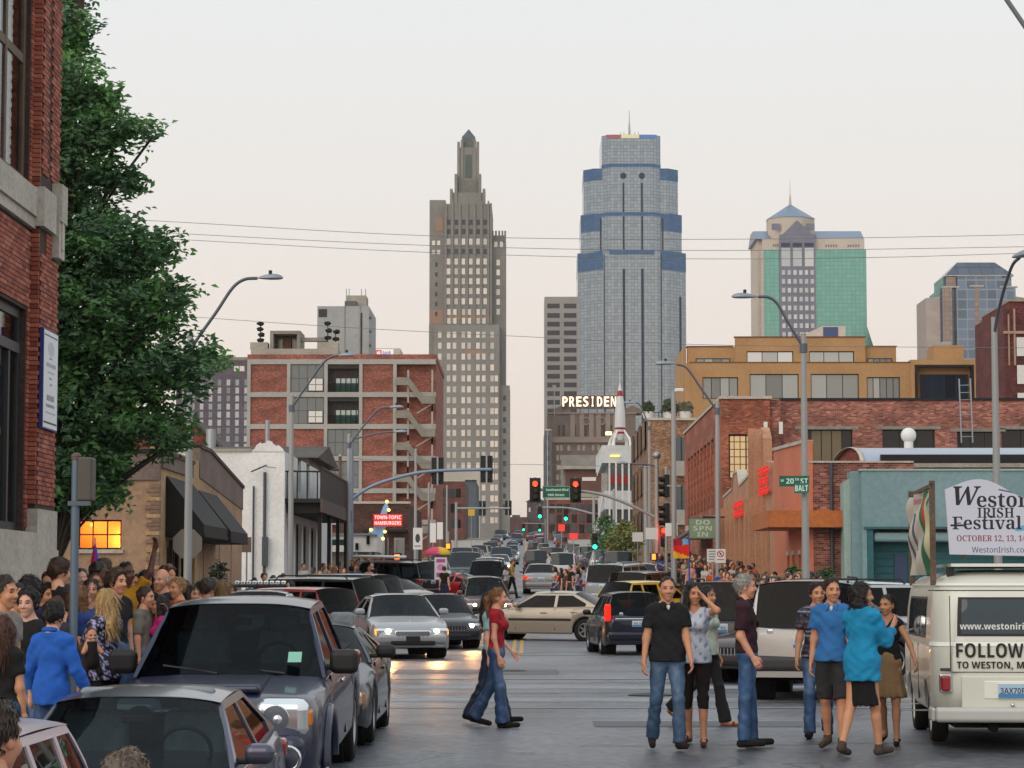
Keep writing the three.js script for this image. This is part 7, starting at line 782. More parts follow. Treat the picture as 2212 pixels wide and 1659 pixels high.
// ---------------------------------------------------------------- festival van: rounded bus body from stacked plan outlines
{
  const L = 4.35, d = 27.4, yaw = AWAY - 0.08, o = thing('camper_van', 'cream camper van with festival boards on its roof at the right edge', 'van', [5.22, gy(d), -d], yaw), cream = paint(0xcdd0c5, 0.42, 0), trimC = paint(0xdcdfd6, 0.4, 0), S = 1.72;
  // outline point at height y: q in 0..1 runs round the plan starting at rear centre going to the left side (z<0 is left when facing forward +x)
  const prof = [[0.36, 0.90, 0.93], [0.42, 0.96, 0.965], [0.6, 1, 0.995], [1.0, 1, 1], [1.1, 0.995, 0.995], [1.14, 0.97, 0.985], [1.5, 0.945, 0.96], [1.72, 0.915, 0.925], [1.8, 0.89, 0.89], [1.87, 0.83, 0.80], [1.92, 0.72, 0.66], [1.95, 0.5, 0.42], [1.96, 0.02, 0.02]];
  const dim = y => { let i = 1; while (i < prof.length - 1 && y > prof[i][0]) i++; const a = prof[i - 1], b = prof[i], t = Math.max(0, Math.min(1, (y - a[0]) / (b[0] - a[0]))); return [lerp(a[1], b[1], t) * L / 2, lerp(a[2], b[2], t) * S / 2]; };
  const plan = (q, y, off = 0) => { const [a, b] = dim(y), r = Math.min(0.34, b * 0.8), per = [2 * (b - r), Math.PI / 2 * r, 2 * (a - r), Math.PI / 2 * r, 2 * (b - r), Math.PI / 2 * r, 2 * (a - r), Math.PI / 2 * r], tot = per.reduce((s, v) => s + v, 0); let s = ((q % 1 + 1) % 1) * tot + (b - r); s %= tot; let k = 0; while (s > per[k]) { s -= per[k]; k++; } const t = s / per[k]; const cor = (cx, cz, a0) => { const an = a0 + t * Math.PI / 2; return [cx + (r + off) * Math.cos(an), cz + (r + off) * Math.sin(an)]; }; switch (k) { case 0: return [-a - off, lerp(-(b - r), b - r, 1 - t) * 1]; case 1: return cor(-(a - r), -(b - r), Math.PI).map((v, i) => v); case 2: return [lerp(-(a - r), a - r, t), -b - off]; case 3: return cor(a - r, -(b - r), -Math.PI / 2); case 4: return [a + off, lerp(-(b - r), b - r, t)]; case 5: return cor(a - r, b - r, 0); case 6: return [lerp(a - r, -(a - r), t), b + off]; default: return cor(-(a - r), b - r, Math.PI / 2); } };
  const patch = (q0, q1, y0, y1, off, nu = 24, nv = 8) => { const P = [], U = [], I = []; for (let j = 0; j <= nv; j++) for (let i = 0; i <= nu; i++) { const y = lerp(y0, y1, j / nv), [x, z] = plan(lerp(q0, q1, i / nu), y, off); P.push(x, y, z); U.push(i / nu, j / nv); } for (let j = 0; j < nv; j++) for (let i = 0; i < nu; i++) { const k = j * (nu + 1) + i; I.push(k, k + nu + 2, k + 1, k, k + nu + 1, k + nu + 2); } return mesh(P, I, U); };
  const rows = [], ys = [0.36, 0.39, 0.42, 0.5, 0.6, 0.8, 1.0, 1.06, 1.1, 1.12, 1.14, 1.2, 1.35, 1.5, 1.62, 1.72, 1.76, 1.8, 1.835, 1.87, 1.895, 1.92, 1.935, 1.95, 1.96]; { const P = [], I = [], n = 120; ys.forEach(y => { for (let i = 0; i < n; i++) { const [x, z] = plan(i / n, y); P.push(x, y, z); } }); for (let j = 0; j < ys.length - 1; j++) for (let i = 0; i < n; i++) { const a = j * n + i, b = j * n + (i + 1) % n; I.push(a, b + n, b, a, a + n, b + n); } const c0 = P.length / 3; P.push(0, 0.36, 0); for (let i = 0; i < n; i++) I.push(c0, (i + 1) % n, i); const c1 = c0 + 1, top0 = (ys.length - 1) * n; P.push(0, 1.962, 0); for (let i = 0; i < n; i++) I.push(c1, top0 + i, top0 + (i + 1) % n); const bg = mesh(P, I); bg.setAttribute('uv', new THREE.Float32BufferAttribute(new Float32Array(P.length / 3 * 2), 2)); let br = new Brush(bg); br.updateMatrixWorld(); const ev = new Evaluator(); ev.useGroups = false; for (const xw of [1.2, -1.2]) { const c = new Brush(new THREE.CylinderGeometry(0.385, 0.385, 3, 28).rotateX(Math.PI / 2).translate(xw, 0.33, 0)); c.updateMatrixWorld(); br = ev.evaluate(br, c, SUBTRACTION); br.updateMatrixWorld(); } const fg = br.geometry.index ? br.geometry.toNonIndexed() : br.geometry; part(o, 'body', toCreasedNormals(fg, 0.6), cream); }
  part(o, 'drip_rail', patch(0, 0.9999, 1.775, 1.80, 0.035, 120, 2), trimC); part(o, 'belt_moulding', patch(0, 0.9999, 1.105, 1.15, 0.012, 120, 2), trimC); part(o, 'roof_line', patch(0.84, 1.16, 1.715, 1.725, 0.004, 40, 1), MC.trim);
  // rear centre is q=0; half width of the rear face is about 0.075 in q
  const gl = pane(0x7d8e92), cavity = part(o, 'cabin', bx(-L / 2 + 0.3, L / 2 - 0.3, 0.5, 1.1, -0.7, 0.7), MC.under);
  const wf = (name, q0, q1, y0, y1, m = MC.glass || MC.dark) => { const f = part(o, name, patch(q0 - 0.004, q1 + 0.004, y0 - 0.025, y1 + 0.025, 0.004), MC.trim); part(f, 'pane', patch(q0, q1, y0, y1, 0.008), m); return f; };
  const rg = std(0x3a4449, 0.05, 0.25); const rw = wf('rear_window', -0.048, 0.048, 1.24, 1.62, rg); for (const [a, b] of [[0.155, 0.215], [0.225, 0.295], [0.305, 0.37]]) { wf('side_window', a, b, 1.2, 1.62, rg); wf('side_window', -b, -a, 1.2, 1.62, rg); }
  wf('windscreen', 0.45, 0.55, 1.18, 1.66, rg);
  const decal = (name, w, h, draw, y, zc, ww, off = 0.012) => { const m = canvasMat(w, h, draw, { transparent: false }); const g = card(ww, ww * h / w).rotateY(-Math.PI / 2).translate(-dim(y)[0] - off, y, zc); part(o, name, g, m); };
  const paintText = (g, w, h) => { g.fillStyle = '#b7baaa'; g.fillRect(0, 0, w, h); };
  // letters cut as thin shapes on the tailgate
  const letters = (name, txt, size, y, z0, mat, sx = 1, font = FONT) => { const g = new TextGeometry(txt, { font, size, depth: 0.004, curveSegments: 4 }); g.scale(sx, 1, 1).rotateY(-Math.PI / 2); part(o, name, g.translate(-dim(y)[0] - 0.008, y, z0), mat); };
  const blk = std(0x0c0d0f, 0.5), whiteL = std(0xd8dcd8, 0.5); letters('painted_words', 'FOLLOW ME', 0.155, 0.985, -0.62, blk, 0.86); letters('painted_words', 'TO WESTON, MISSOURI', 0.075, 0.865, -0.6, blk, 1.0); letters('window_words', 'www.westonirish.com', 0.07, 1.29, -0.55, whiteL, 1);
  part(o, 'tailgate_seam', [bx(-L / 2 - 0.006, -L / 2 + 0.02, 0.82, 0.828, -0.66, 0.66), bx(-L / 2 - 0.006, -L / 2 + 0.02, 0.828, 1.66, -0.668, -0.66), bx(-L / 2 - 0.006, -L / 2 + 0.02, 0.828, 1.66, 0.66, 0.668)], MC.trimGrey);
  const lid = part(o, 'engine_lid', rbx(0.03, 0.36, 1.1, 0.02, -L / 2 - 0.006, 0.6, 0, 2), cream); part(lid, 'plate_recess', rbx(0.03, 0.2, 0.62, 0.02, -L / 2 - 0.016, 0.63, 0), trimC); const lp = part(o, 'licence_plate', rbx(0.02, 0.17, 0.33, 0.01, -L / 2 - 0.04, 0.62, 0.0), M.white); part(lp, 'plate_print', card(0.31, 0.155).rotateY(-Math.PI / 2).translate(-L / 2 - 0.052, 0.62, 0), canvasMat(128, 64, (g, w, h) => { g.fillStyle = '#9fc0d4'; g.fillRect(0, 0, w, h); g.fillStyle = '#3d7fae'; g.fillRect(0, 44, w, 20); g.fillStyle = '#3a2a4a'; g.font = 'bold 36px sans-serif'; g.fillText('3AX70F', 8, 44, 112); })); part(lid, 'latch', sph(0.025, -L / 2 - 0.03, 0.47, 0), M.chrome);
  for (const q of [1, -1]) { const tl = part(o, 'taillight', rbx(0.06, 0.18, 0.11, 0.045, -L / 2 + 0.0, 0.7, q * 0.72), MC.red); part(tl, 'chrome_ring', rbx(0.04, 0.21, 0.14, 0.05, -L / 2 + 0.012, 0.7, q * 0.72), M.chrome); part(o, 'vent_badge', rbx(0.02, 0.035, 0.12, 0.01, -L / 2 - 0.002, 0.85, q * 0.72), MC.trimGrey); for (let i = 0; i < 6; i++) part(o, 'air_louvre', rbx(0.05, 0.014, 0.02, 0.005, -1.45 + i * 0.07, 1.4, q * 0.83), trimC); }
  part(o, 'rear_bumper', [rbx(0.12, 0.17, 1.7, 0.05, -L / 2 - 0.07, 0.36, 0, 3), rbx(0.35, 0.15, 0.06, 0.03, -L / 2 + 0.1, 0.36, 0.86), rbx(0.35, 0.15, 0.06, 0.03, -L / 2 + 0.1, 0.36, -0.86)], paint(0xb4b8b4, 0.4, 0.1)); part(o, 'underbody', [bx(-1.9, 1.9, 0.2, 0.38, -0.6, 0.6), cyl(V(-2.15, 0.24, 0.3), V(-1.6, 0.26, 0.3), 0.04), cyl(V(-2.1, 0.22, -0.2), V(-1.6, 0.26, -0.2), 0.06)], MC.under);
  for (const xw of [1.2, -1.2]) for (const q of [1, -1]) { wheel(o, xw, q * 0.72, 0.32, 0.18, q, trimC);  }
  part(o, 'side_mirror', [sph(0.11, 1.55, 1.3, -1.02, 0.3, 1.1, 0.9), cyl(V(1.6, 1.2, -0.84), V(1.55, 1.28, -1.0), 0.012)], M.chrome);
  for (const q of [-1]) for (const xs of [0.95, -0.2]) part(o, 'door_seam', bx(xs, xs + 0.008, 0.45, 1.1, -0.863, -0.84), MC.trimGrey);
  part(o, 'roof_platform', bx(-1.75, 1.3, 1.985, 2.02, -0.6, 0.74), M.white); part(o, 'roof_foot', [[-1.6, -0.6], [-1.6, 0.6], [1, -0.6], [1, 0.6]].map(([x, z]) => bx(x - 0.04, x + 0.04, 1.86, 1.985, z - 0.04, z + 0.04)), MC.trim);
  // festival board standing on the roof: white board with black lettering
  const bd = thing('festival_board', 'white shaped board with black festival lettering on the van roof', 'sign', [0, 0, 0], yaw); o.scale.setScalar(0.95); o.updateMatrixWorld(); bd.position.copy(V(-1.75, 2.06, 0.26).applyMatrix4(o.matrixWorld));
  const W2 = 1.75, H2 = 0.84, out2 = []; const N = 40; for (let i = 0; i <= N; i++) { const t = i / N; out2.push([t * W2 - W2 / 2, 0.02 + H2 * (0.80 + 0.2 * Math.exp(-(((t - 0.2) / 0.2) ** 2)) - 0.18 * sstep(0.25, 0.75, t) + 0.1 * sstep(0.8, 1, t))]); } out2.push([W2 / 2, 0.02], [-W2 / 2 + 0.04, 0.06]);
  const shp = poly(out2), art = canvasMat(1024, 490, (g, w, h) => { g.fillStyle = '#bfc4d4'; g.fillRect(0, 0, w, h); g.fillStyle = '#5fa6c4'; g.beginPath(); g.ellipse(470, 300, 46, 16, -0.2, 0, 7); g.fill(); g.fillStyle = '#11151d'; g.font = 'bold italic 160px serif'; g.fillText('W', 24, 160); g.font = 'bold 124px serif'; g.fillText('eston', 190, 172, 400); g.font = 'bold 84px serif'; g.fillText('IRISH', 196, 236, 230); g.font = 'bold 108px serif'; g.fillText('Festival', 40, 306, 440); g.lineWidth = 12; g.strokeStyle = '#11151d'; g.beginPath(); g.moveTo(30, 282); g.lineTo(112, 282); g.stroke(); g.fillStyle = '#7c2f38'; g.font = 'bold 50px serif'; g.fillText('OCTOBER 12, 13, 14', 66, 378, 430); g.fillStyle = '#2d3350'; g.font = '48px sans-serif'; g.fillText('WestonIrish.com', 160, 446, 380); g.strokeStyle = '#59607a'; g.lineWidth = 9; g.beginPath(); g.moveTo(330, 66); g.quadraticCurveTo(470, 92, 600, 140); g.stroke(); }, { rough: 0.55 });
  const fr = new THREE.ShapeGeometry(shp, 6), uv = fr.attributes.uv, fp = fr.attributes.position; for (let i = 0; i < uv.count; i++) uv.setXY(i, (fp.getX(i) + W2 / 2) / W2, fp.getY(i) / (H2 * 1.03)); part(bd, 'lettered_face', fr.rotateY(-Math.PI / 2).translate(-0.035, 0, 0), art); part(bd, 'board', extrude(shp, 0.05).rotateY(-Math.PI / 2).translate(0.018, 0, 0), M.white);
  for (const z of [-0.9, 0.9]) part(bd, 'strut', cyl(V(0.02, 0.01, z * 0.75), V(0.02, 0.6, z * 0.75), 0.02), M.wood);
  // cloth banner along the left side of the roof on a timber frame
  const bn = thing('cloth_banner', 'wrinkled striped cloth banner on a timber frame along the van roof side', 'banner', [0, 0, 0], yaw); bn.position.copy(V(0, 1.9, -0.8).applyMatrix4(o.matrixWorld)); { const P = [], U = [], I = [], n = 28; for (let j = 0; j <= n; j++) for (let i = 0; i <= n; i++) { const u = i / n, v = j / n; P.push(lerp(-1.6, 1.2, u), v * 0.92, 0.03 * Math.sin(u * 19 + v * 5) + 0.02 * Math.sin(v * 13 + u * 6) - 0.1 * Math.sin(Math.PI * v) * 0.4); U.push(u, v); } for (let j = 0; j < n; j++) for (let i = 0; i < n; i++) { const k = j * (n + 1) + i; I.push(k, k + 1, k + n + 2, k, k + n + 2, k + n + 1); } part(bn, 'cloth', mesh(P, I, U), canvasMat(256, 128, (g, w, h) => { g.fillStyle = '#cfc9bd'; g.fillRect(0, 0, w, h); g.fillStyle = '#2f7a52'; g.fillRect(26, 0, 60, h); g.fillStyle = '#c8402f'; g.fillRect(60, 10, 16, 44); g.fillStyle = '#d8d2a8'; g.fillRect(0, 0, 22, h); g.fillStyle = '#5a5f78'; for (let i = 0; i < 5; i++) g.fillRect(120 + i * 24, 30 + (i % 2) * 20, 10, 60); g.fillStyle = '#c98a92'; g.fillRect(110, 8, 110, 8); }, { rough: 0.9, side: THREE.DoubleSide })); for (const xs of [-1.66, 1.2]) part(bn, 'frame_post', bx(xs, xs + 0.05, -0.12, 1.0, -0.03, 0.03), M.wood); part(bn, 'top_rail', bx(-1.66, 1.25, 0.93, 0.97, -0.02, 0.02), M.wood); }
}
// ---------------------------------------------------------------- people: distance fields meshed with surface nets
const cone = (a, b, ra, rb = ra, o = {}) => ({ a, b, ra, rb, ...o });
const ell = (c, r) => ({ c, r });
function field(prims, h, k, { cut, disp } = {}) {
  let lo = V(9, 9, 9), hi = V(-9, -9, -9); const box = p => { const m = (p.c ? Math.max(...p.r) : Math.max(p.ra, p.rb)) + k + 2 * h, A = p.c ? [p.c] : [p.a, p.b], l = V(9, 9, 9), g = V(-9, -9, -9); for (const q of A) { l.min(q); g.max(q); } return [l.addScalar(-m), g.addScalar(m)]; };
  const bs = prims.map(box); bs.forEach(([l, g]) => { lo.min(l); hi.max(g); }); lo.addScalar(-h);
  const nx = Math.ceil((hi.x - lo.x) / h) + 2, ny = Math.ceil((hi.y - lo.y) / h) + 2, nz = Math.ceil((hi.z - lo.z) / h) + 2, f = new Float32Array(nx * ny * nz).fill(1);
  prims.forEach((p, pi) => {
    const [l, g] = bs[pi], i0 = Math.max(0, Math.floor((l.x - lo.x) / h)), i1 = Math.min(nx - 1, Math.ceil((g.x - lo.x) / h)), j0 = Math.max(0, Math.floor((l.y - lo.y) / h)), j1 = Math.min(ny - 1, Math.ceil((g.y - lo.y) / h)), k0 = Math.max(0, Math.floor((l.z - lo.z) / h)), k1 = Math.min(nz - 1, Math.ceil((g.z - lo.z) / h));
    let bx_, by, bz, bb, fz = p.fz || 1, len = 1; if (!p.c) { bx_ = p.b.x - p.a.x; by = p.b.y - p.a.y; bz = (p.b.z - p.a.z) / fz; bb = bx_ * bx_ + by * by + bz * bz + 1e-9; len = Math.sqrt(bb); } const kk = p.k ?? k;
    for (let z = k0; z <= k1; z++) for (let y = j0; y <= j1; y++) for (let x = i0; x <= i1; x++) {
      const X = lo.x + x * h, Y = lo.y + y * h, Z = lo.z + z * h; let d;
      if (p.c) { const a = (X - p.c.x) / p.r[0], b = (Y - p.c.y) / p.r[1], c = (Z - p.c.z) / p.r[2]; d = (Math.sqrt(a * a + b * b + c * c) - 1) * Math.min(p.r[0], p.r[1], p.r[2]); }
      else { const ax = X - p.a.x, ay = Y - p.a.y, az = (Z - p.a.z) / fz; const q = (ax * bx_ + ay * by + az * bz) / bb, t = q < 0 ? 0 : q > 1 ? 1 : q, ex = ax - bx_ * t, ey = ay - by * t, ez = az - bz * t; d = Math.sqrt(ex * ex + ey * ey + ez * ez) - (p.ra + (p.rb - p.ra) * t); if (p.flat) d = Math.max(d, (q - 1) * len); d *= fz < 1 ? Math.max(fz, 0.7) : 1; }
      const n = (z * ny + y) * nx + x, e = f[n]; if (p.sub) { f[n] = Math.max(e, -d); continue; } const m = kk - Math.abs(e - d); f[n] = Math.min(e, d) - (m > 0 ? m * m / kk / 4 : 0);
    }
  });
  if (cut || disp) for (let z = 0; z < nz; z++) for (let y = 0; y < ny; y++) for (let x = 0; x < nx; x++) { const n = (z * ny + y) * nx + x; if (f[n] > 0.06) continue; const X = lo.x + x * h, Y = lo.y + y * h, Z = lo.z + z * h; if (disp) f[n] += disp(X, Y, Z); if (cut) f[n] = Math.max(f[n], cut(X, Y, Z)); }
  const id = new Int32Array(f.length).fill(-1), P = [], I = [], st = [1, nx, nx * ny], cor = [0, 1, nx, nx + 1, nx * ny, nx * ny + 1, nx * ny + nx, nx * ny + nx + 1], ed = [[0, 1], [2, 3], [4, 5], [6, 7], [0, 2], [1, 3], [4, 6], [5, 7], [0, 4], [1, 5], [2, 6], [3, 7]];
  for (let z = 0; z < nz - 1; z++) for (let y = 0; y < ny - 1; y++) for (let x = 0; x < nx - 1; x++) {
    const n = (z * ny + y) * nx + x; let m = 0; for (let c = 0; c < 8; c++) if (f[n + cor[c]] < 0) m |= 1 << c; if (m === 0 || m === 255) continue;
    let sx = 0, sy = 0, sz = 0, q = 0; for (const [a, b] of ed) if (((m >> a) & 1) !== ((m >> b) & 1)) { const fa = f[n + cor[a]], fb = f[n + cor[b]], t = fa / (fa - fb); sx += lerp(a & 1, b & 1, t); sy += lerp((a >> 1) & 1, (b >> 1) & 1, t); sz += lerp(a >> 2, b >> 2, t); q++; }
    id[n] = P.length / 3; P.push(lo.x + (x + sx / q) * h, lo.y + (y + sy / q) * h, lo.z + (z + sz / q) * h);
  }
  for (let z = 1; z < nz - 1; z++) for (let y = 1; y < ny - 1; y++) for (let x = 1; x < nx - 1; x++) { const n = (z * ny + y) * nx + x; for (let a = 0; a < 3; a++) { const i0 = f[n] < 0, i1 = f[n + st[a]] < 0; if (i0 === i1) continue; const u = st[(a + 1) % 3], v = st[(a + 2) % 3], q = [id[n], id[n - u], id[n - u - v], id[n - v]]; if (q.some(w => w < 0)) continue; i0 ? I.push(q[0], q[1], q[2], q[0], q[2], q[3]) : I.push(q[0], q[2], q[1], q[0], q[3], q[2]); } }
  return mesh(P, I);
}
const folds = a => (x, y, z) => a * (Math.sin(26 * y + 22 * x + 4 * Math.sin(9 * z + 6 * x + 5 * y)) + 0.8 * Math.sin(38 * x + 17 * y - 26 * z + 2 * Math.sin(23 * y)) + 0.35 * Math.sin(70 * y - 45 * x + 3 * Math.sin(30 * z)));
// joints of a 1.75 m figure facing +z
function skeleton(p) {
  const J = {}, f = p.female, sh = f ? 0.142 : 0.16, lean = p.lean || 0;
  J.hipY = 0.93; const leg = (s, [a = 0, k = 0, ab = 0.02]) => { const hip = V(s * 0.088, 0.92, 0), kn = hip.clone().add(V(s * Math.sin(ab), -Math.cos(a), Math.sin(a)).normalize().multiplyScalar(0.43)), an = kn.clone().add(V(s * Math.sin(ab) * 0.6, -Math.cos(a - k), Math.sin(a - k)).normalize().multiplyScalar(0.42)); const fp = Math.max(-0.2, (k - a) > 0.35 ? (k - a) * 0.7 : 0), toe = an.clone().add(V(s * 0.03, -0.045 - 0.16 * Math.sin(fp), 0.17 * Math.cos(fp))), heel = an.clone().add(V(0, -0.05 + 0.03 * Math.sin(fp), -0.035)); return { hip, kn, an, toe, heel }; };
  J.L = leg(1, p.legL || []); J.R = leg(-1, p.legR || []); const low = Math.min(J.L.toe.y, J.R.toe.y, J.L.heel.y, J.R.heel.y) - 0.035;
  const up = (y, z = 0, x = 0) => { const dy = y - 0.93; return V(x, 0.93 + dy * Math.cos(lean) - z * Math.sin(lean), dy * Math.sin(lean) + z * Math.cos(lean)); };
  J.pel = up(0.95); J.waist = up(1.1); J.chest = up(1.31, 0.005); J.neck = up(1.47, -0.01); J.head = up(1.608, 0.02);
  const arm = (s, { s: sw = 0, a = 0.12, e = 0.15, i = 0 } = {}) => { const S = up(1.39, 0, s * sh), d1 = V(s * Math.sin(a), -Math.cos(sw) * Math.cos(a), Math.sin(sw) * Math.cos(a)).normalize(), E = S.clone().addScaledVector(d1, 0.285), w = sw + e, d2 = V(s * Math.sin(a) * Math.cos(e) * 0.8 - s * Math.sin(i), -Math.cos(w), Math.sin(w)).normalize(), W = E.clone().addScaledVector(d2, 0.245); return { S, E, W, d1, d2 }; };
  J.aL = arm(1, p.armL); J.aR = arm(-1, p.armR); J.low = low; J.up = up; return J;
}
function bodyPrims(J, f, fat = 0) {
  const w = f ? 0.82 : 0.9, L = [], g = fat; L.push(cone(J.up(0.95, 0, -0.07), J.up(0.95, 0, 0.07), 0.1 + g * 0.6, 0.1 + g * 0.6, { fz: 0.85 }), cone(J.up(1.1, 0.005, -0.05), J.up(1.1, 0.005, 0.05), 0.1 * w + g, 0.1 * w + g, { fz: 0.8 }), cone(J.up(1.28, 0, -0.075 * w), J.up(1.28, 0, 0.075 * w), 0.112 * w + g * 0.6, 0.112 * w + g * 0.6, { fz: 0.78 }), cone(J.up(1.385, -0.01, -0.125 * w), J.up(1.385, -0.01, 0.125 * w), 0.058, 0.058), cone(J.up(1.47, -0.015), J.up(1.4, -0.01, 0.15 * w), 0.05, 0.04), cone(J.up(1.47, -0.015), J.up(1.4, -0.01, -0.15 * w), 0.05, 0.04), cone(J.pel, J.chest, 0.09 + g * 0.7, 0.1, { fz: 0.8 }), cone(J.up(1.4, -0.01), J.up(1.53, 0.005), 0.062, 0.052)); if (f) for (const s of [1, -1]) L.push(cone(J.up(1.28, 0.075, s * 0.07), J.up(1.27, 0.085, s * 0.07), 0.052, 0.05)); return L;
}
const legPrims = (q, a, b, c, fl = {}) => [cone(q.hip, q.kn, a, b), cone(q.kn, q.an, b * 1.02, c, fl)];
const lerpV = (a, b, t) => a.clone().lerp(b, t);
const skinM = {}, vcol = std(0xffffff, 0.6, 0, { vertexColors: true });
const paintGeo = (g, fn) => { const p = g.attributes.position, c = new Float32Array(p.count * 3), k = new THREE.Color(); for (let i = 0; i < p.count; i++) { k.set(fn(p.getX(i), p.getY(i), p.getZ(i))); c.set([k.r, k.g, k.b], i * 3); } g.setAttribute('color', new THREE.BufferAttribute(c, 3)); return g; };
const headPrims = (f) => [ell(V(0, 0.022, -0.008), [0.076, 0.104, 0.094]), ell(V(0, -0.05, 0.022), [f ? 0.055 : 0.059, 0.066, 0.064]), cone(V(0, -0.098, 0.05), V(0, -0.09, 0.045), f ? 0.02 : 0.026), cone(V(0, 0.012, 0.086), V(0, -0.03, 0.106), 0.01, 0.014, { k: 0.012 }), cone(V(-0.012, -0.034, 0.094), V(0.012, -0.034, 0.094), 0.011, 0.011, { k: 0.012 }), cone(V(-0.036, 0.024, 0.078), V(0.036, 0.024, 0.078), 0.013, 0.013, { k: 0.02 }), cone(V(-0.04, -0.035, 0.062), V(-0.03, -0.03, 0.068), 0.022), cone(V(0.04, -0.035, 0.062), V(0.03, -0.03, 0.068), 0.022), { ...ell(V(0.033, 0.002, 0.098), [0.019, 0.012, 0.02]), sub: 1 }, { ...ell(V(-0.033, 0.002, 0.098), [0.019, 0.012, 0.02]), sub: 1 }, cone(V(-0.02, -0.066, 0.083), V(0.02, -0.066, 0.083), 0.008, 0.008, { k: 0.01 }), { ...ell(V(0.078, -0.008, -0.008), [0.012, 0.031, 0.02]), k: 0.008 }, { ...ell(V(-0.078, -0.008, -0.008), [0.012, 0.031, 0.02]), k: 0.008 }];
function hairPrims(style) {
  const cap = ell(V(0, 0.036, -0.02), [0.088, 0.103, 0.103]), L = [cap], line = (c, ny = 0.5) => (x, y, z) => 0.86 * z - ny * y - c;
  if (style === 'short') return [L, (x, y, z) => Math.max(line(0.014)(x, y, z), -0.055 - y - 0.02 * (z < -0.04 ? 1 : 0), Math.abs(x) > 0.06 && z > 0.0 ? -0.02 - y : -1)];
  if (style === 'crop') return [[ell(V(0, 0.03, -0.014), [0.081, 0.102, 0.098])], (x, y, z) => Math.max(line(0.004)(x, y, z), -0.04 - y, Math.abs(x) > 0.055 && z > 0.0 ? -0.005 - y : -1)];
  if (style === 'bald') return [[ell(V(0, 0.012, -0.016), [0.081, 0.09, 0.096])], (x, y, z) => Math.max(0.86 * z - 0.02 - 0.2 * y, -0.05 - y, y - 0.055)];
  if (style === 'mop') return [[ell(V(0, 0.042, -0.012), [0.1, 0.108, 0.112]), cone(V(-0.05, 0.07, 0.06), V(0.05, 0.08, 0.06), 0.03)], (x, y, z) => Math.max(line(0.03, 0.35)(x, y, z), -0.07 - y, Math.abs(x) > 0.06 && z > 0.01 ? -0.035 - y : -1)];
  if (style === 'bob') return [[cap, cone(V(0, 0.0, -0.05), V(0, -0.13, -0.045), 0.095, 0.085), cone(V(0.07, 0.02, -0.01), V(0.08, -0.12, 0.0), 0.04, 0.035), cone(V(-0.07, 0.02, -0.01), V(-0.08, -0.12, 0.0), 0.04, 0.035)], (x, y, z) => Math.max(Math.abs(x) < 0.062 || y > 0.03 ? line(0.018)(x, y, z) : z - 0.05, -0.17 - y)];
  if (style === 'pony') return [[ell(V(0, 0.032, -0.016), [0.084, 0.101, 0.1]), cone(V(0, 0.04, -0.1), V(0, -0.02, -0.15), 0.03, 0.04), cone(V(0, -0.02, -0.15), V(0, -0.25, -0.13), 0.04, 0.018)], (x, y, z) => Math.max(line(0.008)(x, y, z), z > -0.08 ? -0.05 - y : -1, Math.abs(x) > 0.05 && z > 0.0 ? -0.0 - y : -1)];
  return [[cap, cone(V(0, 0.0, -0.06), V(0, -0.2, -0.085), 0.092, 0.085), cone(V(0, -0.2, -0.085), V(0, -0.42, -0.1), 0.085, 0.05), cone(V(0.072, 0.02, -0.01), V(0.085, -0.25, 0.01), 0.038, 0.03), cone(V(-0.072, 0.02, -0.01), V(-0.085, -0.25, 0.01), 0.038, 0.03)], (x, y, z) => Math.abs(x) < 0.058 || y > 0.03 ? line(0.018)(x, y, z) : z - 0.055];
}
function handPrims(a, s, curl = 0.5) {
  const f = a.d2.clone(), n = V(-s, 0, 0).addScaledVector(f, f.x * s).normalize(), t = new THREE.Vector3().crossVectors(n, f).normalize(); if (t.z < 0 && Math.abs(f.y) > 0.5) t.negate(); const W = a.W, L = [cone(W, W.clone().addScaledVector(f, 0.03), 0.024, 0.02)];
  const P = (u, v, w = 0) => W.clone().addScaledVector(f, u).addScaledVector(t, v).addScaledVector(n, w);
  [[0.027, 0.068], [0.009, 0.078], [-0.009, 0.072], [-0.026, 0.056]].forEach(([v, l]) => { const k = P(0.088, v), m = k.clone().addScaledVector(f, l * 0.5 * Math.cos(curl)).addScaledVector(n, l * 0.5 * Math.sin(curl)), e = m.clone().addScaledVector(f, l * 0.5 * Math.cos(curl * 2)).addScaledVector(n, l * 0.5 * Math.sin(curl * 2)); L.push(cone(P(0.015, v * 0.6), k, 0.015, 0.0115), cone(k, m, 0.0092, 0.0085, { k: 0.004 }), cone(m, e, 0.0085, 0.0068, { k: 0.004 })); }); const tb = P(0.025, 0.028), tm = P(0.06, 0.05, 0.012); L.push(cone(tb, tm, 0.0125, 0.0105), cone(tm, P(0.09, 0.052, 0.022), 0.0098, 0.0075, { k: 0.004 })); return L;
}
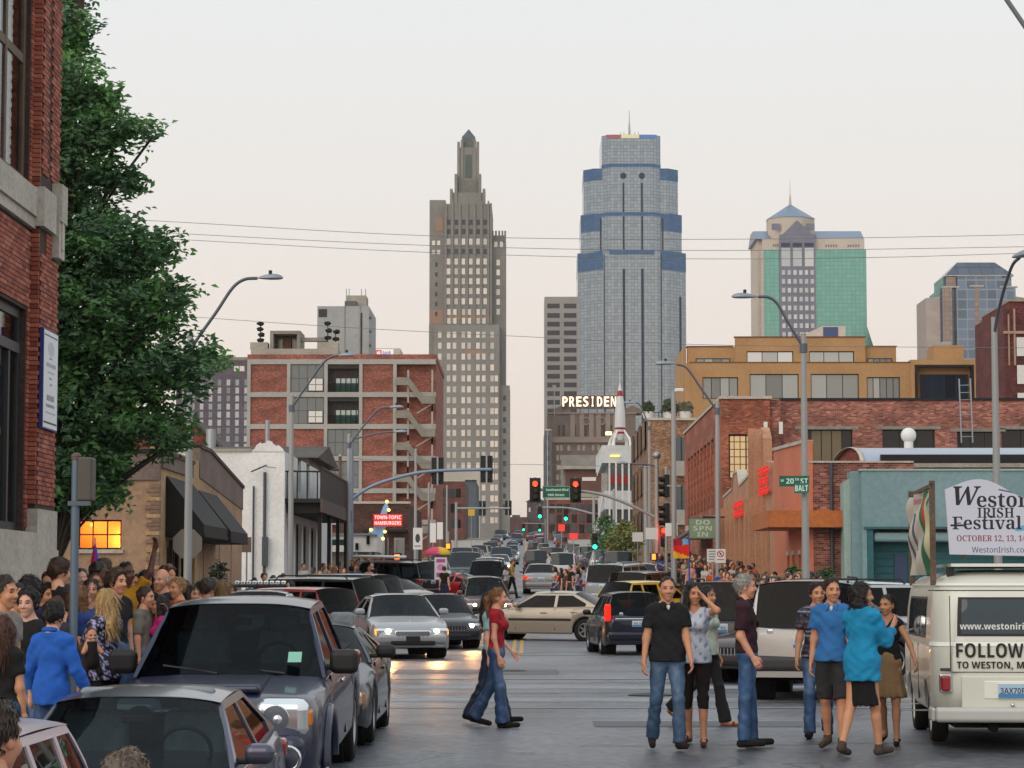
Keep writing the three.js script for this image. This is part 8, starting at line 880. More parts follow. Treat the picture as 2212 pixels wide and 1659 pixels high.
// spec: height, female, skin, hair {style,color}, top {color, sleeve, hem, loose, stripe}, bottom {type,color}, shoes, pose; q: cell size
function figure(t, p, q = 0.016) {
  const s = p.h / 1.75, J = skeleton(p), f = p.female, g = p.fat || 0, skin = new THREE.Color(p.skin ?? 0xb07a5c), sh = '#' + skin.getHexString(), add = (name, geo, m) => { if (!geo.attributes.uv) { const q = geo.attributes.position, U = new Float32Array(q.count * 2); for (let i = 0; i < q.count; i++) { U[i * 2] = q.getX(i) + q.getZ(i) * 0.7; U[i * 2 + 1] = q.getY(i); } geo.setAttribute('uv', new THREE.BufferAttribute(U, 2)); } geo.translate(0, -J.low, 0).scale(s, s, s); return part(t, name, geo, m); };
  // skin: one continuous surface from limbs, trunk and neck, with a finer head and hands merged in
  const B = [...bodyPrims(J, f, g)]; for (const a of [J.aL, J.aR]) B.push(cone(a.S, a.E, f ? 0.039 : 0.046, f ? 0.033 : 0.039), cone(a.E, a.W, f ? 0.033 : 0.039, f ? 0.023 : 0.027)); for (const l of [J.L, J.R]) B.push(...legPrims(l, 0.076, 0.05, 0.035), cone(lerpV(l.kn, l.an, 0.3).add(V(0, 0, -0.016)), lerpV(l.kn, l.an, 0.5), 0.046, 0.037), cone(l.heel, l.toe, 0.034, 0.028));
  const pieces = [paintGeo(field(B, q, 0.035), () => sh)]; const hr = p.hair || { style: 'short', color: 0x2a1c14 }, hm = new THREE.Matrix4().makeRotationFromEuler(new THREE.Euler(p.headPitch || 0, p.headYaw || 0, p.headTilt || 0, 'YXZ')).setPosition(J.head);
  const lip = '#' + skin.clone().lerp(new THREE.Color(0x8a4a42), 0.35).getHexString(), brow = '#' + new THREE.Color(hr.color).lerp(skin, 0.2).getHexString(), cheek = '#' + skin.clone().lerp(new THREE.Color(0xb05040), 0.18).getHexString();
  const hg = paintGeo(field(headPrims(f), Math.max(0.0058, q * 0.42), 0.025), (x, y, z) => { const ax = Math.abs(x); if (z > 0.05) { if (Math.abs(y + 0.067) < 0.0065 && ax < 0.024) return lip; if (y > 0.019 && y < 0.033 && ax > 0.014 && ax < 0.05) return brow; if (Math.abs(y - 0.002) < 0.0065 && ax > 0.02 && ax < 0.046) return Math.abs(ax - 0.033) < 0.0075 ? '#1c1410' : '#6f5c50'; if (p.beard && y < -0.045 && !(Math.abs(y + 0.066) < 0.01 && ax < 0.026)) return brow; if (ax > 0.025 && ax < 0.055 && y < -0.015 && y > -0.05) return cheek; } return sh; }).applyMatrix4(hm); pieces.push(hg);
  if (p.hands) { pieces.push(paintGeo(field(handPrims(J.aL, 1, p.curlL ?? 0.5), 0.0052, 0.012), () => sh), paintGeo(field(handPrims(J.aR, -1, p.curlR ?? 0.5), 0.0052, 0.012), () => sh)); } else for (const a of [J.aL, J.aR]) pieces.push(paintGeo(field([cone(a.W, a.W.clone().addScaledVector(a.d2, 0.09), 0.03, 0.035), cone(a.W.clone().addScaledVector(a.d2, 0.08), a.W.clone().addScaledVector(a.d2, 0.15), 0.03, 0.018)], q, 0.02), () => sh));
  const body = mergeGeometries(pieces.map(x => { const n = x.toNonIndexed(); n.deleteAttribute('uv'); return n; })); add('body', body, vcol);
  // clothing
  const T = p.top || { color: 0x333333 }, lo = T.loose ?? 0.014, sl = T.sleeve ?? 0.55, cl = [], hem = T.hem ?? 0.9; for (const b of bodyPrims(J, f, g)) if (b.b.y < 1.5) cl.push({ ...b, ra: b.ra + lo, rb: b.rb + lo }); if (hem < 0.9) cl.push(cone(J.up(0.98), V(0, hem, 0), 0.145 + lo + g * 0.6, 0.165 + lo + g * 0.6, { fz: 0.8, flat: 1 })); if (sl > 0) for (const a of [J.aL, J.aR]) { const r = (f ? 0.038 : 0.045) + lo; if (sl <= 1) cl.push(cone(a.S, lerpV(a.S, a.E, sl), r + 0.004, r + (T.loose ? 0.006 : 0.004), { flat: 1 })); else cl.push(cone(a.S, a.E, r + 0.004, r), cone(a.E, lerpV(a.E, a.W, sl - 1), r, r * 0.8, { flat: 1 })); }
  const nk = J.up(T.neck ?? 1.47), cs = Math.cos(p.lean || 0), sn = Math.sin(p.lean || 0); const cg = field(cl, q, 0.035, { disp: folds(T.fold ?? 0.0038), cut: (x, y, z) => Math.max(hem - y, Math.hypot(x, z - nk.z) > 0.105 ? -1 : (y - nk.y) * cs + (z - nk.z) * sn + (z > 0 && Math.abs(x) < 0.07 ? (T.vee ?? 0.25) * (0.07 - Math.abs(x)) : 0)) }); if (T.stripe) add('shirt', paintGeo(cg, (x, y, z) => T.stripe(x, y, z)), vcol); else add('shirt', cg, cloth(T.color));
  if (T.under) add('undershirt', field([cone(J.up(1.43, 0.068), J.up(1.4, 0.086), 0.022, 0.008)], 0.012, 0.01), cloth(T.under)); if (T.collar) add('collar', field([cone(J.up(1.495, -0.06, -0.035), J.up(1.495, -0.06, 0.035), 0.026), cone(J.up(1.492, -0.045, 0.058), J.up(1.455, 0.055, 0.042), 0.024, 0.022), cone(J.up(1.492, -0.045, -0.058), J.up(1.455, 0.055, -0.042), 0.024, 0.022), cone(J.up(1.455, 0.055, 0.042), J.up(1.41, 0.082, 0.05), 0.022, 0.012), cone(J.up(1.455, 0.055, -0.042), J.up(1.41, 0.082, -0.05), 0.022, 0.012)], Math.min(q, 0.012), 0.012), cloth(T.collar));
  const Bt = p.bottom || { type: 'pants', color: 0x2f4a70 }, bl = [{ ...bodyPrims(J, f, g)[0] }], bo = 0.013; bl[0].ra += bo; bl[0].rb += bo; bl.push(cone(J.up(0.97), J.up(1.03), 0.115 + g * 0.6, 0.105 + g * 0.7, { fz: 0.82, flat: 1 }));
  if (Bt.type === 'skirt') { const hy = Bt.hem ?? 0.55, w = Bt.flare ?? 0.07; bl.push(cone(J.up(1.0), V((J.L.kn.x + J.R.kn.x) / 2, hy, (J.L.kn.z + J.R.kn.z) / 2 * 0.7), 0.125 + g * 0.6, 0.15 + w, { fz: 0.78, flat: 1 })); add('skirt', field(bl, q, 0.03, { disp: (x, y, z) => 0.008 * Math.min(1, (1 - y) * 2) * Math.sin(Math.atan2(z, x) * 11) }), cloth(Bt.color)); }
  else { const fl = Bt.flare ?? 0.012; for (const l of [J.L, J.R]) { if (Bt.type === 'shorts') bl.push(cone(l.hip, lerpV(l.hip, l.kn, 1), 0.093, 0.09, { flat: 1 })); else if (Bt.type === 'capri') bl.push(cone(l.hip, l.kn, 0.087, 0.062), cone(l.kn, lerpV(l.kn, l.an, 0.28), 0.062, 0.06, { flat: 1 })); else bl.push(cone(l.hip, l.kn, 0.089, 0.064), cone(l.kn, lerpV(l.kn, l.an, 1.06), 0.063, 0.056 + fl, { flat: 1 })); } { const tg = field(bl, q, 0.03, { disp: folds(0.0045) }), jc = new THREE.Color(Bt.color), jj = new THREE.Color(), denim = jc.b > jc.r * 1.6 && !p.plainHair; if (denim) paintGeo(tg, (x, y, z) => { const n = vnoise(x * 9 + 50, y * 7 + 40, 4096, 8) * 0.6 + vnoise(x * 60 + 50, y * 20 + z * 30 + 70, 4096, 9) * 0.4, w = Math.max(0, z) * 6 * sstep(0.35, 0.7, y) * n; return jj.copy(jc).multiplyScalar(0.62 + 0.75 * n).lerp(new THREE.Color(0x7f9cc0), Math.min(0.5, w)); }); add(Bt.type === 'shorts' ? 'shorts' : 'trousers', tg, denim ? vcol : cloth(Bt.color)); } }
  if (p.shoes !== null) for (const l of [J.L, J.R]) { const fl = l.heel.y - 0.036; const S = p.sandal ? [cone(l.heel.clone().add(V(0, -0.028, 0)), l.toe.clone().add(V(0, -0.028, 0.02)), 0.03, 0.034), cone(l.toe.clone().add(V(-0.03, 0.01, -0.04)), l.toe.clone().add(V(0.03, 0.01, -0.04)), 0.018)] : [cone(l.heel, l.toe.clone().add(V(0, 0.004, 0.025)), 0.042, 0.034), cone(l.an, l.heel.clone().add(V(0, 0.02, 0.04)), 0.045, 0.042)]; add('shoe', field(S, Math.min(q, 0.014), 0.02), cloth(p.shoes ?? 0x1a1512)); }
  // hair
  if (hr.style !== 'none') { const [hp, hc] = hairPrims(hr.style); add('hair', (p.plainHair ? (g => g) : strand)(field(hp, Math.min(0.011, Math.max(0.0075, q * 0.5)), 0.02, { cut: hc, disp: (x, y, z) => 0.0045 * Math.sin(90 * x + 40 * Math.sin(20 * y)) + 0.004 * Math.sin(75 * z + 30 * x + 22 * y) + (hr.style === 'mop' || hr.curly ? 0.005 * Math.sin(60 * x + 3) * Math.sin(55 * y) : 0) }), hr.color, { short: 0.028, crop: 0.012, bald: 0.012, mop: 0.04, bob: 0.07, pony: 0.05 }[hr.style] || 0.12, hr.style === 'mop' || hr.curly ? 1.4 : 0.35).applyMatrix4(hm), p.plainHair ? hairM(hr.color) : vcol); }
  return J;
}
const clothC = {}; function cloth(c) { return clothC[c] ??= mottle('#' + new THREE.Color(c).multiplyScalar(0.8).getHexString(), '#' + new THREE.Color(c).getHexString(), 300, 0.35, 0.92, 0.002); }
const hairC = {}; function hairM(c) { return hairC[c] ??= std(c, 0.5); }
const strand = (g, c, len = 0.03, wild = 0.4) => { { const q = g.attributes.position, nn = g.attributes.normal, P = [], I = []; for (let i = 0; i < Math.min(900, q.count); i++) { const k = Math.floor(rnd() * q.count), p = V(q.getX(k), q.getY(k), q.getZ(k)), n = V(nn.getX(k), nn.getY(k), nn.getZ(k)); const d = V(rr(-wild, wild), -1, rr(-wild, wild) - 0.25); d.addScaledVector(n, -d.dot(n)).normalize(); const sd = new THREE.Vector3().crossVectors(d, n).multiplyScalar(rr(0.0015, 0.0035)), L = len * rr(0.6, 1.4), m = p.clone().addScaledVector(d, L * 0.5).addScaledVector(n, 0.005), e = p.clone().addScaledVector(d, L).addScaledVector(n, rr(0.0, 0.008)), o = P.length / 3; P.push(...p.clone().sub(sd).toArray(), ...p.clone().add(sd).toArray(), ...m.clone().add(sd).toArray(), ...m.clone().sub(sd).toArray(), ...e.toArray()); I.push(o, o + 1, o + 2, o, o + 2, o + 3, o + 3, o + 2, o + 4); } g = mergeGeometries([g.toNonIndexed(), mesh(P, I).toNonIndexed()]); } const k = new THREE.Color(c), o = new THREE.Color(); return paintGeo(g, (x, y, z) => { const a = Math.atan2(x, z + 0.02), n = vnoise(a * 16 + 50, y * 9 + 40, 4096, 5) * 0.6 + vnoise(a * 41 + 90, y * 22 + 60, 4096, 6) * 0.4; return o.copy(k).multiplyScalar(0.55 + 0.95 * n); }); };
function person(label, u, d, yaw, p, o = {}) {
  const g0 = o.y ?? gy(d); if (p.v !== undefined) p.h = Math.max(1.45, Math.min(1.92, vy(p.v, d) - g0)); const t = thing('person', label, 'person', [o.x ?? ux(u, d), g0, -d], yaw, o.group); t.userData.J = undefined; delete t.userData.J; figure(t, p, o.q || 0.016); return t;
}
const SK = { fair: 0xd6a48a, tan: 0xc08a6a, red: 0xcc9278, dark: 0x5a3a2c, olive: 0xb08060 };
{ // walkers on the crossing
  const jeans = 0x3a5674, W = { hands: true };
  person('woman in red shirt and flared jeans walking to the right', 1072, 28.9, 1.4, { ...W, v: 1268, female: 1, skin: SK.red, hair: { style: 'pony', color: 0x7a5232 }, top: { color: 0xa3152a, sleeve: 0.35, hem: 0.92 }, bottom: { type: 'pants', color: 0x2b476e, flare: 0.035 }, shoes: 0x15120f, legL: [-0.2, 0.32], legR: [0.13, 0.02], armL: { s: -0.25, e: 0.35 }, armR: { s: -0.02, a: 0.1, e: 0.3 }, lean: 0.02, headYaw: 0.1 });
  person('person in pale blue top and dark jeans hidden behind the woman in red', 1060, 29.8, 1.3, { ...W, v: 1276, female: 1, skin: SK.fair, hair: { style: 'long', color: 0x2a1d16 }, top: { color: 0x8fb9bd, sleeve: 0.6, hem: 0.9 }, bottom: { type: 'pants', color: 0x18263c }, legL: [0.25, 0.05], legR: [-0.2, 0.3], armL: { s: 0.3, e: 0.4 } });
  person('man in black polo shirt and blue jeans walking towards us', 1441, 25.5, 0.12, { ...W, v: 1246, skin: SK.tan, hair: { style: 'crop', color: 0x2e2118 }, top: { color: 0x14151a, sleeve: 0.62, hem: 0.87, collar: 0x1b1d24, loose: 0.018, under: 0xd8d8d6 }, bottom: { type: 'pants', color: jeans }, shoes: 0x1c100c, legL: [0.1, 0.05, 0.03], legR: [-0.12, 0.3, 0.05], armL: { s: 0.1, a: 0.12, e: 0.35 }, armR: { s: 0.0, a: 0.2, e: 0.25 }, headYaw: -0.05, beard: 0 });
  person('woman in white and blue top with her arm raised to her hair', 1500, 26.1, -0.25, { ...W, v: 1258, female: 1, skin: SK.tan, hair: { style: 'bob', color: 0x17110e }, top: { color: 0xaab4c8, sleeve: 0.4, hem: 0.86, vee: 1.2, stripe: (x, y, z) => (Math.sin(60 * x) * Math.sin(48 * y + 20 * z) > 0.55 ? '#7d93b4' : '#c3c9d6') }, bottom: { type: 'capri', color: 0x1d1512 }, shoes: 0x5a3626, sandal: 1, legL: [0.12, 0.1], legR: [-0.1, 0.25], armL: { s: 1.75, a: 0.55, e: 2.1, i: 0.75 }, armR: { s: 0.15, a: 0.05, e: 0.5 }, headYaw: 0.5 });
  person('woman with dark flowing hair and black trousers behind the couple', 1526, 29.2, 0.9, { ...W, v: 1262, female: 1, skin: SK.tan, hair: { style: 'long', color: 0x120d0b }, top: { color: 0xa9b4a8, sleeve: 0.5, hem: 0.88 }, bottom: { type: 'pants', color: 0x15161a, flare: 0.03 }, shoes: 0x6a4030, sandal: 1, legL: [0.25, 0.05], legR: [-0.35, 0.5] });
  person('man with grey hair and maroon shirt standing in profile', 1612, 25.8, 1.45, { ...W, v: 1241, skin: SK.red, hair: { style: 'short', color: 0x8a8782 }, top: { color: 0x2e1420, sleeve: 0.8, hem: 0.93, loose: 0.02, collar: 0x2a1220 }, bottom: { type: 'pants', color: 0x33557f }, shoes: 0x120c0a, fat: 0.02, legL: [0.06, 0.02], legR: [-0.04, 0.0], armL: { s: -0.2, e: 0.75, a: 0.06 }, armR: { s: -0.15, e: 0.7, a: 0.08 }, lean: -0.04, headYaw: 0.1, headPitch: -0.05 });
  person('man in navy striped shirt and jeans at the left of the group of four', 1765, 27, -0.1, { ...W, v: 1258, skin: SK.tan, hair: { style: 'short', color: 0x1c1411 }, top: { color: 0x1a2036, sleeve: 0.65, hem: 0.88, stripe: (x, y) => (((y * 22) % 1 + 1) % 1 < 0.12 ? '#8a90a8' : ((y * 22 + 0.5) % 1 + 1) % 1 < 0.08 ? '#6a4a4a' : '#171c30') }, bottom: { type: 'pants', color: 0x34557f }, shoes: 0x17110f, legL: [-0.1, 0.2], legR: [0.12, 0.05], armR: { s: 0.05, a: 0.16, e: 0.25 }, headYaw: 0.3 });
  person('man in blue polo shirt and grey shorts', 1798, 25.5, -0.3, { ...W, v: 1250, skin: SK.tan, hair: { style: 'short', color: 0x2a1a12 }, top: { color: 0x2e6fae, sleeve: 0.62, hem: 0.88, loose: 0.02, collar: 0x3a7ab8, under: 0xcfcfcf }, bottom: { type: 'shorts', color: 0x2c2c30 }, shoes: 0x4a3a28, legL: [0.16, 0.06], legR: [-0.12, 0.25], armR: { s: -0.1, a: 0.14, e: 0.25 }, armL: { s: 0.2, e: 0.4 }, headYaw: 0.5 });
  person('woman in bright turquoise jacket and black skirt seen from behind', 1860, 24.8, 2.5, { ...W, v: 1258, female: 1, skin: SK.tan, hair: { style: 'bob', color: 0x120d0c, curly: 1 }, top: { color: 0x1088b8, sleeve: 1.7, hem: 0.74, loose: 0.032, fold: 0.006 }, bottom: { type: 'skirt', color: 0x0d0c0f, hem: 0.5, flare: 0.01 }, shoes: 0x4a3c34, legL: [-0.15, 0.3], legR: [0.2, 0.05], armL: { s: 1.1, a: 0.2, e: 1.2 }, armR: { s: 0.5, a: 0.2, e: 1.8 }, headYaw: -0.9 });
  person('woman in black sleeveless top and tan skirt reaching to the van', 1916, 26.2, -0.35, { ...W, v: 1284, female: 1, skin: SK.olive, hair: { style: 'pony', color: 0x1c1210 }, top: { color: 0x0f0f12, sleeve: 0.08, hem: 0.93, vee: 1.6 }, bottom: { type: 'skirt', color: 0x8a6f4c, hem: 0.53, flare: 0.07 }, shoes: 0x17110e, sandal: 1, legL: [0.1, 0.1], legR: [-0.15, 0.35], armL: { s: 0.25, a: 0.5, e: 0.35 }, armR: { s: -0.1, a: 0.1, e: 0.3 }, headYaw: -0.35 });
  person('person in orange vest standing by the turquoise garage', 1918, 62, -0.4, { v: 1254, skin: SK.tan, hair: { style: 'short', color: 0x15100e }, top: { color: 0xb23a20, sleeve: 0.2 }, bottom: { type: 'pants', color: 0x22252c } }, { q: 0.024 });
}
{ // crowd on the left pavement beside the brick building: [label, u, headtop v, depth, yaw, spec]
  const near = [
    ['woman with long red brown hair and black top at the left edge, from behind', 8, 1330, 15, 2.9, { female: 1, hair: { style: 'long', color: 0x4a2a1c }, top: { color: 0x141416, sleeve: 0.6 } }],
    ['teenager in bright blue shirt seen from behind', 114, 1303, 16.2, 2.75, { skin: SK.fair, hair: { style: 'mop', color: 0x120e0d }, top: { color: 0x1f5fc0, sleeve: 1.8, hem: 0.8, loose: 0.017, fold: 0.005, collar: 0x2060bd }, armL: { a: 0.3, s: 0.1, e: 0.3 }, armR: { a: 0.3, s: 0.15, e: 0.4 } }],
    ['pale boy in black shirt looking at the camera', 63, 1273, 21, -0.35, { skin: 0xc89a86, hair: { style: 'mop', color: 0x17110f }, top: { color: 0x0f0f12 }, headYaw: 0.15 }],
    ['dark haired person right behind the pale boy', 62, 1247, 23, 2.6, { hair: { style: 'mop', color: 0x14100e }, top: { color: 0x1e2044 } }],
    ['brown haired man at the left edge of the crowd', 6, 1244, 19, 1.2, { hair: { style: 'short', color: 0x2b1d15 }, top: { color: 0x8a8784 } }],
    ['tall man with brown hair and black collarless shirt', 126, 1208, 25, 2.2, { skin: SK.fair, hair: { style: 'mop', color: 0x3a2416 }, top: { color: 0x151212, neck: 1.44 } }],
    ['fair boy between the tall man and the blue shirt', 122, 1288, 22.5, 2.9, { hair: { style: 'crop', color: 0x4a3424 }, skin: SK.red, top: { color: 0x2a2d38 } }],
    ['woman with light brown bob beside the signal pole', 172, 1266, 23.6, 2.2, { female: 1, hair: { style: 'bob', color: 0x6a4628 }, top: { color: 0x1d3a78 } }],
    ['smiling woman with brown hair and denim top', 197, 1250, 25.4, 0.2, { female: 1, skin: SK.red, hair: { style: 'long', color: 0x2e1d15 }, top: { color: 0x3a5a94, vee: 1.2 } }],
    ['woman with long blond hair and patterned blouse holding a baby', 229, 1273, 17.8, -2.2, { female: 1, skin: SK.tan, hair: { style: 'long', color: 0xa88a5c }, top: { color: 0x1a1c30, sleeve: 0.8, hem: 0.84, loose: 0.022, stripe: (x, y, z) => (Math.sin(52 * x + 9 * Math.sin(31 * y)) * Math.sin(44 * y + 8 * Math.sin(37 * z)) > 0.35 ? '#a7a6d6' : '#141626') }, armL: { s: 0.5, e: 1.6, i: 0.4 }, armR: { s: 0.6, e: 1.2, i: 0.3 }, hands: true, bottom: { type: 'pants', color: 0x101013 } }],
    ['young man in dark top looking right above the blond woman', 250, 1230, 24.8, 1.0, { skin: SK.red, hair: { style: 'mop', color: 0x3d2a1c }, top: { color: 0x17181d } }],
    ['man with short fair brown hair at the back of the crowd', 223, 1207, 28.5, 2.4, { hair: { style: 'short', color: 0x4a3222 }, top: { color: 0x1b1c22 } }],
    ['man in yellow shirt raising his hand', 270, 1214, 28, 0.9, { skin: SK.dark, hair: { style: 'crop', color: 0x0c0a09 }, top: { color: 0xb8800f, sleeve: 0.7 }, armL: { s: 2.6, a: 0.3, e: 0.5 }, hands: true }],
    ['dark haired woman behind the bald man', 314, 1232, 30, 0.4, { female: 1, hair: { style: 'long', color: 0x120d0c }, top: { color: 0x23262d } }],
    ['grey haired balding man in dark shirt', 351, 1229, 27.6, -0.5, { skin: SK.red, hair: { style: 'bald', color: 0xa09c96 }, top: { color: 0x2a3340 }, fat: 0.02 }],
    ['man in grey shirt with his hand to his mouth', 313, 1268, 26, 1.3, { skin: SK.red, hair: { style: 'short', color: 0x3a281c }, top: { color: 0x77746c, sleeve: 0.8 }, armL: { s: 0.9, e: 2.2, i: 0.5 }, hands: true }],
    ['woman with dark hair and bright pink top beside the pickup', 346, 1285, 19.6, -1.2, { female: 1, skin: SK.olive, hair: { style: 'long', color: 0x1a1110 }, top: { color: 0xc01f78, sleeve: 0.5 } }],
    ['blond person in orange top beyond the bald man', 386, 1248, 27, -0.8, { hair: { style: 'short', color: 0x8a6a44 }, top: { color: 0xb0552a } }],
    ['person with dark hair in the gap above the pickup roof', 412, 1264, 28, 1.0, { female: 1, hair: { style: 'bob', color: 0x1c1412 }, top: { color: 0x6a4a3a } }],
    ['person with grey brown hair above the pickup roof', 446, 1252, 30, 2.8, { hair: { style: 'mop', color: 0x3e342c }, top: { color: 0x2d3240 } }],
    ['woman with long fair hair above the right of the pickup roof', 482, 1252, 29, 3.0, { female: 1, hair: { style: 'long', color: 0x7a5f3e }, top: { color: 0x4a4440 } }],
    ['man in white shirt between the brick wall and the crowd', 35, 1262, 22.5, 0.6, { hair: { style: 'short', color: 0x2a1c16 }, top: { color: 0xb4b0aa } }],
    ['woman with auburn hair partly behind the signal pole', 150, 1262, 28, -0.6, { female: 1, hair: { style: 'bob', color: 0x4a2c1c }, top: { color: 0x5a3040 } }],
    ['person with dark curly hair left of the tall man', 98, 1262, 25, 0.8, { hair: { style: 'mop', color: 0x1d1512 }, top: { color: 0x30343c } }],
    ['man with sunglasses-dark brow in brown shirt right of the yellow shirt', 296, 1240, 30, -0.3, { skin: SK.tan, hair: { style: 'crop', color: 0x2a1f18 }, top: { color: 0x54402f } }],
    ['man in dark green shirt behind the smiling woman', 208, 1236, 28, 0.1, { hair: { style: 'short', color: 0x5a4430 }, top: { color: 0x2b3b30 } }],
    ['woman with black hair tied back near the tan building', 432, 1256, 34.5, 1.4, { female: 1, hair: { style: 'pony', color: 0x17100e }, top: { color: 0x8a3038 } }],
  ];
  for (const [label, u, v, d0, yaw, sp] of near) { const d = Math.max(d0, 3.95 * F / (VPX - u) + 0.15); person(label, u, d, yaw, { skin: SK.tan, v, ...sp }, { y: walkY(d), q: d < 24 ? 0.018 : 0.022 }); }
  // baby on the blond woman's arm
  const b = thing('person', 'baby with a dummy carried on the blond woman\'s arm', 'person', at(197, 1392, 22.05), 0.5); { const hp = field(headPrims(1), 0.007, 0.025); const g = [paintGeo(hp, (x, y, z) => z > 0.07 && Math.abs(y + 0.066) < 0.016 && Math.abs(x) < 0.02 ? '#d8d8d4' : z > 0.06 && Math.abs(y - 0.002) < 0.009 && Math.abs(Math.abs(x) - 0.033) < 0.012 ? '#20140f' : '#b8826a').scale(0.86, 0.8, 0.86).translate(0, 0.11, 0), paintGeo(field([cone(V(0, 0.03, 0), V(0, -0.2, 0), 0.07, 0.09), cone(V(0.06, 0, 0), V(0.12, -0.1, 0.06), 0.03), cone(V(-0.06, 0, 0), V(-0.12, -0.1, 0.06), 0.03)], 0.012, 0.03), () => '#b8826a')]; b.scale.setScalar(0.72); part(b, 'body', mergeGeometries(g.map(x => { const n = x.toNonIndexed(); n.deleteAttribute('uv'); return n; })), vcol); part(b, 'romper', field([cone(V(0, 0.0, 0), V(0, -0.22, 0), 0.08, 0.1), cone(V(0.05, -0.2, 0), V(0.1, -0.36, 0.06), 0.055, 0.04), cone(V(-0.05, -0.2, 0), V(-0.1, -0.36, 0.06), 0.055, 0.04)], 0.012, 0.03), cloth(0x201418)); part(b, 'hair', field([ell(V(0, 0.036, -0.02), [0.082, 0.1, 0.098])], 0.01, 0.02, { cut: (x, y, z) => Math.max(0.86 * z - 0.5 * y - 0.0, -0.03 - y) }).scale(0.86, 0.8, 0.86).translate(0, 0.11, 0), hairM(0x3a2418)); }
  // two heads close to the camera at the bottom edge
  person('man with short brown hair cut off by the bottom left corner', -14, 8, 2.7, { v: 1512, skin: SK.red, hair: { style: 'short', color: 0x2f241d }, top: { color: 0x33363c } }, { q: 0.016 });
  person('head with cropped grey brown hair at the bottom edge', 275, 7, 2.9, { v: 1618, skin: SK.red, hair: { style: 'crop', color: 0x5a4e44 }, top: { color: 0x3a3a40 } }, { q: 0.016 });
}
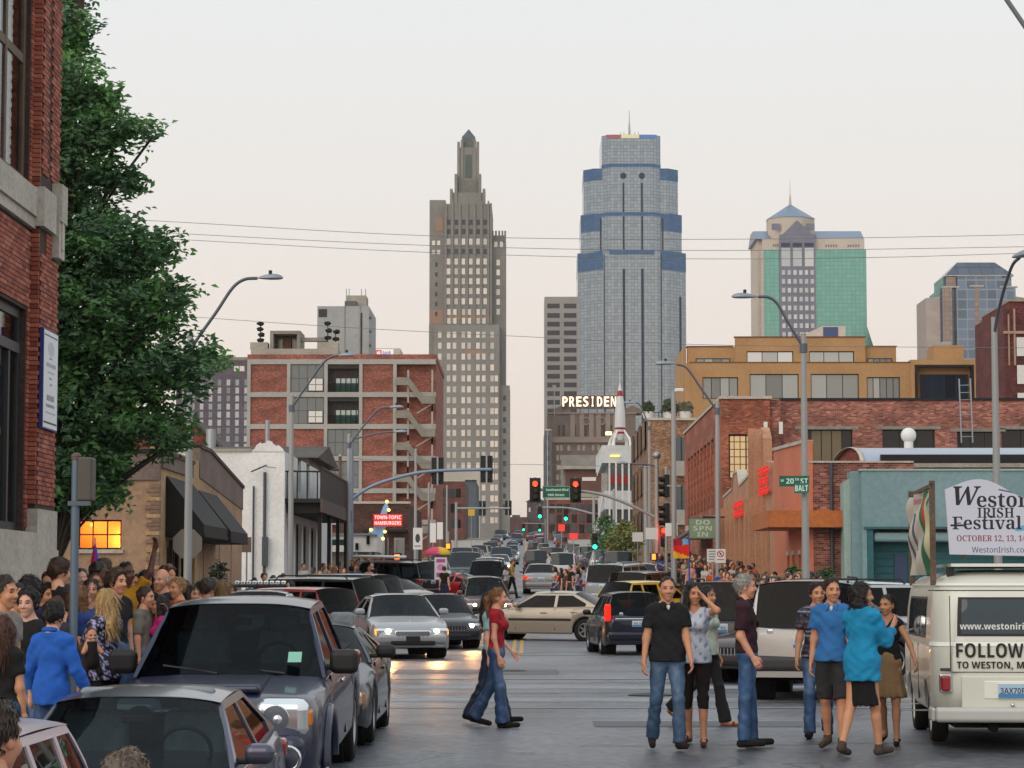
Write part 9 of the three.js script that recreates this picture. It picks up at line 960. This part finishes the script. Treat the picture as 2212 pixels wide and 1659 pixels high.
{ // distant crowds: a few body types, each person with own clothes
  const kinds = [{ legL: [0.05], legR: [-0.05] }, { legL: [0.25, 0.05], legR: [-0.22, 0.3], armL: { s: -0.25, e: 0.2 }, armR: { s: 0.3, e: 0.4 } }, { female: 1, legL: [0.03], armL: { s: 0.3, e: 1.3, i: 0.4 } }, { female: 1, legL: [-0.2, 0.3], legR: [0.25, 0.03], armR: { s: -0.3, e: 0.2 } }, { female: 1, armR: { s: 0.2, e: 0.6 }, bottom: { type: 'skirt', hem: 0.5, flare: 0.05 } }, { armL: { s: 0.4, e: 1.5, i: 0.3 }, bottom: { type: 'shorts' } }];
  const proto = kinds.map((k, i) => { const g = new THREE.Group(); figure(g, { h: 1.75, plainHair: 1, skin: 0xffffff, hair: { style: k.female ? (i === 3 ? 'pony' : 'long') : i === 5 ? 'mop' : 'short', color: 0x2a1c14 }, top: { color: 0x808080, sleeve: i % 2 ? 0.6 : 0.35, hem: 0.9 }, bottom: { type: 'pants', color: 0x30405c }, ...k }, 0.032); return g; });
  const skins = [0xc8967a, 0xbd8666, 0xd0a08a, 0x9a6a50, 0x5a3a2c].map(c => { return std(c, 0.65, 0); });
  const TOPS = [['black', 0x141518], ['white', 0xbdbdb8], ['red', 0x9a1f22], ['pale pink', 0xb98a86], ['grey', 0x6c6d70], ['cream', 0xb8a88c], ['orange', 0xb4501f], ['brown', 0x4a3226], ['blue', 0x2c4f90], ['teal', 0x2a7a84], ['green', 0x3a5f3a], ['coral', 0xb85a48], ['navy', 0x1a2238], ['peach', 0xc08a6c]], HAIRS = [['dark', 0x17110e], ['brown', 0x3a2518], ['fair', 0x7a5c3a], ['black', 0x0d0b0a], ['auburn', 0x4a2718]], BOT = [0x2c4468, 0x16181d, 0x3a3a3c, 0x4a4034, 0x1f2a44, 0x7a6a50];
  const bodyM = skins; function far(label, x, d, yaw, i, h, top, hair, y, group) { const t = thing('person', label, 'person', [x, y, -d], yaw, group); const bm = pick(bodyM); for (const c of proto[i].children) { const m = part(t, c.name, c.geometry, c.name === 'body' ? bm : c.name === 'hair' ? hairM(hair) : c.name === 'shirt' ? cloth(top) : c.name === 'shoe' ? M.black : cloth(pick(BOT))); } t.scale.setScalar(h / 1.75); return t; }
  proto.forEach(g => { for (const c of g.children) if (c.name === 'body') c.geometry.deleteAttribute('color'); });
  const crowd = (n, x0, x1, d0, d1, where, group, face) => { const list = []; let guard = 0; while (list.length < n && guard++ < 4000) { const d = d0 + (d1 - d0) * Math.pow(rnd(), 0.9), x = rr(x0, x1); if (list.every(q => Math.hypot(q[0] - x, q[1] - d) > 0.55)) list.push([x, d]); } list.sort((a, b) => a[0] / a[1] - b[0] / b[1]); list.forEach(([x, d], k) => { const i = Math.floor(rnd() * 6), T = pick(TOPS), H = pick(HAIRS); far(`person in ${T[0]} top with ${H[0]} hair, ${ordinal(k + 1)} from the left, ${where}`, x, d, face + rr(-1.6, 1.6), i, kinds[i].female ? rr(1.58, 1.72) : rr(1.7, 1.86), T[1], H[1], gy(d) + KERB, group); }); };
  crowd(44, 6.8, 9.1, 68.6, 86, 'near right crowd', 'crowd on the right pavement', -0.6); crowd(68, 6.8, 9.1, 88, 126, 'far right crowd', 'crowd farther along the right pavement', -0.6); crowd(34, -9.0, -6.5, 78, 122, 'left far crowd', 'crowd on the left pavement beyond the junction', 0.6); crowd(15, -6.5, -4.1, 27.5, 34.8, 'left corner crowd', 'people at the left street corner', 0.5); crowd(7, -8.2, -6.5, 60, 76, 'tan building crowd', 'people by the tan building', 0.4);
  const cross = [[1092, 108, 3, 'white', 0xb8b4ae, 1.3], [1106, 112, 1, 'yellow', 0xa88a30, 1.2], [1198, 104, 2, 'white', 0xbdbdb8, -1.2], [1212, 101, 4, 'dark', 0x2a2024, -1.4], [1222, 100, 3, 'brown', 0x5a3a2c, -1.3], [1232, 102, 0, 'black', 0x141518, -1.0], [1247, 101, 2, 'lilac', 0x9a90a8, -1.5], [1252, 106, 5, 'peach', 0xc08a6c, -1.2], [1270, 103, 4, 'deep blue', 0x24389a, -1.3], [960, 100, 0, 'black', 0x141518, 2.8], [1186, 140, 1, 'white', 0xbdbdb8, -1.2], [1196, 150, 3, 'grey', 0x7a7a80, -1.0]];
  cross.forEach(([u, d, i, nm, c, yaw], k) => far(`pedestrian in ${nm} crossing the road ${u < 1000 ? 'under the placard' : u < 1150 ? 'left of the silver car going away' : d > 130 ? 'far behind the crossing group' : 'right of the silver car, ' + ordinal(k - 1) + ' of the group'}`, ux(u, d), d, yaw, i, kinds[i].female ? 1.66 : 1.77, c, pick(HAIRS)[1], gy(d)));
}
// ---------------------------------------------------------------- shadows on, draw
scene.traverse(o => { if (o.isMesh || o.isInstancedMesh) { o.castShadow = true; o.receiveShadow = true; } });
renderer.render(scene, camera);
